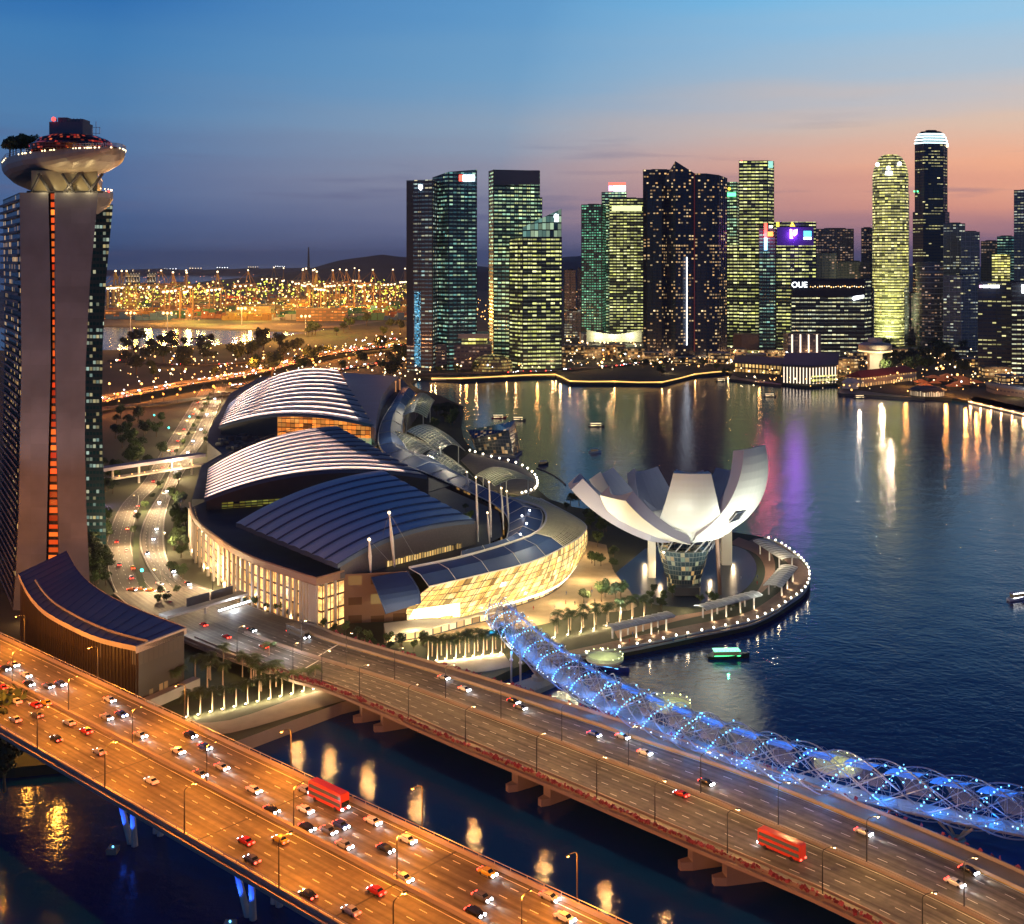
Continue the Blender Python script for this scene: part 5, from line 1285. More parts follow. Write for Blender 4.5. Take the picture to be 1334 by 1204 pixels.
r, P, z = tower('round shouldered dark apartment tower right of the pointed sail', [(905, 1395), (920, 1390), (936, 1396), (947, 1412), (947, 1450), (905, 1450)], [226, 226, 228, 232, 232, 228], 'dark', fins=6, name='apartment_tower')
YS = 1.25
# 8
r, P, z = tower('slim tower with round green sign behind the round shouldered apartments', [(946, 1600), (960, 1595), (966, 1640), (948, 1640)], 237, 'teal', fins=8, roofbox=False)
sign(r, 947, 958.5, 251, 256, 1592, SG); mb = MB(); mb.ball(GS(950, 246, 1591), 2.6); mb.build('lamp', SY, r)
r, P, z = tower('lower lime windowed wing below the green signed tower', [(945, 1480), (964, 1478), (966, 1510), (946, 1510)], 320, 'lime', fins=8)
# 9
r, P, z = tower('very tall dark slab with lime lit floors, tallest in the middle cluster', [(963, 1470), (1000, 1466), (1008, 1480), (1008, 1520), (966, 1520)], 209, 'lime', fins=14, roofbox=False)
sign(r, 1001, 1007, 210, 219, 1467, glow('corner_lantern', (.4, .9, .75), .9), 'corner_lantern'); mb = MB(); mb.ball(GS(966, 210, 1470), 1.3); mb.build('beacon', M_['redl'], r)
r = empty('stone_podium', G(970, 478, 3), 'brown stone box at the foot of the tallest middle tower', 'podium')
mb = MB(); a = poly_px([(955, 1420), (966, 1412), (989, 1420), (989, 1450), (957, 1450)]); mb.prism(a, 3, zs(436, 1420)); mb.build('block', mat('brown_stone', (.22, .16, .13), .8), r)
mb = MB(); mb.prism([p.lerp(a[0], -.02) for p in a], 3, 12); mb.build('shopfront', WG['gold'], r)
# 10 neon
r, P, z = tower('dark tower with vertical blue neon bar and orange screen', [(989, 1420), (1010, 1415), (1012, 1450), (990, 1450)], 298, 'teal2', fins=7, roofbox=False)
sign(r, 995.5, 999.5, 291, 310, 1412.5, SR); sign(r, 995.5, 999.5, 310, 326, 1412, SB, 'neon_bar'); sign(r, 1000, 1007, 302, 308, 1412.5, SO, 'screen'); sign(r, 1002, 1006, 294, 297, 1412, SW, 'top_sign')
# 11 purple swirl
r, P, z = tower('dark blue tower with glowing purple swirl and cyan square signs', [(1008, 1440), (1040, 1432), (1063, 1440), (1063, 1480), (1012, 1480)], 289, 'lime', fins=9, roofbox=False)
sign(r, 1012, 1060, 296, 320, 1431, mat('violet_wall', (.03, .02, .08), .4, em=(.15, .05, .5), es=.12), 'dark_panel')
sgn(r, [(1029, 298.5), (1032, 299), (1032, 307), (1033, 311), (1029, 311)], 1429.5, SP); sgn(r, [(1033.5, 300), (1039, 298.5), (1038.5, 305), (1035, 308), (1032.5, 306)], 1429.5, SP)
sign(r, 1047, 1057, 301, 308, 1429.5, SC, 'cyan_sign'); sign(r, 1047, 1057, 309, 312, 1429.5, SW, 'white_sign'); sgn(r, [(1029, 295), (1032, 289), (1036, 295)], 1430, SY, 'lantern'); sign(r, 1011.5, 1015, 289.5, 295.5, 1430, SY, 'lantern')
light('POINT', GS(1036, 306, 1422), 60000, (.40, .08, 1), 6)  # added light, strengthens the purple streak on the water
light('POINT', GS(998, 306, 1405), 60000, (1, .12, .25), 4)  # added light, strengthens the red streak on the water
YS = 1.3
# 12 long office block with rooftop bar
r, P, z = tower('wide dark low office block with white lettered sign and rooftop terrace lights', [(1031, 1330), (1126, 1325), (1135, 1345), (1135, 1380), (1031, 1380)], 364, 'bands', fins=13, roofbox=False)
sign(r, 1033, 1127, 366, 386, 1322.5, mat('sign_board', (.012, .015, .03), .6), 'roof_screen')
tx = bpy.data.curves.new('letters', 'FONT'); tx.body = 'OUE'; tx.size = 11.5; tx.extrude = .3; tx.align_x = 'CENTER'
to = bpy.data.objects.new('tmp', tx); C.objects.link(to); dg = bpy.context.evaluated_depsgraph_get(); me = bpy.data.meshes.new_from_object(to.evaluated_get(dg)); bpy.data.objects.remove(to)
me.materials.clear(); me.materials.append(SW); lo_ = bpy.data.objects.new('lettering', me); C.objects.link(lo_); lo_.parent = r; q = GS(1041.5, 374.5, 1321.5); lo_.location = q-r.location; lo_.rotation_euler = (PI/2, 0, 0)
sgn(r, [(1110, 388), (1113, 386), (1125.5, 384.5), (1125.5, 388), (1112, 391.5)], 1322, SW)
for k in range(24):
    px = 1056+k*3; mb = MB(); mb.ball(GS(px, 373.5+random.uniform(-.7, .9), 1321.5), random.uniform(.6, 1.0), 5, 3); mb.build('terrace_lamp', M_['warml'] if k % 3 else M_['sodl'], r)
YS = 1.3
# back blocks
tower('grey slab with red beacon behind the low office block', [(1063, 1800), (1112, 1790), (1112, 1830), (1063, 1830)], 298, 'dim', fins=10)
tower('slim grey slab left of the golden round tower', [(1122, 1780), (1137, 1780), (1137, 1810), (1122, 1810)], 297, 'dim', fins=10)
tower('low wide grey block just left of the golden round tower', [(1066, 1700), (1134, 1690), (1134, 1730), (1066, 1730)], 341, 'dim', fins=12)
tower('brown block behind the purple signed tower', [(1060, 1600), (1090, 1595), (1090, 1630), (1060, 1630)], 330, 'dim', fins=10)
YS = 1.45
# 14 golden round tower
r = empty('round_tower', GS(1158, 460, 1380)*1, 'golden floodlit round tower with ringed floors and domed crown', 'skyscraper'); r.location.z = 3
cxx = GS(1160, 300, 1385).x; yy = 1385*YS; rad = 20.5
def zt(py): return zs(py, 1365)
def ovl(r0, r1, py0, py1, n=1):
    return [(r0, zt(py0)), (r1, zt(py1))]
mb = MB(); mb.lathe((cxx-1.5*YS, yy, 0), [(17.0*YS, 3), (17.0*YS, zt(375))], 40, 1, .85); mb.build('lower_shaft', WG['gold'], r)
mb = MB(); mb.lathe((cxx, yy, 0), [(a_*YS, zt(b_)) for a_, b_ in ((20.5, 375), (20.5, 229), (19.6, 221), (17, 211), (12.5, 203), (8, 200), (.1, 199.5))], 40, 1, .85); mb.build('upper_shaft', WG['gold'], r)
mb = MB(); mb.lathe((cxx+14*YS, yy+10, 0), [(10*YS, 3), (10*YS, zt(251))], 24); mb.build('rear_shaft', WG['grey'], r)
mb = MB(); z = 10
while z < zt(203):
    py = 338-(z-150)*F/(1365*YS); R_ = YS*( 17.7 if py > 375 else (21.2 if py > 229 else 21.2-8.5*((229-py)/26)**1.8))
    cx_ = cxx-1.5*YS if py > 375 else cxx
    mb.lathe((cx_, yy, z), [(R_-.8, -.5), (R_, -.5), (R_, .5), (R_-.8, .5)], 40, 1, .85); z += 4.1*1.5*YS
mb.build('floor_ring', mat('floodlit_ring', (.55, .55, .38), .5, em=(.75, .75, .3), es=.22), r)  # floodlight on the rings put in as their own faint glow
sgn(r, [(1153, 228), (1163, 228), (1162, 223), (1154, 223)], 1362, SW); mb = MB(); mb.ball(GS(1157.5, 219, 1362), 3.6); mb.ball(GS(1143, 214.5, 1368), 3.6); mb.ball(GS(1172, 213.5, 1368), 3.6); mb.build('crown_lamp', SW, r)
for px, py in ((1148, 450), (1168, 450)): light('SPOT', GS(px, py, 1330), 700000, (.9, .95, .4), 1, GS(1157, 400, 1385), 70)
# 15 tallest tower
r, P, z = tower('tallest navy tower with white banded cap, right of the golden round tower', [(1192, 1500), (1204, 1488), (1229, 1490), (1234, 1502), (1234, 1540), (1194, 1540)], 187, 'navy', fins=9, roofbox=False)
mb = MB(); c = GS(1213, 187, 1512)
def ring8(py, k): return [Vector((c.x+(p.x-c.x)*k, c.y+(p.y-c.y)*k, zs(py, 1490))) for p in P]
lv = [(187, 1.0), (183, .97), (179, .90), (176, .84), (172, .72), (170, .62)]; rws = [ring8(*q) for q in lv]; mb.grid(rws, closed=True); mb.face(rws[-1]); mb.build('cap', M_['mull'], r)
mb = MB()
for py, k in ((186, 1.0), (182, .965), (178, .89), (174.5, .80)): mb.tube([p+(p-c)*.02 for p in ring8(py, k)], 1.4, 4, True)
mb.build('cap_light_band', glow('band_glow', (.7, .95, 1), 2.4), r)
mb = MB(); mb.ball(GS(1234, 190.5, 1487), 2.6); mb.build('side_lamp', M_['warml'], r); mb = MB(); mb.ball(GS(1191, 249.5, 1487), 1.6); mb.ball(GS(1195.5, 249.5, 1487), 1.6); mb.build('green_lamp', SG, r)
mb = MB(); mb.prism([c+(Vector((p.x, p.y, 0))-Vector((c.x, c.y, 0)))*.4-Vector((0, 0, 0)) if False else Vector((c.x+(p.x-c.x)*.35, c.y+(p.y-c.y)*.35, 0)) for p in P], zs(170, 1490)-1, zs(168.5, 1490)+1); mb.build('plant_room', M_['dark'], r)
mb = MB(); mb.prism([Vector((c.x+(p.x-c.x)*1.14, c.y+(p.y-c.y)*1.14, 0)) for p in P], 3, zs(276, 1490), topz=None); mb.build('lower_shaft', WG['navy'], r)
YS = 1.4
# 16.. right
r = empty('round_tower', GS(1211, 460, 1400), 'grey ringed round tower in front of the tallest navy tower', 'skyscraper'); r.location.z = 3
q = GS(1211, 400, 1410); mb = MB(); mb.lathe((q.x, 1410*YS, 0), [(15.5*YS, 3), (15.5*YS, zs(342, 1400)), (.1, zs(341, 1400))], 28); mb.build('shaft', WG['dim'], r)
mb = MB(); zz = 12
while zz < zs(344, 1400): mb.lathe((q.x, 1410*YS, zz), [(15.6*YS, -.7), (16.3*YS, -.7), (16.3*YS, .7), (15.6*YS, .7)], 28); zz += 9
mb.build('floor_ring', M_['lightfr'], r)
tower('narrow bare grey slab beside the grey ringed tower', [(1182, 1450), (1196, 1445), (1196, 1480), (1182, 1480)], 382, 'dim', fins=6)
YS = 1.35
tower('dark grid tower with stepped top right of the tallest tower', [(1229, 1480), (1257, 1475), (1257, 1510), (1229, 1510)], 291, 'grey', fins=9, floors=0, fm='lightfr')
tower('white framed grid tower right of the stepped top', [(1252, 1430), (1276, 1425), (1276, 1460), (1254, 1460)], 302, 'grey', fins=7, floors=8, fm='lightfr')
tower('grey framed mid rise in front of the white framed grid tower', [(1229, 1390), (1252, 1380), (1275, 1390), (1275, 1420), (1229, 1420)], 359, 'grey', fins=7, floors=8, fm='lightfr')
tower('dim slab with red roof beacon behind the far right cluster', [(1278, 1700), (1303, 1690), (1303, 1730), (1278, 1730)], 314, 'dim', fins=9)
tower('tower with blue sign behind the far right cluster', [(1299, 1640), (1322, 1640), (1322, 1670), (1299, 1670)], 308, 'teal2', fins=9)
tower('cream lit office block behind the navy front block', [(1292, 1560), (1316, 1555), (1316, 1590), (1292, 1590)], 332, 'gold', fins=9)
tower('grey tower cut off by the right edge of the picture', [(1321, 1500), (1352, 1490), (1352, 1540), (1321, 1540)], 247, 'grey', fins=6, fm='lightfr')
YS = 1.13
r, P, z = tower('navy front office block with a red and white sign at its top left', [(1274, 1330), (1322, 1320), (1325, 1360), (1276, 1370)], 367, 'navy', fins=16, roofbox=False)
sign(r, 1276, 1279, 371.5, 375, 1318, SPK); sign(r, 1280.5, 1288.5, 371.5, 375, 1318, SW); sign(r, 1290, 1302, 371.5, 375.2, 1318, SW, 'sign_end')
r, P, z = tower('teal office block with white corner sign at the right edge', [(1318, 1290), (1356, 1280), (1356, 1330), (1320, 1340)], 368, 'bands', fins=10, roofbox=False)
sign(r, 1331, 1340, 371, 382, 1277, SW)
YS = 1.0
for lab, c_, py in (('lowest grey block far left of the skyline gap', [(735, 2300), (750, 2290), (750, 2330), (735, 2330)], 352), ('pair of far flats behind the pointed sail', [(752, 2500), (757, 2500), (757, 2530), (752, 2530)], 350)):
    tower(lab, c_, py, 'dim', fins=12, name='far_block', cat='building')
YS = 1.3
# infill blocks low behind the waterfront
infill = [(735, 757, 405, 1700), (1012, 1030, 420, 1500), (1136, 1160, 452, 1500), (1240, 1262, 455, 1400)]
for i, (a, b, py, Y) in enumerate(infill):
    tower(['low block right of the slanted crown tower', 'low dark block under the purple signed tower', 'low block behind the foot of the golden tower', 'low block behind the waterfront trees'][i], [(a, Y), (b, Y-6), (b, Y+35), (a, Y+35)], py, 'grey', fins=8, cat='building', name='low_block')
YS = 1.0
# ---------------- downtown waterfront ----------------
def ledge(name, pix, label, h=.9):
    P_ = smoothpts([G(a, b, 3.2) for a, b in pix], 2); mb = MB()
    mb.tube([p+Vector((0, -.8, .6)) for p in P_], .75, 5)
    for a, b in zip(P_, P_[1:]): mb.m = 1; mb.face([a+Vector((0, -1, -1.6)), b+Vector((0, -1, -1.6)), b+Vector((0, -1, .5)), a+Vector((0, -1, .5))])
    r = tag(mb.build(name, [glow('edge_glow', (1, .55, .14), 1.5) if 'edge_glow' not in bpy.data.materials else bpy.data.materials['edge_glow'], M_['pale']]), label, 'railing')
    for k in range(0, len(P_), 2): light('POINT', P_[k]+Vector((0, -4, 3)), 2200, (1, .55, .18), .5)
ledge('lit_railing', [(562, 493.5), (600, 493.5), (660, 490.5), (724, 488.5), (742, 497), (800, 497.5), (862, 498.5), (905, 488), (948, 484)], 'long golden lit railing along the left downtown waterfront')
r = empty('water_pavilion', G(1050, 500, 3), 'dark waterfront pavilion striped with white lit vertical bars', 'pavilion')
mb = MB(); P_ = [G(1019, 499, 3), G(1057, 501, 3), G(1090, 499, 3), G(1092, 482, 3), G(1025, 482, 3)]; zt_ = 24
mb.prism(P_, 1, zt_); mb.build('body', mat('pavilion_body', (.05, .04, .035), .5), r)
mb = MB(); mb.prism([p+(p-G(1055, 492, 3))*.05 for p in P_], zt_, zt_+1.6); mb.build('roof', M_['roof'], r)
gb = glow('bar_glow', (1, .82, .6), 1.6)
for (a, b, n) in ((P_[0], P_[1], 9), (P_[1], P_[2], 8)):
    for k in range(n):
        p = a.lerp(b, (k+.5)/n); mb = MB(); mb.box((p.x, p.y-.8, 13), (1.0, .6, 19)); mb.build('light_bar', gb, r)
mb = MB(); wallstrip(mb, [P_[1]+Vector((0, -1.2, 10)), P_[2]+Vector((0, -1.2, 10))], 4, 0); mb.build('restaurant_window', WG['gold'], r)
r = empty('ferry_terminal', G(985, 490, 3), 'low waterfront terminal with a row of golden arches and flat roof', 'terminal')
mb = MB(); P_ = [G(957, 484, 3), G(1016, 488, 3), G(1018, 478, 3), G(960, 474, 3)]; mb.prism(P_, 3, 14); mb.build('body', winmat('terminal_arches', 5, 9, 1, lin(255, 190, 100), lin(255, 210, 130), 1.0, gx=.2, gy=(.05, .85), run=2, low=1, seed=131, glass=(.2, .14, .08), wall=(.12, .09, .07)), r)
mb = MB(); mb.prism([p+(p-G(988, 481, 3))*.08 for p in P_], 14, 15.4); mb.build('roof', M_['roof'], r)
mb = MB(); mb.prism([G(950, 494, 2), G(1018, 502, 2), G(1018, 489, 2), G(956, 485, 2)], -1, 2.4); tag(mb.build('jetty', M_['dark']), 'dark timber jetty in front of the ferry terminal', 'jetty')
# mushroom control tower
c = G(1140, 490, 3); r = empty('control_tower', c, 'pale mushroom shaped control tower with a lit ring on the waterfront', 'tower')
def zz_(py): return zs(py, c.y)
mb = MB(); mb.prism([(c.x+dx, c.y+dy) for dx, dy in ((-8, -4), (8, -4), (8, 6), (-8, 6))], 3, zz_(460)); mb.build('stem', M_['pale'], r)
mb = MB(); mb.lathe((c.x, c.y, 0), [(9, zz_(461)), (20, zz_(457)), (20.5, zz_(449)), (17, zz_(447)), (9, zz_(446)), (8.5, zz_(440)), (.1, zz_(440))], 28); mb.build('cab', mat('cab_stone', (.5, .45, .36), .6), r)
mb = MB(); mb.lathe((c.x, c.y, zz_(457)), [(20.2, -.7), (21, -.7), (21, .5), (20.2, .5)], 28); mb.build('ring_light', glow('ring_glow', (1, .7, .3), 2.0), r)
light('POINT', c+Vector((0, -26, 22)), 45000, (1, .8, .45), 1); light('POINT', c+Vector((14, -20, 3)), 9000, (1, .8, .45), 1)
# pier with red roof
r = empty('pier_hall', G(1140, 502, 3), 'long white pier hall with a red tiled roof and lit arches', 'pier hall')
a, b = G(1112, 503, 3), G(1183, 494, 3); v = (b-a).normalized(); n_ = Vector((-v.y, v.x, 0)); W_ = 11
mb = MB(); wallstrip(mb, [Vector((p.x, p.y, 13)) for p in (a-n_*W_, b-n_*W_, b+n_*W_, a+n_*W_, a-n_*W_)], 3, 0)
mb.build('wall', winmat('pier_arches', 5.5, 10, 1, lin(255, 190, 110), lin(255, 200, 120), .8, gx=.25, gy=(.1, .7), run=2, low=1, seed=132, glass=(.25, .2, .15), wall=(.4, .36, .3)), r)
mb = MB(); e0, e1 = a-v*2, b+v*2; q = [e0-n_*(W_+1.5), e1-n_*(W_+1.5), e1, e0]; h = Vector((0, 0, 1))
mb.face([q[0]+h*10, q[1]+h*10, b-v*6+h*17, a+v*6+h*17]); mb.face([e0+n_*(W_+1.5)+h*10, e1+n_*(W_+1.5)+h*10, b-v*6+h*17, a+v*6+h*17]); mb.face([q[0]+h*10, e0+n_*(W_+1.5)+h*10, a+v*6+h*17]); mb.face([q[1]+h*10, e1+n_*(W_+1.5)+h*10, b-v*6+h*17])
mb.build('roof', mat('red_tiles', (.33, .06, .035), .7, scale=.6, var=.3), r)
light('POINT', G(1150, 508, 14), 16000, (1, .75, .45), 1); light('POINT', G(1120, 512, 12), 12000, (1, .8, .6), 1); light('POINT', G(1160, 500, 34), 26000, (1, .7, .5), 1)
mb = MB(); c = G(1108, 506, 3); mb.lathe((c.x, c.y, 3), [(9, 0), (9, 7), (11, 7), (4, 11.5), (.1, 12)], 8); o = mb.build('pier_head', mat('white_gable', (.5, .48, .46), .6), r)
mb = MB(); mb.prism([G(1092, 513, 2), G(1205, 520, 2), G(1195, 508, 2), G(1095, 502, 2)], -1, 2.6); tag(mb.build('jetty', M_['dark']), 'dark quay deck in front of the red roofed pier hall', 'jetty')
# round floating pavilion
c = G(1213, 519, 1); r = empty('round_pavilion', c, 'round low pavilion on the water with glowing vertical slats', 'pavilion')
mb = MB(); mb.lathe((c.x, c.y+12, 0), [(19, 0), (19, 1.5), (18, 1.6), (18, 9)], 40, 1, .8); mb.build('slat_wall', winmat('slat_wall', 2.0, 12, 1, lin(255, 225, 180), lin(255, 215, 160), 1.1, gx=.28, gy=(.12, .72), run=2, low=1, seed=133, glass=(.3, .25, .2), wall=(.05, .04, .04)), r)
mb = MB(); mb.lathe((c.x, c.y+12, 0), [(20, 9), (14, 12), (6, 13), (.1, 13.2)], 40, 1, .8); mb.build('roof', M_['roof'], r)
# long lit jetty at right
mb = MB(); q = [G(1262, 522, 3), G(1345, 541, 3), G(1345, 533, 3), G(1270, 516, 3)]; mb.prism(q, -1, 3); jt = tag(mb.build('long_jetty', M_['pave']), 'long jetty edged with golden lamps at the right edge', 'jetty')
mb = MB()
for k in range(34): p = q[0].lerp(q[1], k/33); mb.ball((p.x, p.y-.6, 2.0), .75, 5, 3)
o = mb.build('edge_lamp', glow('jetty_lamp', (1, .62, .3), 3.5), jt)
for k in range(7): p = q[0].lerp(q[1], k/6); light('POINT', (p.x, p.y-5, 3), 3500, (1, .5, .2), .6)
r = empty('event_tent', G(1315, 520, 3), 'long dark event roof beside the lit jetty', 'tent')
mb = MB(); a, b = G(1298, 514, 3), G(1345, 520, 3); mb.prism([a, b, b+Vector((0, 30, 0)), a+Vector((0, 30, 0))], 11, 14); mb.build('roof', M_['blueroof'], r)
mb = MB(); mb.prism([a+Vector((0, 3, 0)), b+Vector((0, 3, 0)), b+Vector((0, 27, 0)), a+Vector((0, 27, 0))], 3, 11, top=False); mb.build('wall', WG['dim'], r)
# hawker roofs, orange lamplight put into the tiles as a glow
M_['hawk'] = mat('glowing_tiles', (.5, .18, .07), .7, em=(1, .25, .06), es=.12, var=.5, scale=.3)
for k in range(16):
    px, py = random.uniform(1195, 1275), random.uniform(492, 508); c = G(px, py, 3)
    r = empty('food_stall', c, '%s orange lit stall roof from the left among the trees behind the waterfront' % ordw(k), 'stall', 'food stalls behind the waterfront')
    mb = MB(); sx_, sy_ = random.uniform(5, 9), random.uniform(8, 14); mb.box((c.x, c.y, 5), (sx_*1.6, sy_, 4)); mb.build('booth', WG['gold'], r)
    mb = MB(); mb.box((c.x, c.y, 8.5), (sx_*2, sy_*1.3, 3), 0, .2); mb.build('roof', M_['hawk'], r)
for px, py, e in ((1205, 498, 14000), (1232, 502, 14000), (1258, 508, 30000), (1272, 512, 16000), (1180, 492, 15000), (1100, 480, 15000), (1080, 475, 12000)): light('POINT', G(px, py, 13), e, (1, .36, .08), 1)

YS = 1.0
gb2 = bpy.data.materials['bar_glow']
r = empty('bar_fronted_block', G(1048, 468, 3), 'dark low block with four tall white light bars, left foot of the lettered office block', 'building')
q = G(1048, 470, 3); mb = MB(); mb.prism([(q.x-24, q.y), (q.x+24, q.y), (q.x+24, q.y+30), (q.x-24, q.y+30)], 3, 42); mb.build('block', WG['dim'], r)
for k in range(4): mb = MB(); mb.box((q.x-18+k*12, q.y-.6, 25), (2.0, 1, 32)); mb.build('light_bar', gb2, r)
WS = [winmat('row_shops_%d' % k, 5, 5, .9, lin(255, 185, 95), lin(255, 215, 150), .9, gx=.1, gy=(.15, .8), run=.8, low=.3, seed=150+k, wall=(.16, .12, .09), tex=.1) for k in range(3)]
bx = [(748, 462), (775, 466), (800, 462), (822, 468), (852, 474), (872, 470), (893, 474), (915, 472), (938, 474), (960, 470), (985, 474), (1008, 466), (1080, 478), (1098, 482), (1120, 470), (1175, 470), (1200, 462), (1232, 466), (1262, 478), (1300, 492), (1325, 500), (640, 480), (700, 482), (728, 478), (548, 482)]
for i, (px, py) in enumerate(sorted(bx)):
    c = G(px, py, 3); w_, d_, h_ = random.uniform(20, 42), random.uniform(14, 24), random.uniform(8, 17)
    r = empty('low_building', c, '%s warmly lit low building from the left along the downtown shore' % ordw(i), 'building', 'low lit buildings along the downtown shore')
    mb = MB(); P_ = [(c.x-w_/2, c.y), (c.x+w_/2, c.y-3), (c.x+w_/2, c.y+d_), (c.x-w_/2, c.y+d_)]; mb.prism(P_, 3, 3+h_, top=False); mb.build('wall', WS[i % 3], r)
    mb = MB(); mb.prism([(a+(a-c.x)*.05, b+(b-c.y)*.05-1) for a, b in P_], 3+h_, 4.2+h_); mb.build('roof', M_['roof'] if i % 2 else M_['conc'], r)
    if i % 2: light('POINT', (c.x, c.y-14, 9), 9000, (1, .55, .22), .8)
# ---------------- cars ----------------
def carmesh(L=4.5, W=1.8, H=1.45, van=False):
    b = MB(); hw_ = W/2
    prof = [(-L/2, .35), (-L/2, .8), (-L/2+.15, .95), (-L*.32, 1.0), (-L*.2, H), (L*.12, H), (L*.27, .98), (L/2-.25, .82), (L/2, .6), (L/2, .35)] if not van else [(-L/2, .4), (-L/2, H-.1), (-L/2+.2, H), (L*.28, H), (L*.42, 1.1), (L/2, .95), (L/2, .4)]
    n = len(prof)
    def yw(z): return hw_ if z < 1.02 else hw_*.8
    Lv = [(x, -yw(z), z) for x, z in prof]; Rv = [(x, yw(z), z) for x, z in prof]
    for i in range(n): j = (i+1) % n; b.face([Lv[i], Lv[j], Rv[j], Rv[i]])
    b.face(Lv[::-1]); b.face(Rv)
    g = MB(); e = .02
    if not van:
        for s in (-1, 1):
            g.face([(-L*.30, s*(hw_*.97), 1.02), (L*.25, s*(hw_*.97), 1.02), (L*.11, s*(hw_*.81+e), H-.06), (-L*.19, s*(hw_*.81+e), H-.06)])
        g.face([(L*.275+e, -hw_*.85, 1.0), (L*.275+e, hw_*.85, 1.0), (L*.125+e, hw_*.76, H-.03), (L*.125+e, -hw_*.76, H-.03)])
        g.face([(-L*.325-e, -hw_*.85, 1.02), (-L*.325-e, hw_*.85, 1.02), (-L*.205-e, hw_*.76, H-.03), (-L*.205-e, -hw_*.76, H-.03)])
    else:
        for s in (-1, 1): g.face([(-L*.45, s*(hw_*.9), 1.1), (L*.36, s*(hw_*.9), 1.1), (L*.28, s*(hw_*.82), H-.12), (-L*.45, s*(hw_*.82), H-.12)])
        g.face([(L*.425+e, -hw_*.78, 1.12), (L*.425+e, hw_*.78, 1.12), (L*.29+e, hw_*.76, H-.06), (L*.29+e, -hw_*.76, H-.06)])
    wh = MB(); wh.tube([(0, -.12, 0), (0, .12, 0)], .34, 10)
    return b, g, wh
PAINT = {k: mat('car_paint_'+k, c, .25, metal=.2, var=.03, spec=.6) for k, c in dict(white=(.7, .7, .7), black=(.015, .015, .018), silver=(.4, .41, .43), red=(.5, .03, .02), blue=(.03, .06, .3), yellow=(.7, .45, .03), grey=(.12, .12, .13), orange=(.65, .2, .03)).items()}
HLm = glow('headlamp', (.85, .9, 1), 26); TLm = glow('taillamp', (1, .05, .03), 9)
b_, g_, w_ = carmesh(); carB = {k: b_.mesh('car_body', m) for k, m in PAINT.items()}; carG = g_.mesh('car_windows', M_['glass']); whm = w_.mesh('car_wheel', M_['dark'])
h_ = MB(); h_.ball((0, 0, 0), .36, 6, 4, .8); hm = h_.mesh('headlight', HLm); h2 = MB(); h2.box((0, 0, 0), (.05, .36, .16)); hm2 = h2.mesh('headlight', HLm); tm = MB(); tm.box((0, 0, 0), (.22, .56, .3)); tmm = tm.mesh('taillight', TLm)
def car(p, ang, col, label, group, beams=True, cat='car', L=4.5, sc_=.93, lights='both'):
    r = empty('car', p, label, cat, group, ang); r.scale = (sc_,)*3
    inst('body', carB[col], r); inst('window', carG, r)
    for x in (-1.35, 1.35):
        for y in (-.82, .82): inst('wheel', whm, r, (x, y, .34))
    for y in (-.62, .62): inst('headlight', hm if beams else hm2, r, (L/2-.05 if beams else L/2-.02, y, .66)); inst('taillight', tmm, r, (-L/2-.02, y, .75))
    if beams:
        d = Vector((math.cos(ang), math.sin(ang), 0)); light('SPOT', p+d*2.6+Vector((0, 0, .8)), 1500, (1, .95, .85), .12, p+d*12+Vector((0, 0, -.5)), 48, .8)
    return r
def busm(root, colm, win, L=12, H=3.9, W=2.5, decker=True):
    o = root.location; b = MB(); b.box((0, 0, .45+H/2), (L, W, H-.2)); b.box((0, 0, H+.42), (L*.96, W*.9, .18)); me = b.mesh('bus_body', colm); bo = inst('body', me, root)
    bev = bo.modifiers.new('bev', 'BEVEL'); bev.width = .15; bev.segments = 2
    for z in ((1.75, 3.3) if decker else (2.0,)):
        g = MB()
        g.box((0, 0, z), (L*.94, W+.06, .8)); inst('window_band', g.mesh('bus_windows', win), root)
    g = MB(); g.box((L/2+.02, 0, 1.9), (.08, W*.88, 1.3)); inst('windscreen', g.mesh('bus_screen', M_['glass']), root)
    for x in (-L*.3, L*.32):
        for y in (-W/2+.1, W/2-.1): inst('wheel', whm, root, (x, y, .5), 0, 1.45)
    for y in (-.95, .95): inst('headlight', hm, root, (L/2+.05, y, .9)); inst('taillight', tmm, root, (-L/2-.05, y, 1.0))
M_['buswin'] = mat('bus_window', (.03, .03, .035), .2, em=(1, .7, .35), es=.06, var=.5, scale=1.5)
cols = ['black', 'silver', 'white', 'black', 'grey', 'blue', 'silver', 'white']
tcols = ['red', 'silver', 'white', 'red', 'grey', 'yellow', 'black', 'silver']
def place(px, py, st, z, i, road, going, group, col=None, n=0):
    p = G(px, py, z); d, t = st.near(p); u = st.dir(d); q = st.pt(d, t)
    if going == 'to': ang = math.atan2(u.y, u.x)
    else: ang = math.atan2(-u.y, -u.x)
    col = col or (cols if going == 'to' else tcols)[i % 8]
    return car(Vector((p.x, p.y, q.z+.01)), ang, col, '%s %s car from the left on %s, painted %s' % (ordw(i), {'to': 'oncoming', 'fr': 'departing'}[going], road, col), group, beams=(going == 'to'))
hwto = sorted([(7, 873), (18, 868), (34, 882), (38, 893), (63, 896), (79, 893), (143, 914), (139, 937), (158, 933), (183, 960), (232, 981), (248, 960), (267, 976), (261, 1011), (289, 1002), (331, 1032), (354, 1058), (398, 1032), (398, 1058), (400, 1081), (428, 1085), (444, 1078), (449, 1104), (486, 1073), (531, 1097), (502, 1109), (526, 1147), (635, 1140), (716, 1172), (628, 1172), (619, 1192), (736, 1199)])
for i, (px, py) in enumerate(hwto): place(px, py, HW, Z1, i, 'the orange viaduct', 'to', 'cars driving towards the camera on the viaduct', col={8: 'blue', 29: 'yellow'}.get(i))
hwfr = sorted([(3, 898), (21, 916), (46, 921), (60, 918), (48, 934), (90, 944), (73, 965), (129, 982), (197, 1020), (320, 1099), (365, 1097), (328, 1123), (401, 1169), (490, 1164), (457, 1190), (112, 955), (20, 940)])
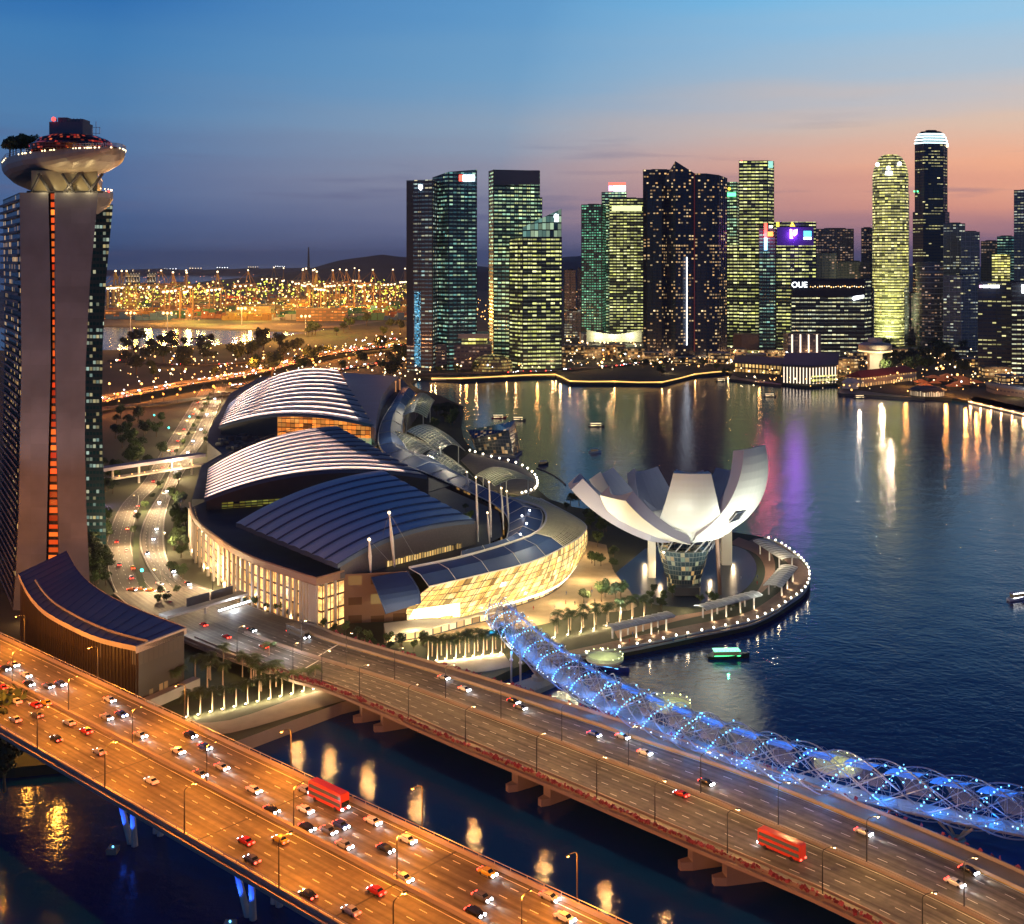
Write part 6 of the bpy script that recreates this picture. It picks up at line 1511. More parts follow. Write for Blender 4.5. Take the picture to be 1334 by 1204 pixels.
for i, (px, py) in enumerate(hwfr): place(px, py, HW, Z1, i, 'the orange viaduct', 'fr', 'cars driving away on the viaduct')
bbto = sorted([(578, 885), (605, 900), (669, 916), (678, 924), (774, 959), (811, 962), (840, 983), (920, 1022), (1125, 1087), (1262, 1137), (1244, 1153), (328, 817)])
for i, (px, py) in enumerate(bbto): place(px, py, BB, Z2, i, 'the wide road bridge', 'to', 'cars driving towards the camera on the road bridge')
bbfr = sorted([(887, 1037), (344, 845), (295, 830), (265, 812)])
for i, (px, py) in enumerate(bbfr): place(px, py, BB, Z2 if px > 500 else 6.8, i, 'the wide road bridge', 'fr', 'cars driving away on the road bridge', col='red')
def busat(px, py, st, z, label, m, go=1, **k):
    p = G(px, py, z); d, t = st.near(p); u = st.dir(d)*go; q = st.pt(d, t); r = empty('bus', (p.x, p.y, q.z+.01), label, 'bus', None, math.atan2(u.y, u.x)); busm(r, m, M_['buswin'], **k); return r
busat(428, 1048, HW, Z1, 'red double deck bus on the orange viaduct among the oncoming cars', M_['red'])
b2 = busat(1018, 1112, BB, Z2, 'red and green double deck bus on the wide road bridge', M_['red'], -1)
b3 = busat(388, 828, BB, 7.2, 'long dark bus at the start of the road bridge by the glowing colonnade', PAINT['grey'], 1, decker=False, H=3.0)
av_t = sorted([(152, 707), (165, 718), (155, 737), (173, 741), (171, 754), (166, 690), (180, 660), (200, 628), (212, 610), (176, 668), (225, 588), (240, 560), (232, 575), (252, 540), (258, 525)])
for i, (px, py) in enumerate(av_t): place(px, py, av1, 3.3, i, 'the left avenue lanes', 'fr', 'cars on the left carriageway of the avenue')
av_f = sorted([(200, 703), (192, 722), (208, 655), (218, 640), (204, 690), (230, 612), (245, 590), (252, 575), (262, 560), (270, 540), (280, 520), (245, 762), (225, 745)])
for i, (px, py) in enumerate(av_f): place(px, py, av2, 3.3, i, 'the right avenue lanes', 'to', 'cars on the right carriageway of the avenue')
for i, (px, py) in enumerate([(172, 770), (184, 769), (197, 771), (208, 762), (218, 774), (222, 788)]):
    car(G(px, py, 3.25), -.3 if i < 3 else -.8, ['orange', 'orange', 'orange', 'white', 'silver', 'red'][i], '%s car from the left waiting at the junction, painted %s' % (ordw(i), ['orange', 'orange', 'orange', 'white', 'silver', 'red'][i]), 'cars waiting at the junction', beams=False)
# ---------------- street lamps ----------------
pm = MB(); pm.tube([(0, 0, 0), (0, 0, 9.2), (.15, 0, 9.8), (.9, 0, 10.2), (2.4, 0, 10.4)], [.16, .11, .1, .08, .07], 6); pmesh = pm.mesh('lamp_pole', M_['dark'])
lm = MB(); lm.box((2.9, 0, 10.38), (1.1, .4, .16)); lmesh = lm.mesh('lamp_housing', M_['dark'])
gl = MB(); gl.ball((2.9, 0, 10.18), .30, 6, 4, .5); gmesh = gl.mesh('lamp_bulb', M_['sodl']); gmesh2 = gl.mesh('lamp_bulb_white', glow('dim_lamp', (1, .75, .5), 2.0))
def lamp(p, ang, label, group, e=9000, col=(1, .40, .10), bulb=None, sc_=1.0):
    r = empty('street_lamp', p, label, 'street lamp', group, ang); r.scale = (sc_,)*3
    inst('pole', pmesh, r); h = inst('housing', lmesh, r); inst('bulb', bulb or gmesh, h)
    d = Vector((math.cos(ang), math.sin(ang), 0))
    if e: light('POINT', p+d*2.9*sc_+Vector((0, 0, 9.6*sc_)), e, col, .3)
    return r
def lamps_along(st, t, off, road, side, pxs, e, col, sp=None, bulb=None, h=22):
    for i, d in enumerate(pxs):
        p = st.pt(d, t); q = st.pt(d, 1-t); v = (q-p)*(1 if off > 0 else -1); lamp(Vector((p.x, p.y, p.z+.9)), math.atan2(v.y, v.x), '%s street lamp from the left on the %s edge of %s' % (ordw(i), side, road), 'street lamps on '+road, e, col, bulb)
dA = HW.near(G(545, 1085, Z1))[0]; 
ds = sorted([dA-47*k for k in range(1, 9)]+[dA+44*k for k in range(0, 4)])
ds = [d for d in ds if 0 < d < HW.len]
lamps_along(HW, 0.0, 1, 'the orange viaduct', 'far', ds, 20000, (1, .30, .022))
dB = HW.near(G(141, 1028, Z1))[0]
ds2 = sorted([dB+k*34 for k in range(-6, 8)]); ds2 = [d for d in ds2 if 0 < d < HW.len]
lamps_along(HW, 1.0, 1, 'the orange viaduct', 'near', ds2, 15500, (1, .30, .022))
for d in ds2[::1]:
    p = HW.pt(d+15, .49, 9.5); light('POINT', p, 12500, (1, .29, .02), .3)
# median columns that carry those middle lamps
for i, d in enumerate(ds2):
    p = HW.pt(d+15, .49, .9); r = empty('street_lamp', p, '%s twin headed lamp from the left on the middle barrier of the orange viaduct' % ordw(i), 'street lamp', 'street lamps on the viaduct median'); r.scale = (.86,)*3
    u = HW.pt(d, 0)-HW.pt(d, 1); a = math.atan2(u.y, u.x); r.rotation_euler = (0, 0, a); inst('pole', pmesh, r); h = inst('housing', lmesh, r); inst('bulb', gmesh, h)
dC = BB.near(G(624, 985, 8))[0]; ds3 = sorted([dC+k*24.5 for k in range(-8, 9)]); ds3 = [d for d in ds3 if BD0-30 < d < BB.len]
for i, d in enumerate(ds3):
    p = BB.pt(d, .99, .9); q = BB.pt(d, .5); v = q-p
    lamp(p, math.atan2(v.y, v.x), '%s street lamp from the left on the near edge of the wide road bridge' % ordw(i), 'street lamps on the road bridge', 4600, (1, .52, .17), gmesh2)
    p = BB.pt(d+12, .535, .9); q = BB.pt(d+12, 0); v = q-p
    lamp(p, math.atan2(v.y, v.x), '%s street lamp from the left along the median of the wide road bridge' % ordw(i), 'street lamps on the road bridge', 4600, (1, .56, .20), gmesh2)
for i, d in enumerate([av1.len*k/10 for k in range(1, 11)]):
    p = av1.pt(d, 1.06); q = av1.pt(d, 0); v = q-p; lamp(p, math.atan2(v.y, v.x), '%s street lamp from the far end along the left carriageway of the avenue' % ordw(i), 'street lamps on the avenue', 30000, (1, .66, .32))
for i, d in enumerate([av2.len*k/10 for k in range(1, 11)]):
    p = av2.pt(d, 1.05); q = av2.pt(d, 0); v = q-p; lamp(p, math.atan2(v.y, v.x), '%s street lamp from the far end along the right carriageway of the avenue' % ordw(i), 'street lamps on the avenue', 30000, (1, .70, .38))
for px, py in ((200, 790), (260, 800), (310, 815), (370, 830)): light('POINT', G(px, py, 14), 3500, (.9, .95, 1), .4)
# traffic lights
for i, (px, py, m) in enumerate(((185, 757, 'green'), (201, 548, 'green'), (247, 550, 'green'), (220, 565, 'green'), (262, 500, 'red'))):
    p = G(px, py, 3.3); r = empty('traffic_light', p, '%s traffic light from the left on the avenue, showing %s' % (ordw([0, 1, 3, 2, 4][i]), m), 'traffic light')
    mb = MB(); mb.tube([p, p+Vector((0, 0, 4.5))], .1, 5); mb.box((p.x, p.y, 5+3.3), (.5, .35, 1.5)); mb.build('pole', M_['dark'], r)
    mb = MB(); mb.ball((p.x, p.y-.3, 8.3), .75, 6, 4); mb.build('signal', glow('signal_green', (.05, .9, .7), 6) if i == 0 else (bpy.data.materials['signal_green'] if m == 'green' else M_['redl']), r)
# toll gantry with dark panels over the road, white light below
g = empty('road_gantry', G(262, 800, 4), 'grey gantry with dark sign panels across the road by the junction', 'gantry')
a, b = G(213, 803, 9), G(318, 768, 10.5); v = (b-a).normalized(); n_ = Vector((-v.y, v.x, 0))
mb = MB(); mb.prism([a-n_*3, b-n_*3, b+n_*3, a+n_*3], 8.6, 9.6); mb.build('canopy', M_['conc'], g)
mb = MB()
for k in range(2):
    p = a.lerp(b, .42+k*.30); mb.box((p.x, p.y-1, 12), ((b-a).length*.27, .5, 3.4), math.atan2(v.y, v.x))
mb.build('sign_panel', mat('panel_dark', (.03, .035, .05), .5), g)
for t in (.04, .5, .97): p = a.lerp(b, t); mb = MB(); mb.box((p.x, p.y, 6), (.8, .8, 6)); mb.build('column', M_['conc'], g)
mb = MB(); p, q = G(285, 796, 6.2), G(326, 783, 6.2); mb.tube([p, q], .35, 6); mb.build('light_strip', glow('strip_white', (.85, .92, 1), 7), g); light('POINT', p.lerp(q, .5)+Vector((0, -1, 1)), 3800, (.85, .92, 1), .4)
# overpass with two levels, lit underside, shrubs on top
ov = empty('overpass', G(180, 640, 3), 'two level pedestrian overpass crossing the avenue, lamps along the lower walkway', 'overpass')
a, b = G(108, 612, 17), G(254, 591, 17); v = (b-a).normalized(); n_ = Vector((-v.y, v.x, 0))
a2, b2 = a-v*4, b+v*6
mb = MB(); mb.prism([a2-n_*4, b2-n_*4, b2+n_*4, a2+n_*4], 14.5, 16.6); mb.build('upper_deck', mat('violet_concrete', (.32, .28, .36), .7), ov)
mb = MB(); mb.prism([a2-n_*4.5, b2-n_*4.5, b2+n_*3, a2+n_*3], 8.4, 9.4); mb.build('lower_deck', M_['pale'], ov)
for k in range(9):
    p = a.lerp(b, (k+.5)/9)-n_*4.2; mb = MB(); mb.ball((p.x, p.y, 10.4), .38, 6, 4); mb.build('lamp', M_['sodl'], ov)
    if k % 2 == 0: light('POINT', (p.x-n_.x, p.y-n_.y, 11.5), 900, (1, .5, .2), .3)
for t in (.06, .25, .48, .78, .97): p = a.lerp(b, t); mb = MB(); mb.tube([(p.x, p.y, 3), (p.x, p.y, 14.6)], .8, 8); mb.build('column', M_['pale'], ov)
light('POINT', G(243, 655, 7), 2500, (.45, .25, 1), .5); light('POINT', G(140, 650, 7), 1800, (.5, .35, 1), .5)
# ---------------- trees ----------------
def crown(n, rad, hgt, leaf, seed, clumps=9):
    rnd = random.Random(seed); mb = MB(); cs = []
    for k in range(clumps):
        a = rnd.uniform(0, 2*PI); rr_ = rad*rnd.uniform(.0, .72); cs.append((Vector((math.cos(a)*rr_, math.sin(a)*rr_, rnd.uniform(-.35, .5)*hgt)), rad*rnd.uniform(.32, .55)))
    for k in range(n):
        c, r = rnd.choice(cs); d = Vector((rnd.gauss(0, 1), rnd.gauss(0, 1), rnd.gauss(0, 1))).normalized(); p = c+d*r*rnd.uniform(.6, 1.08); p.z = c.z+(p.z-c.z)*.8
        v = (d+Vector((rnd.uniform(-.7, .7), rnd.uniform(-.7, .7), rnd.uniform(-.7, .7)))).normalized(); x = v.orthogonal().normalized(); y = v.cross(x); s = leaf*rnd.uniform(.6, 1.4)
        mb.face([p-x*s, p+y*s*.6, p+x*s, p-y*s*.6])
    return mb
def trunk(h, r, seed):
    rnd = random.Random(seed); mb = MB(); mb.tube([(0, 0, 0), (.1, 0, h*.5), (0, .1, h)], [r, r*.75, r*.5], 7)
    for k in range(5): a = k*1.26+rnd.random(); mb.tube([(0, 0, h*.8), (math.cos(a)*h*.3, math.sin(a)*h*.3, h*1.25)], [r*.45, r*.15], 5)
    return mb
TR = []
for k in range(4):
    TR.append((crown(1000, 4.2, 4.0, .42, 10+k, 10).mesh('tree_crown', M_['leaf' if k % 2 else 'leafd']), trunk(4.0, .35, k).mesh('tree_trunk', M_['bark'])))
def treeat(p, label, group, k=0, s=1.0):
    r = empty('tree', p, label, 'tree', group, random.uniform(0, 6)); r.scale = (s, s, s*random.uniform(.9, 1.15)); inst('trunk', TR[k % 4][1], r); inst('crown', TR[k % 4][0], r, (0, 0, 6.0)); return r
def fronds(seed, n=26, L=2.9):
    rnd = random.Random(seed); mb = MB()
    for k in range(n):
        a = 2*PI*k/n+rnd.uniform(-.2, .2); up = rnd.uniform(-.1, 1.4); pts = []
        for i in range(6):
            t = i/5; r = L*t; z = math.sin(up)*r*1.0-1.5*t*t*L*.45; pts.append(Vector((math.cos(a)*r*math.cos(up*.5), math.sin(a)*r*math.cos(up*.5), z)))
        s = Vector((-math.sin(a), math.cos(a), 0))
        for i in range(5):
            for q in range(2):
                p = pts[i].lerp(pts[i+1], q/2); w_ = .95*math.sin(PI*(.12+.8*(i+q/2)/5))
                for sg in (-1, 1): e = p+s*sg*w_*1.3+(pts[i+1]-pts[i])*.6-Vector((0, 0, .35)); mb.face([p, p+(pts[i+1]-pts[i])*.35, e])
    return mb
PF = [fronds(50+k).mesh('palm_fronds', M_['leaf']) for k in range(3)]
pt_ = MB(); pt_.tube([(0, 0, 0), (.08, 0, 3.5), (0, 0, 7.2)], [.28, .2, .16], 7); PT = pt_.mesh('palm_trunk', mat('palm_bark', (.35, .27, .2), .85, scale=3, var=.3))
def palm(p, label, group, k=0, s=1.0):
    r = empty('palm_tree', p, label, 'palm', group, random.uniform(0, 6)); r.scale = (s,)*3; inst('trunk', PT, r); inst('crown', PF[k % 3], r, (0, 0, 7.2)); return r
up_ = MB(); up_.box((0, 0, .15), (.8, .8, .3)); UPB = up_.mesh('uplight_box', M_['dark']); ub = MB(); ub.ball((0, 0, .42), .34, 6, 4, .5); UPL = ub.mesh('uplight_lens', glow('uplight_glow', (1, .8, .5), 14))
def palmrow(a, b, n, z, lab, grp, e=1500, two=True, s=1.0):
    A, B = G(a[0], a[1], z), G(b[0], b[1], z)
    for i in range(n):
        p = A.lerp(B, i/(n-1)); palm(p+Vector((.4, 1.2, 0)), '%s front palm from the left, %s' % (ordw(i), lab), grp, i, s*random.uniform(.9, 1.1))
        if two: palm(p+Vector((1.5, 6.5, 0)), '%s back palm from the left, %s' % (ordw(i), lab), grp+', back row', i+1, s*random.uniform(.9, 1.1))
        r = empty('uplight', p, '%s ground uplight from the left, %s' % (ordw(i), lab), 'uplight', 'ground lights under the palms'); inst('base', UPB, r); inst('lens', UPL, r)
        light('POINT', p+Vector((0, -.7, 1.1)), e, (1, .72, .38), .15)
palmrow((242, 936), (408, 899), 12, 3.1, 'dark canal quay', 'palms along the canal quay', two=False)
palmrow((556, 863), (652, 852), 9, 3.1, 'left of the footbridge landing', 'palms left of the footbridge landing')
palmrow((722, 832), (838, 806), 8, 3.1, 'right of the footbridge landing', 'palms right of the footbridge landing')
for i in range(18):
    p = G(random.uniform(225, 360), random.uniform(868, 905), 3.1); palm(p, '%s dark palm from the front in the grove right of the blue roofed hall' % ordw(i), 'dark palm grove', i, 1.1)
ribbon('lawn', ((200, 925), (300, 905), (420, 885)), ((235, 850), (300, 850), (372, 858)), 3.08, M_['grass'], kind='structure')
ribbon('quay', ((225, 955), (300, 955), (440, 915), (560, 886)), ((225, 940), (300, 938), (420, 898), (520, 880)), 3.12, M_['pave'], kind='structure')
ribbon('quay', ((560, 872), (620, 876), (668, 868)), ((552, 862), (600, 858), (655, 850)), 3.14, M_['pave'], kind='structure')
mb = MB(); q = [G(a, b, 3.1) for a, b in ((300, 972), (445, 918), (560, 890))]
for a, b in zip(q, q[1:]): mb.face([a+Vector((0, -.4, -4)), b+Vector((0, -.4, -4)), b+Vector((0, -.4, .9)), a+Vector((0, -.4, .9))])
tag(mb.build('quay_wall', M_['conc']), 'plain concrete quay wall along the dark canal between the bridges', 'wall')
groups = [
 ('beside the avenue on the hotel side', (112, 640, 140, 750), 16, .95), ('between the avenue and the glowing colonnade', (222, 640, 246, 760), 15, .8),
 ('along the street below the glowing colonnade', None, 12, .5), ('in the dark clump at the far end of the mall', (566, 540, 596, 562), 9, 1.35),
 ('between lattice nose and museum', (700, 655, 800, 700), 14, .85), ('on the plaza left of the museum', (748, 790, 822, 778), 5, .8),
 ('behind the low waterfront downtown on the right', (1150, 455, 1262, 492), 26, 2.4), ('on the dark lawn below the sail towers', (800, 470, 950, 492), 16, 1.3), ('at the foot of the left towers', (560, 478, 740, 488), 10, 1.3),
 ('on the dark lot west of the avenue', (150, 545, 212, 612), 24, 1.3), ('right of the avenue below the far halls', (262, 560, 280, 600), 5, .7), ('beside the avenue under the overpass', (120, 612, 160, 650), 10, 1.0), ('on the strip right of the avenue', (228, 625, 242, 700), 14, .8), ('on the roof garden between mall and vaults', (600, 650, 618, 700), 6, .55), ('in the planted median of the avenue', None, 16, .55), ('beside the junction', (200, 790, 240, 745), 4, .5), ('on the strip left of the avenue', (118, 690, 142, 770), 16, .85), ('behind the promenade pergolas', (845, 800, 990, 770), 14, .5), ('in front of the arcade terrace', (470, 838, 560, 850), 10, .5), ('on the shady bank between arcade and museum', (760, 660, 800, 745), 12, .7)]
for gi, (lab, box, n, s) in enumerate(groups):
    for i in range(n):
        if lab.startswith('along the street'): t = i/(n-1); p = G(318+(480-318)*t, 788+(838-788)*t, 4)
        elif lab.startswith('in the planted'): d = av2.len*(.15+.8*i/n); p = av2.pt(d, -.28)
        else: p = G(random.uniform(box[0], box[2]), random.uniform(min(box[1], box[3]), max(box[1], box[3])), 22 if 'roof garden' in lab else 3)
        treeat(p, '%s tree %s' % (ordw(i), lab), 'trees '+lab, i+gi, s*random.uniform(.8, 1.15))
light('POINT', G(612, 672, 27), 1200, (1, .85, .3), .4); light('POINT', G(470, 560, 26), 3000, (1, .8, .3), .4)
# big tree at the left edge, below the viaduct, and roof garden trees on the sky deck
for k, (px, py, s) in enumerate(((-6, 1000, 1.6), (-22, 985, 1.9), (6, 1012, 1.1))): 
    treeat(G(px, py+20, 3), '%s dark tree at the left edge under the viaduct' % ['middle', 'largest', 'smallest'][k], None, k, s*1.3)
for k in range(16):
    x, y = random.uniform(-225, -205), random.uniform(516, 536); treeat(Vector((x, y, 195.6)), '%s tree from the left in the roof garden on the sky deck' % ordw(k), 'roof garden trees', k, 1.0)
ribbon('median_planting', [(183, 770), (174, 735), (173, 705), (180, 680), (190, 655), (208, 631)], [(193, 770), (182, 735), (181, 705), (186, 682), (195, 660), (212, 633)], 3.5, M_['grass'], kind='structure')
# ---------------- boats ----------------
def boat(px, py, L, label, m, lampm=None, ang=0.0, roofm=None, lights=0):
    p = G(px, py, 0); r = empty('boat', p, label, 'boat', None, ang); W = L*.28
    mb = MB(); sec = []
    for i in range(9):
        t = i/8; x = -L/2+L*t; w_ = W/2*min(1, (1-t)*3.2, .7+t*2) if t < 1 else .05; sec.append([(x, -w_, 1.1+t*t*.8), (x, -w_*.7, -.3), (x, w_*.7, -.3), (x, w_, 1.1+t*t*.8)])
    mb.grid(sec); mb.face([s[0] for s in sec]+[s[3] for s in sec[::-1]]); mb.face(sec[0]); inst('hull', mb.mesh('hull', m), r)
    c = MB(); c.box((-L*.05, 0, 2.0), (L*.55, W*.72, 1.7)); inst('cabin', c.mesh('cabin', M_['buswin']), r)
    c = MB(); c.box((-L*.05, 0, 3.0), (L*.62, W*.85, .25)); inst('roof', c.mesh('boat_roof', roofm or M_['white']), r)
    if lampm:
        c = MB()
        for i in range(8): c.ball((-L*.35+i*L*.085, -W*.45, 3.2), .28, 5, 3)
        c.tube([(-L*.36, -W*.43, 1.3), (L*.26, -W*.43, 1.3)], .14, 4)
        inst('lamp_string', c.mesh('lamps', lampm), r)
    return r
boat(949, 857, 16, 'river boat edged with green lights on the dark bay right of the footbridge', M_['dark'], M_['greenl'], .05, glow('green_roof', (.3, 1, .6), 1.5))
light('POINT', G(949, 862, 2.5), 900, (.1, 1, .4), .3)
boat(795, 872, 15, 'moored dark blue boat between the footbridge and the promenade', PAINT['blue'], M_['bluel'], -.5)
boat(777, 556, 15, 'small dark boat on the open bay, farthest right of the crystal pavilion', M_['dark'], M_['warml'], .1)
boat(775, 590, 10, 'small pale motor boat on the bay above the museum left petals', M_['white'], None, .2)
boat(708, 606, 9, 'tiny dark boat close to the event jetty', M_['dark'], None, .6)
boat(650, 545, 14, 'red boat moored behind the crystal pavilion', M_['red'], M_['warml'], .1)
boat(676, 548, 13, 'dark boat just right of the red moored boat', M_['dark'], M_['warml'], -.1)
boat(1327, 781, 12, 'white motor boat on the bay at the right edge', M_['white'], M_['whitel'], .4)
for i, px in enumerate((1003, 940, 1120)):
    boat(px, 517 if i == 0 else 497 if i == 1 else 519, 14, ['dark boat below the striped pavilion', 'dark boat left of the ferry terminal', 'dark boat in front of the red roofed pier hall'][i], M_['dark'], M_['warml'], .1*i)
mb = MB(); q = smoothpts([G(a, b, .2) for a, b in ((699, 610), (715, 616), (728, 624), (737, 632))], 4); mb.tube(q, .5, 5); tag(mb.build('floating_boom', M_['dark']), 'thin dark floating boom curving from the event jetty', 'boom')
# far ships
for i, (px, py, Y) in enumerate(((222, 353, 0), (255, 352, 0), (290, 351, 0), (330, 350, 0), (365, 349, 0), (190, 356, 0))):
    p = G(px, py, 0); L_ = 190; r = empty('ship', p, '%s anchored cargo ship from the left on the far sea' % ordw([1, 2, 3, 4, 5, 0][i]), 'ship', 'ships anchored off the port')
    mb = MB(); mb.box((p.x, p.y, 8), (L_, 30, 16)); mb.build('hull', M_['dark'], r); mb = MB(); mb.box((p.x-L_*.35, p.y, 30), (25, 24, 28)); mb.build('bridge_house', M_['white'], r)
    mb = MB()
    for k in range(5): mb.ball((p.x-L_*.4+k*L_*.2, p.y-16, 26), 5.5, 5, 3)
    mb.build('deck_lamp', M_['warml'] if i % 2 else M_['whitel'], r)
# ---------------- port ----------------
M_['crane'] = mat('crane_steel', (.35, .22, .12), .6, var=.2)
cb = MB()
for x in (-9, 9):
    for y in (-12, 12): cb.box((x, y, 20), (1.6, 1.6, 40))
    cb.box((x, 0, 39), (1.4, 26, 1.6)); cb.box((x, 0, 12), (1.2, 26, 1.2))
cb.tube([(0, -12, 40), (0, 0, 66)], 1.0, 4); cb.tube([(0, 12, 40), (0, 0, 66)], 1.0, 4)
frame = cb.mesh('crane_frame', M_['crane']); cbm = MB(); cbm.box((0, -14, 42), (3.5, 86, 2.4)); cbm.tube([(0, 0, 66), (0, -50, 43)], .5, 4); cbm.tube([(0, 0, 66), (0, 26, 43)], .5, 4); boom = cbm.mesh('crane_boom', M_['crane'])
cl_ = MB()
for y in (-50, -30, -10, 12): cl_.ball((0, y, 39.5), 2.2, 5, 3)
cl_.ball((0, 0, 67), 1.6, 5, 3); clm = cl_.mesh('crane_lamps', M_['warml'])
cpos = [(random.uniform(150, 300), random.uniform(402, 416)) for k in range(9)]+[(random.uniform(300, 528), random.uniform(384, 410)) for k in range(19)]
for i, (px, py) in enumerate(sorted(cpos)):
    r = empty('gantry_crane', G(px, py, 3), '%s container crane from the left in the glowing port' % ordw(i), 'crane', 'container cranes in the port', random.uniform(-.5, .5)); r.scale = (1.7,)*3
    inst('frame', frame, r); inst('boom', boom, r); inst('lamp', clm, r)
CCOL = [mat('container_'+k, c, .6) for k, c in (('rust', (.4, .12, .05)), ('blue', (.06, .15, .3)), ('green', (.06, .22, .12)), ('ochre', (.45, .25, .06)), ('pale', (.45, .43, .4)))]
sm = []
for k, m in enumerate(CCOL):
    b = MB(); rnd = random.Random(k)
    for ix in range(5):
        for iz in range(rnd.randint(2, 5)): b.box((ix*13-26, rnd.uniform(-.5, .5), 1.4+iz*2.7), (12.1, 9.5, 2.55))
    sm.append(b.mesh('container_stack', m))
for k in range(150):
    inst('container_stack', sm[k % 5], None, G(random.uniform(145, 540), random.uniform(383, 418), 3), random.uniform(-.3, .3), 1.3)
    o = C.objects[-1] if False else bpy.context.scene.collection.objects[-1]; tag(o, 'stack of shipping containers in the glowing port yard left of the skyline', 'container stack', 'container stacks in the port')
for k in range(64):
    px = 146+k*6.1; light('POINT', G(px+random.uniform(-6, 6), random.uniform(376, 419), 45), random.uniform(.3, 2.0)*1.5e5, random.choice([(1, .36, .05), (1, .42, .07), (.85, .7, .1), (1, .3, .04)]), 3)
for px, py, e in ((170, 408, 1), (218, 408, 1.4), (315, 402, 1.6), (398, 412, 1)):
    p = G(px, py, 40); r = empty('flood_mast', (p.x, p.y, 3), 'tall port floodlight mast glaring orange %s' % {170: 'at the left beside the hotel', 218: 'second from the left', 315: 'at the middle of the port', 398: 'at the right end of the basin'}[px], 'floodlight')
    mb = MB(); mb.tube([(p.x, p.y, 3), (p.x, p.y, 40)], .8, 5); mb.build('mast', M_['steel'], r)
    mb = MB()
    for q in (-8, 0, 8): mb.ball((p.x+q, p.y, 40), 2.4*e**.5, 7, 5)
    mb.build('floodlight_head', glow('port_flood', (1, .5, .2), 4) if px == 170 else bpy.data.materials['port_flood'], r); light('POINT', p+Vector((0, -60, 25)), 3e5*e, (1, .5, .15), 4)
p = G(262, 441, 4); r = empty('harbour_beacon', p, 'single brilliant white lamp on the port basin', 'beacon'); mb = MB(); mb.ball(p+Vector((0, 0, 5)), 3.4, 7, 5); mb.build('lamp', M_['whitel'], r); mb = MB(); mb.box(p, (40, 10, 3)); mb.build('raft', M_['dark'], r)
WH = [winmat('warehouse_light_%d' % k, 9, 7, .8, lin(255, 150, 50), lin(240, 210, 90) if k else lin(255, 110, 40), .9, wall=(.25, .16, .08), glass=(.3, .2, .1), run=.7, low=.25, seed=170+k, tex=.03) for k in range(2)]
whp = sorted([(random.uniform(148, 536), random.choice((random.uniform(374, 384), random.uniform(384, 419)))) for k in range(64)])
for i, (px, py) in enumerate(whp):
    c = G(px, py, 3); w_, h_ = random.uniform(45, 130), random.uniform(14, 34); r = empty('warehouse', c, '%s amber lit port warehouse from the left' % ordw(i), 'warehouse', 'warehouses in the port')
    mb = MB(); P_ = [(c.x-w_/2, c.y), (c.x+w_/2, c.y), (c.x+w_/2, c.y+50), (c.x-w_/2, c.y+50)]; mb.prism(P_, 3, 3+h_, top=False); mb.build('wall', WH[i % 2], r)
    mb = MB(); mb.prism(P_, 3, 3+h_-.5, sides=False); mb.build('roof', M_['conc'], r)
# far red and white mast on the hill
p = GY(402, 345, 6200); r = empty('radio_mast', (p.x, p.y, 60), 'thin lattice mast on the ridge of the far hill', 'mast'); mb = MB(); a = GY(402, 322, 6200); mb.tube([(p.x, p.y, 60), a], [8, 3], 4); mb.build('mast', M_['dark'], r)
# far apartment slabs beyond the port
for i in range(8):
    px = 165+i*3.6+(i > 4)*10; Y = 5200; z = ztop(356-(i % 3)*2.5, Y); r = empty('far_block', ((px-CX)*Y/F, Y, 3), '%s distant apartment block from the left beyond the port' % ordw(i), 'building', 'apartment blocks beyond the port')
    mb = MB(); x = (px-CX)*Y/F; mb.prism([(x-4.5, Y), (x+4.5, Y), (x+4.5, Y+20), (x-4.5, Y+20)], 3, z); mb.build('block', winmat('far_flats', 5, 6, .6, lin(255, 210, 150), lin(240, 230, 200), 1.2, wall=(.1, .09, .1), seed=140, low=.2) if i == 0 else bpy.data.materials['far_flats'], r)
# ---------------- expressways behind, with lamps ----------------
def xroad(nm, pix, w, z, lab, cars=0):
    P_ = smoothpts([G(a, b, z) for a, b in pix], 5); Lf, Rt = [], []
    for i, p in enumerate(P_):
        u = P_[min(i+1, len(P_)-1)]-P_[max(i-1, 0)]; u.z = 0; n_ = Vector((-u.y, u.x, 0)).normalized()*w/2; Lf.append(p+n_); Rt.append(p-n_)
    st = Strip(Lf, Rt); mb = MB(); st.band(mb, 0, st.len, 0, 1, 0, 20)
    for t in (0, .5, 1): st.wall(mb, 0, st.len, t, .5, 1.0, 0, 20)
    if z > 6:
        mb.grid([[a-Vector((0, 0, 1.6)), b-Vector((0, 0, 1.6))] for a, b in zip(Lf, Rt)]); 
    o = tag(mb.build(nm, M_['asph']), kind='structure'); return st
X1 = xroad('expressway', [(100, 528), (145, 518), (230, 502), (330, 485), (420, 462), (500, 452), (545, 448)], 30, 9, '')
X2 = xroad('expressway', [(100, 542), (145, 531), (215, 526), (300, 512)], 14, 5, '')
X3 = xroad('road', [(300, 505), (380, 490), (450, 480), (520, 470), (560, 470)], 22, 4, '')
X4 = xroad('road', [(145, 470), (250, 476), (350, 470), (440, 458), (520, 440)], 14, 4, '')
X5 = xroad('road', [(540, 489), (620, 487), (740, 482), (860, 472), (960, 470), (1080, 470)], 16, 4, '')
for st, n, e, c_ in ((X1, 22, 90000, (1, .30, .05)), (X2, 6, 5000, (1, .2, .06)), (X3, 9, 26000, (1, .38, .1)), (X4, 8, 14000, (1, .4, .1)), (X5, 12, 6000, (1, .5, .2))):
    for k in range(n): light('POINT', st.pt(st.len*(k+.5)/n, .5, 13), e, c_, .6)
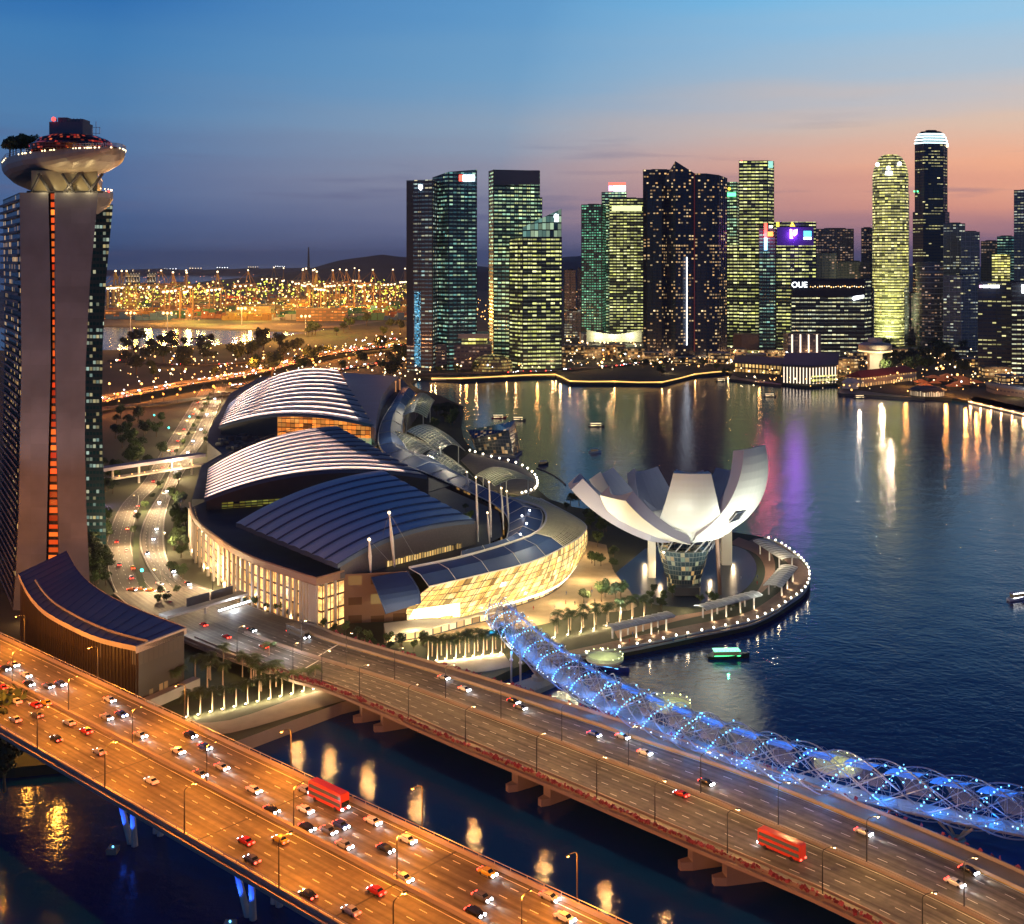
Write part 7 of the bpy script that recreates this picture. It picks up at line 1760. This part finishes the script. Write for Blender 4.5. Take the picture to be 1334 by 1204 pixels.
tiny = MB(); tiny.box((0, 0, .8), (5, 2, 1.3)); tiny.m = 1; tiny.box((2.6, -.7, .8), (.3, .5, .4)); tiny.box((2.6, .7, .8), (.3, .5, .4)); tiny.m = 2; tiny.box((-2.6, 0, .8), (.4, 1.9, .6)); tinym = tiny.mesh('distant_car', [PAINT['silver'], HLm, TLm])
for k in range(130):
    st = random.choice((X1, X1, X1, X3, X4, X5)); d = random.uniform(0, st.len); t = random.choice((.15, .35, .65, .85)); u = st.dir(d)*(1 if t > .5 else -1); p = st.pt(d, t)
    o = inst('car', tinym, None, p, math.atan2(u.y, u.x), 1.3); tag(o, 'distant car with its lights on, on the orange expressways behind the vaulted halls', 'car', 'cars on the far roads')
# ---------------- distant lamps ----------------
far_tr = sorted([(random.uniform(150, 545), random.choice((random.uniform(424, 446), random.uniform(455, 500)))) for k in range(70)])
for i, (px, py) in enumerate(far_tr):
    if py < 450 and px < 400: py += 25
    treeat(G(px, py, 3), '%s dark tree from the left on the land behind the halls' % ordw(i), 'dark trees behind the halls', i, random.uniform(1.6, 3.4))
def dl(r, col, nm):
    mb = MB(); mb.m = 0; mb.tube([(0, 0, 0), (0, 0, 9)], .15, 4); mb.m = 1; mb.ball((0, 0, 9.6), r, 6, 4); return mb.mesh(nm, [M_['dark'], col])
DM = [dl(1.05, M_['sodl'], 'far_lamp_a'), dl(.9, M_['warml'], 'far_lamp_b'), dl(.8, M_['whitel'], 'far_lamp_c'), dl(1.2, glow('deep_orange_lamp', (1, .3, .05), 3), 'far_lamp_d')]
k = 0
for st, n_ in ((X1, 34), (X2, 8), (X3, 14), (X4, 16), (X5, 16)):
    for i in range(n_):
        for t in (-.05, 1.05):
            p = st.pt(st.len*(i+random.uniform(.3, .7))/n_, t); o = inst('street_lamp', DM[(i+k) % 3 if n_ != 8 else 3], None, p, 0, random.choice((.7, .9, 1.2)))
            tag(o, 'small glowing lamp standing at the edge of the orange expressways behind the halls', 'street lamp', 'expressway lamps')
regs = [((145, 455), (540, 500), 40), ((560, 455), (745, 488), 34), ((735, 440), (960, 482), 60), ((950, 455), (1130, 492), 26), ((1130, 462), (1334, 512), 36), ((500, 470), (548, 505), 30)]
for (a, b), (c_, d_), n in regs:
    for k in range(n//6):
        p = G(random.uniform(a, c_), random.uniform(b, d_), 3); o = inst('street_lamp', random.choice(DM), None, p, 0, random.choice((.9, 1.1, 1.4)))
        tag(o, 'small glowing lamp scattered on the land between the halls and the downtown towers', 'street lamp', 'distant street lamps')
for (a, b), (c_, d_), n in regs:
    for k in range(max(5, n//5)): light('POINT', G(random.uniform(a, c_), random.uniform(b, d_), 12), random.uniform(2500, 8000), random.choice([(1, .5, .16), (1, .65, .3), (1, .4, .1)]), 1)
def spread(nm, label, mt, boxes, rr, kind='stuff', cat='lamp'):
    mb = MB()
    for (x0, x1, y0, y1, n, z0, z1) in boxes:
        for k in range(int(n)): py = y0+(y1-y0)*random.random(); p = G(random.uniform(x0, x1), py, 3); s = (rr[0]+(rr[1]-rr[0])*random.random()**3*1.5)*p.y/1500; mb.ball((p.x, p.y, 3+random.uniform(z0, z1)), s, 5, 3)
    return tag(mb.build(nm, mt), label, cat, None, kind)
spread('city_lights', 'countless orange lamps spread over the far port and land', M_['sodl'], [(143, 530, 383, 420, 430, 5, 60), (143, 540, 455, 500, 120, 5, 12), (560, 960, 440, 486, 130, 4, 14), (1000, 1334, 470, 515, 120, 4, 12), (735, 760, 385, 430, 40, 5, 20), (620, 640, 390, 430, 20, 5, 20)], (.5, 1.25))
spread('city_lights', 'countless yellow green lamps spread over the far port', glow('lime_lamp', (.75, .8, .08), 2.2), [(150, 530, 383, 412, 330, 5, 60), (330, 530, 372, 392, 130, 10, 60)], (.5, 1.3))
spread('city_lights', 'countless warm lamps along the downtown shore', M_['warml'], [(a, c_, b, d_, n*(.5 if a == 145 else 1), 7, 10) for (a, b), (c_, d_), n in regs], (.7, 1.2))
spread('city_lights', 'countless white lamps spread over the far city', M_['warml'], [(143, 530, 383, 420, 190, 5, 60), (150, 540, 455, 500, 45, 4, 12), (560, 960, 440, 486, 120, 4, 12), (960, 1334, 465, 515, 100, 4, 12)], (.4, 1.0))
spread('city_lights', 'faint red and white lamps on the far hills and coast', glow('far_hill_lamp', (1, .35, .2), 3), [(160, 540, 356, 374, 60, 5, 40), (730, 760, 360, 400, 20, 5, 40)], (.3, .6))

# ---------------- people on the plaza ----------------
def human(col, pose):
    V = [(0, 0, .95), (0, 0, 1.2), (0, 0, 1.42), (0, 0, 1.54), (0, .02, 1.68), (-.1, 0, .9), (-.11, pose*.12, .5), (-.11, pose*.2, .06), (.1, 0, .9), (.11, -pose*.12, .5), (.11, -pose*.22, .06), (-.2, 0, 1.4), (-.25, -pose*.1, 1.12), (-.25, -pose*.05+.12, .88), (.2, 0, 1.4), (.25, pose*.1, 1.12), (.25, pose*.05+.12, .88), (-.11, pose*.2+.14, .04), (.11, -pose*.22+.14, .04)]
    E_ = [(0, 1), (1, 2), (2, 3), (3, 4), (0, 5), (5, 6), (6, 7), (0, 8), (8, 9), (9, 10), (2, 11), (11, 12), (12, 13), (2, 14), (14, 15), (15, 16), (7, 17), (10, 18)]
    Rr = [.15, .14, .15, .06, .10, .1, .07, .045, .1, .07, .045, .07, .05, .035, .07, .05, .035, .04, .04]
    me = bpy.data.meshes.new('body'); me.from_pydata(V, E_, []); o = bpy.data.objects.new('tmp', me); C.objects.link(o)
    o.modifiers.new('skin', 'SKIN'); me.skin_vertices.new() if not me.skin_vertices else None
    for i, r in enumerate(Rr): me.skin_vertices[0].data[i].radius = (r, r)
    me.skin_vertices[0].data[0].use_root = True; sub_ = o.modifiers.new('sub', 'SUBSURF'); sub_.levels = 1
    m2 = bpy.data.meshes.new_from_object(o.evaluated_get(bpy.context.evaluated_depsgraph_get())); bpy.data.objects.remove(o); m2.materials.clear(); m2.materials.append(col); return m2
try:
    cloth = [mat('clothes_'+k, c, .8) for k, c in (('dark', (.04, .04, .06)), ('white', (.6, .58, .55)), ('red', (.4, .05, .04)), ('blue', (.06, .1, .25)))]
    HM = [human(cloth[k], 1 if k % 2 else -.4) for k in range(4)]; hb_ = MB(); hb_.ball((0, .0, 1.72), .105, 8, 5, 1.1); hair = hb_.mesh('hair', M_['dark'])
    pts_ = sorted([(random.uniform(640, 780), random.uniform(765, 795)) for k in range(14)]+[(random.uniform(960, 1035), random.uniform(748, 765)) for k in range(5)]+[(random.uniform(800, 900), random.uniform(826, 838)) for k in range(7)])
    for i, (px, py) in enumerate(pts_):
        k = i % 4; nm_ = ['dark', 'white', 'red', 'blue'][k]
        r = empty('person', G(px, py, 3.17), '%s person from the left walking on the plaza or promenade, in %s clothes' % (ordw(i), nm_), 'person', 'people strolling by the waterfront', random.uniform(0, 6)); b_ = inst('body', HM[k], r); inst('hair', hair, b_, (0, -.02, 0))
except Exception as ex: print('people failed', ex)

# ---------------- evening haze ----------------
hm_ = bpy.data.materials.new('haze_air'); hm_.use_nodes = True; t = hm_.node_tree; t.nodes.clear(); o_ = t.nodes.new('ShaderNodeOutputMaterial'); v_ = t.nodes.new('ShaderNodeVolumePrincipled'); v_.inputs['Density'].default_value = 2.6e-5; v_.inputs['Color'].default_value = (.6, .75, 1, 1); t.links.new(v_.outputs[0], o_.inputs['Volume'])
mb = MB(); mb.box((0, 19000, 203), (82000, 44000, 412)); tag(mb.build('haze', hm_), kind='stuff')
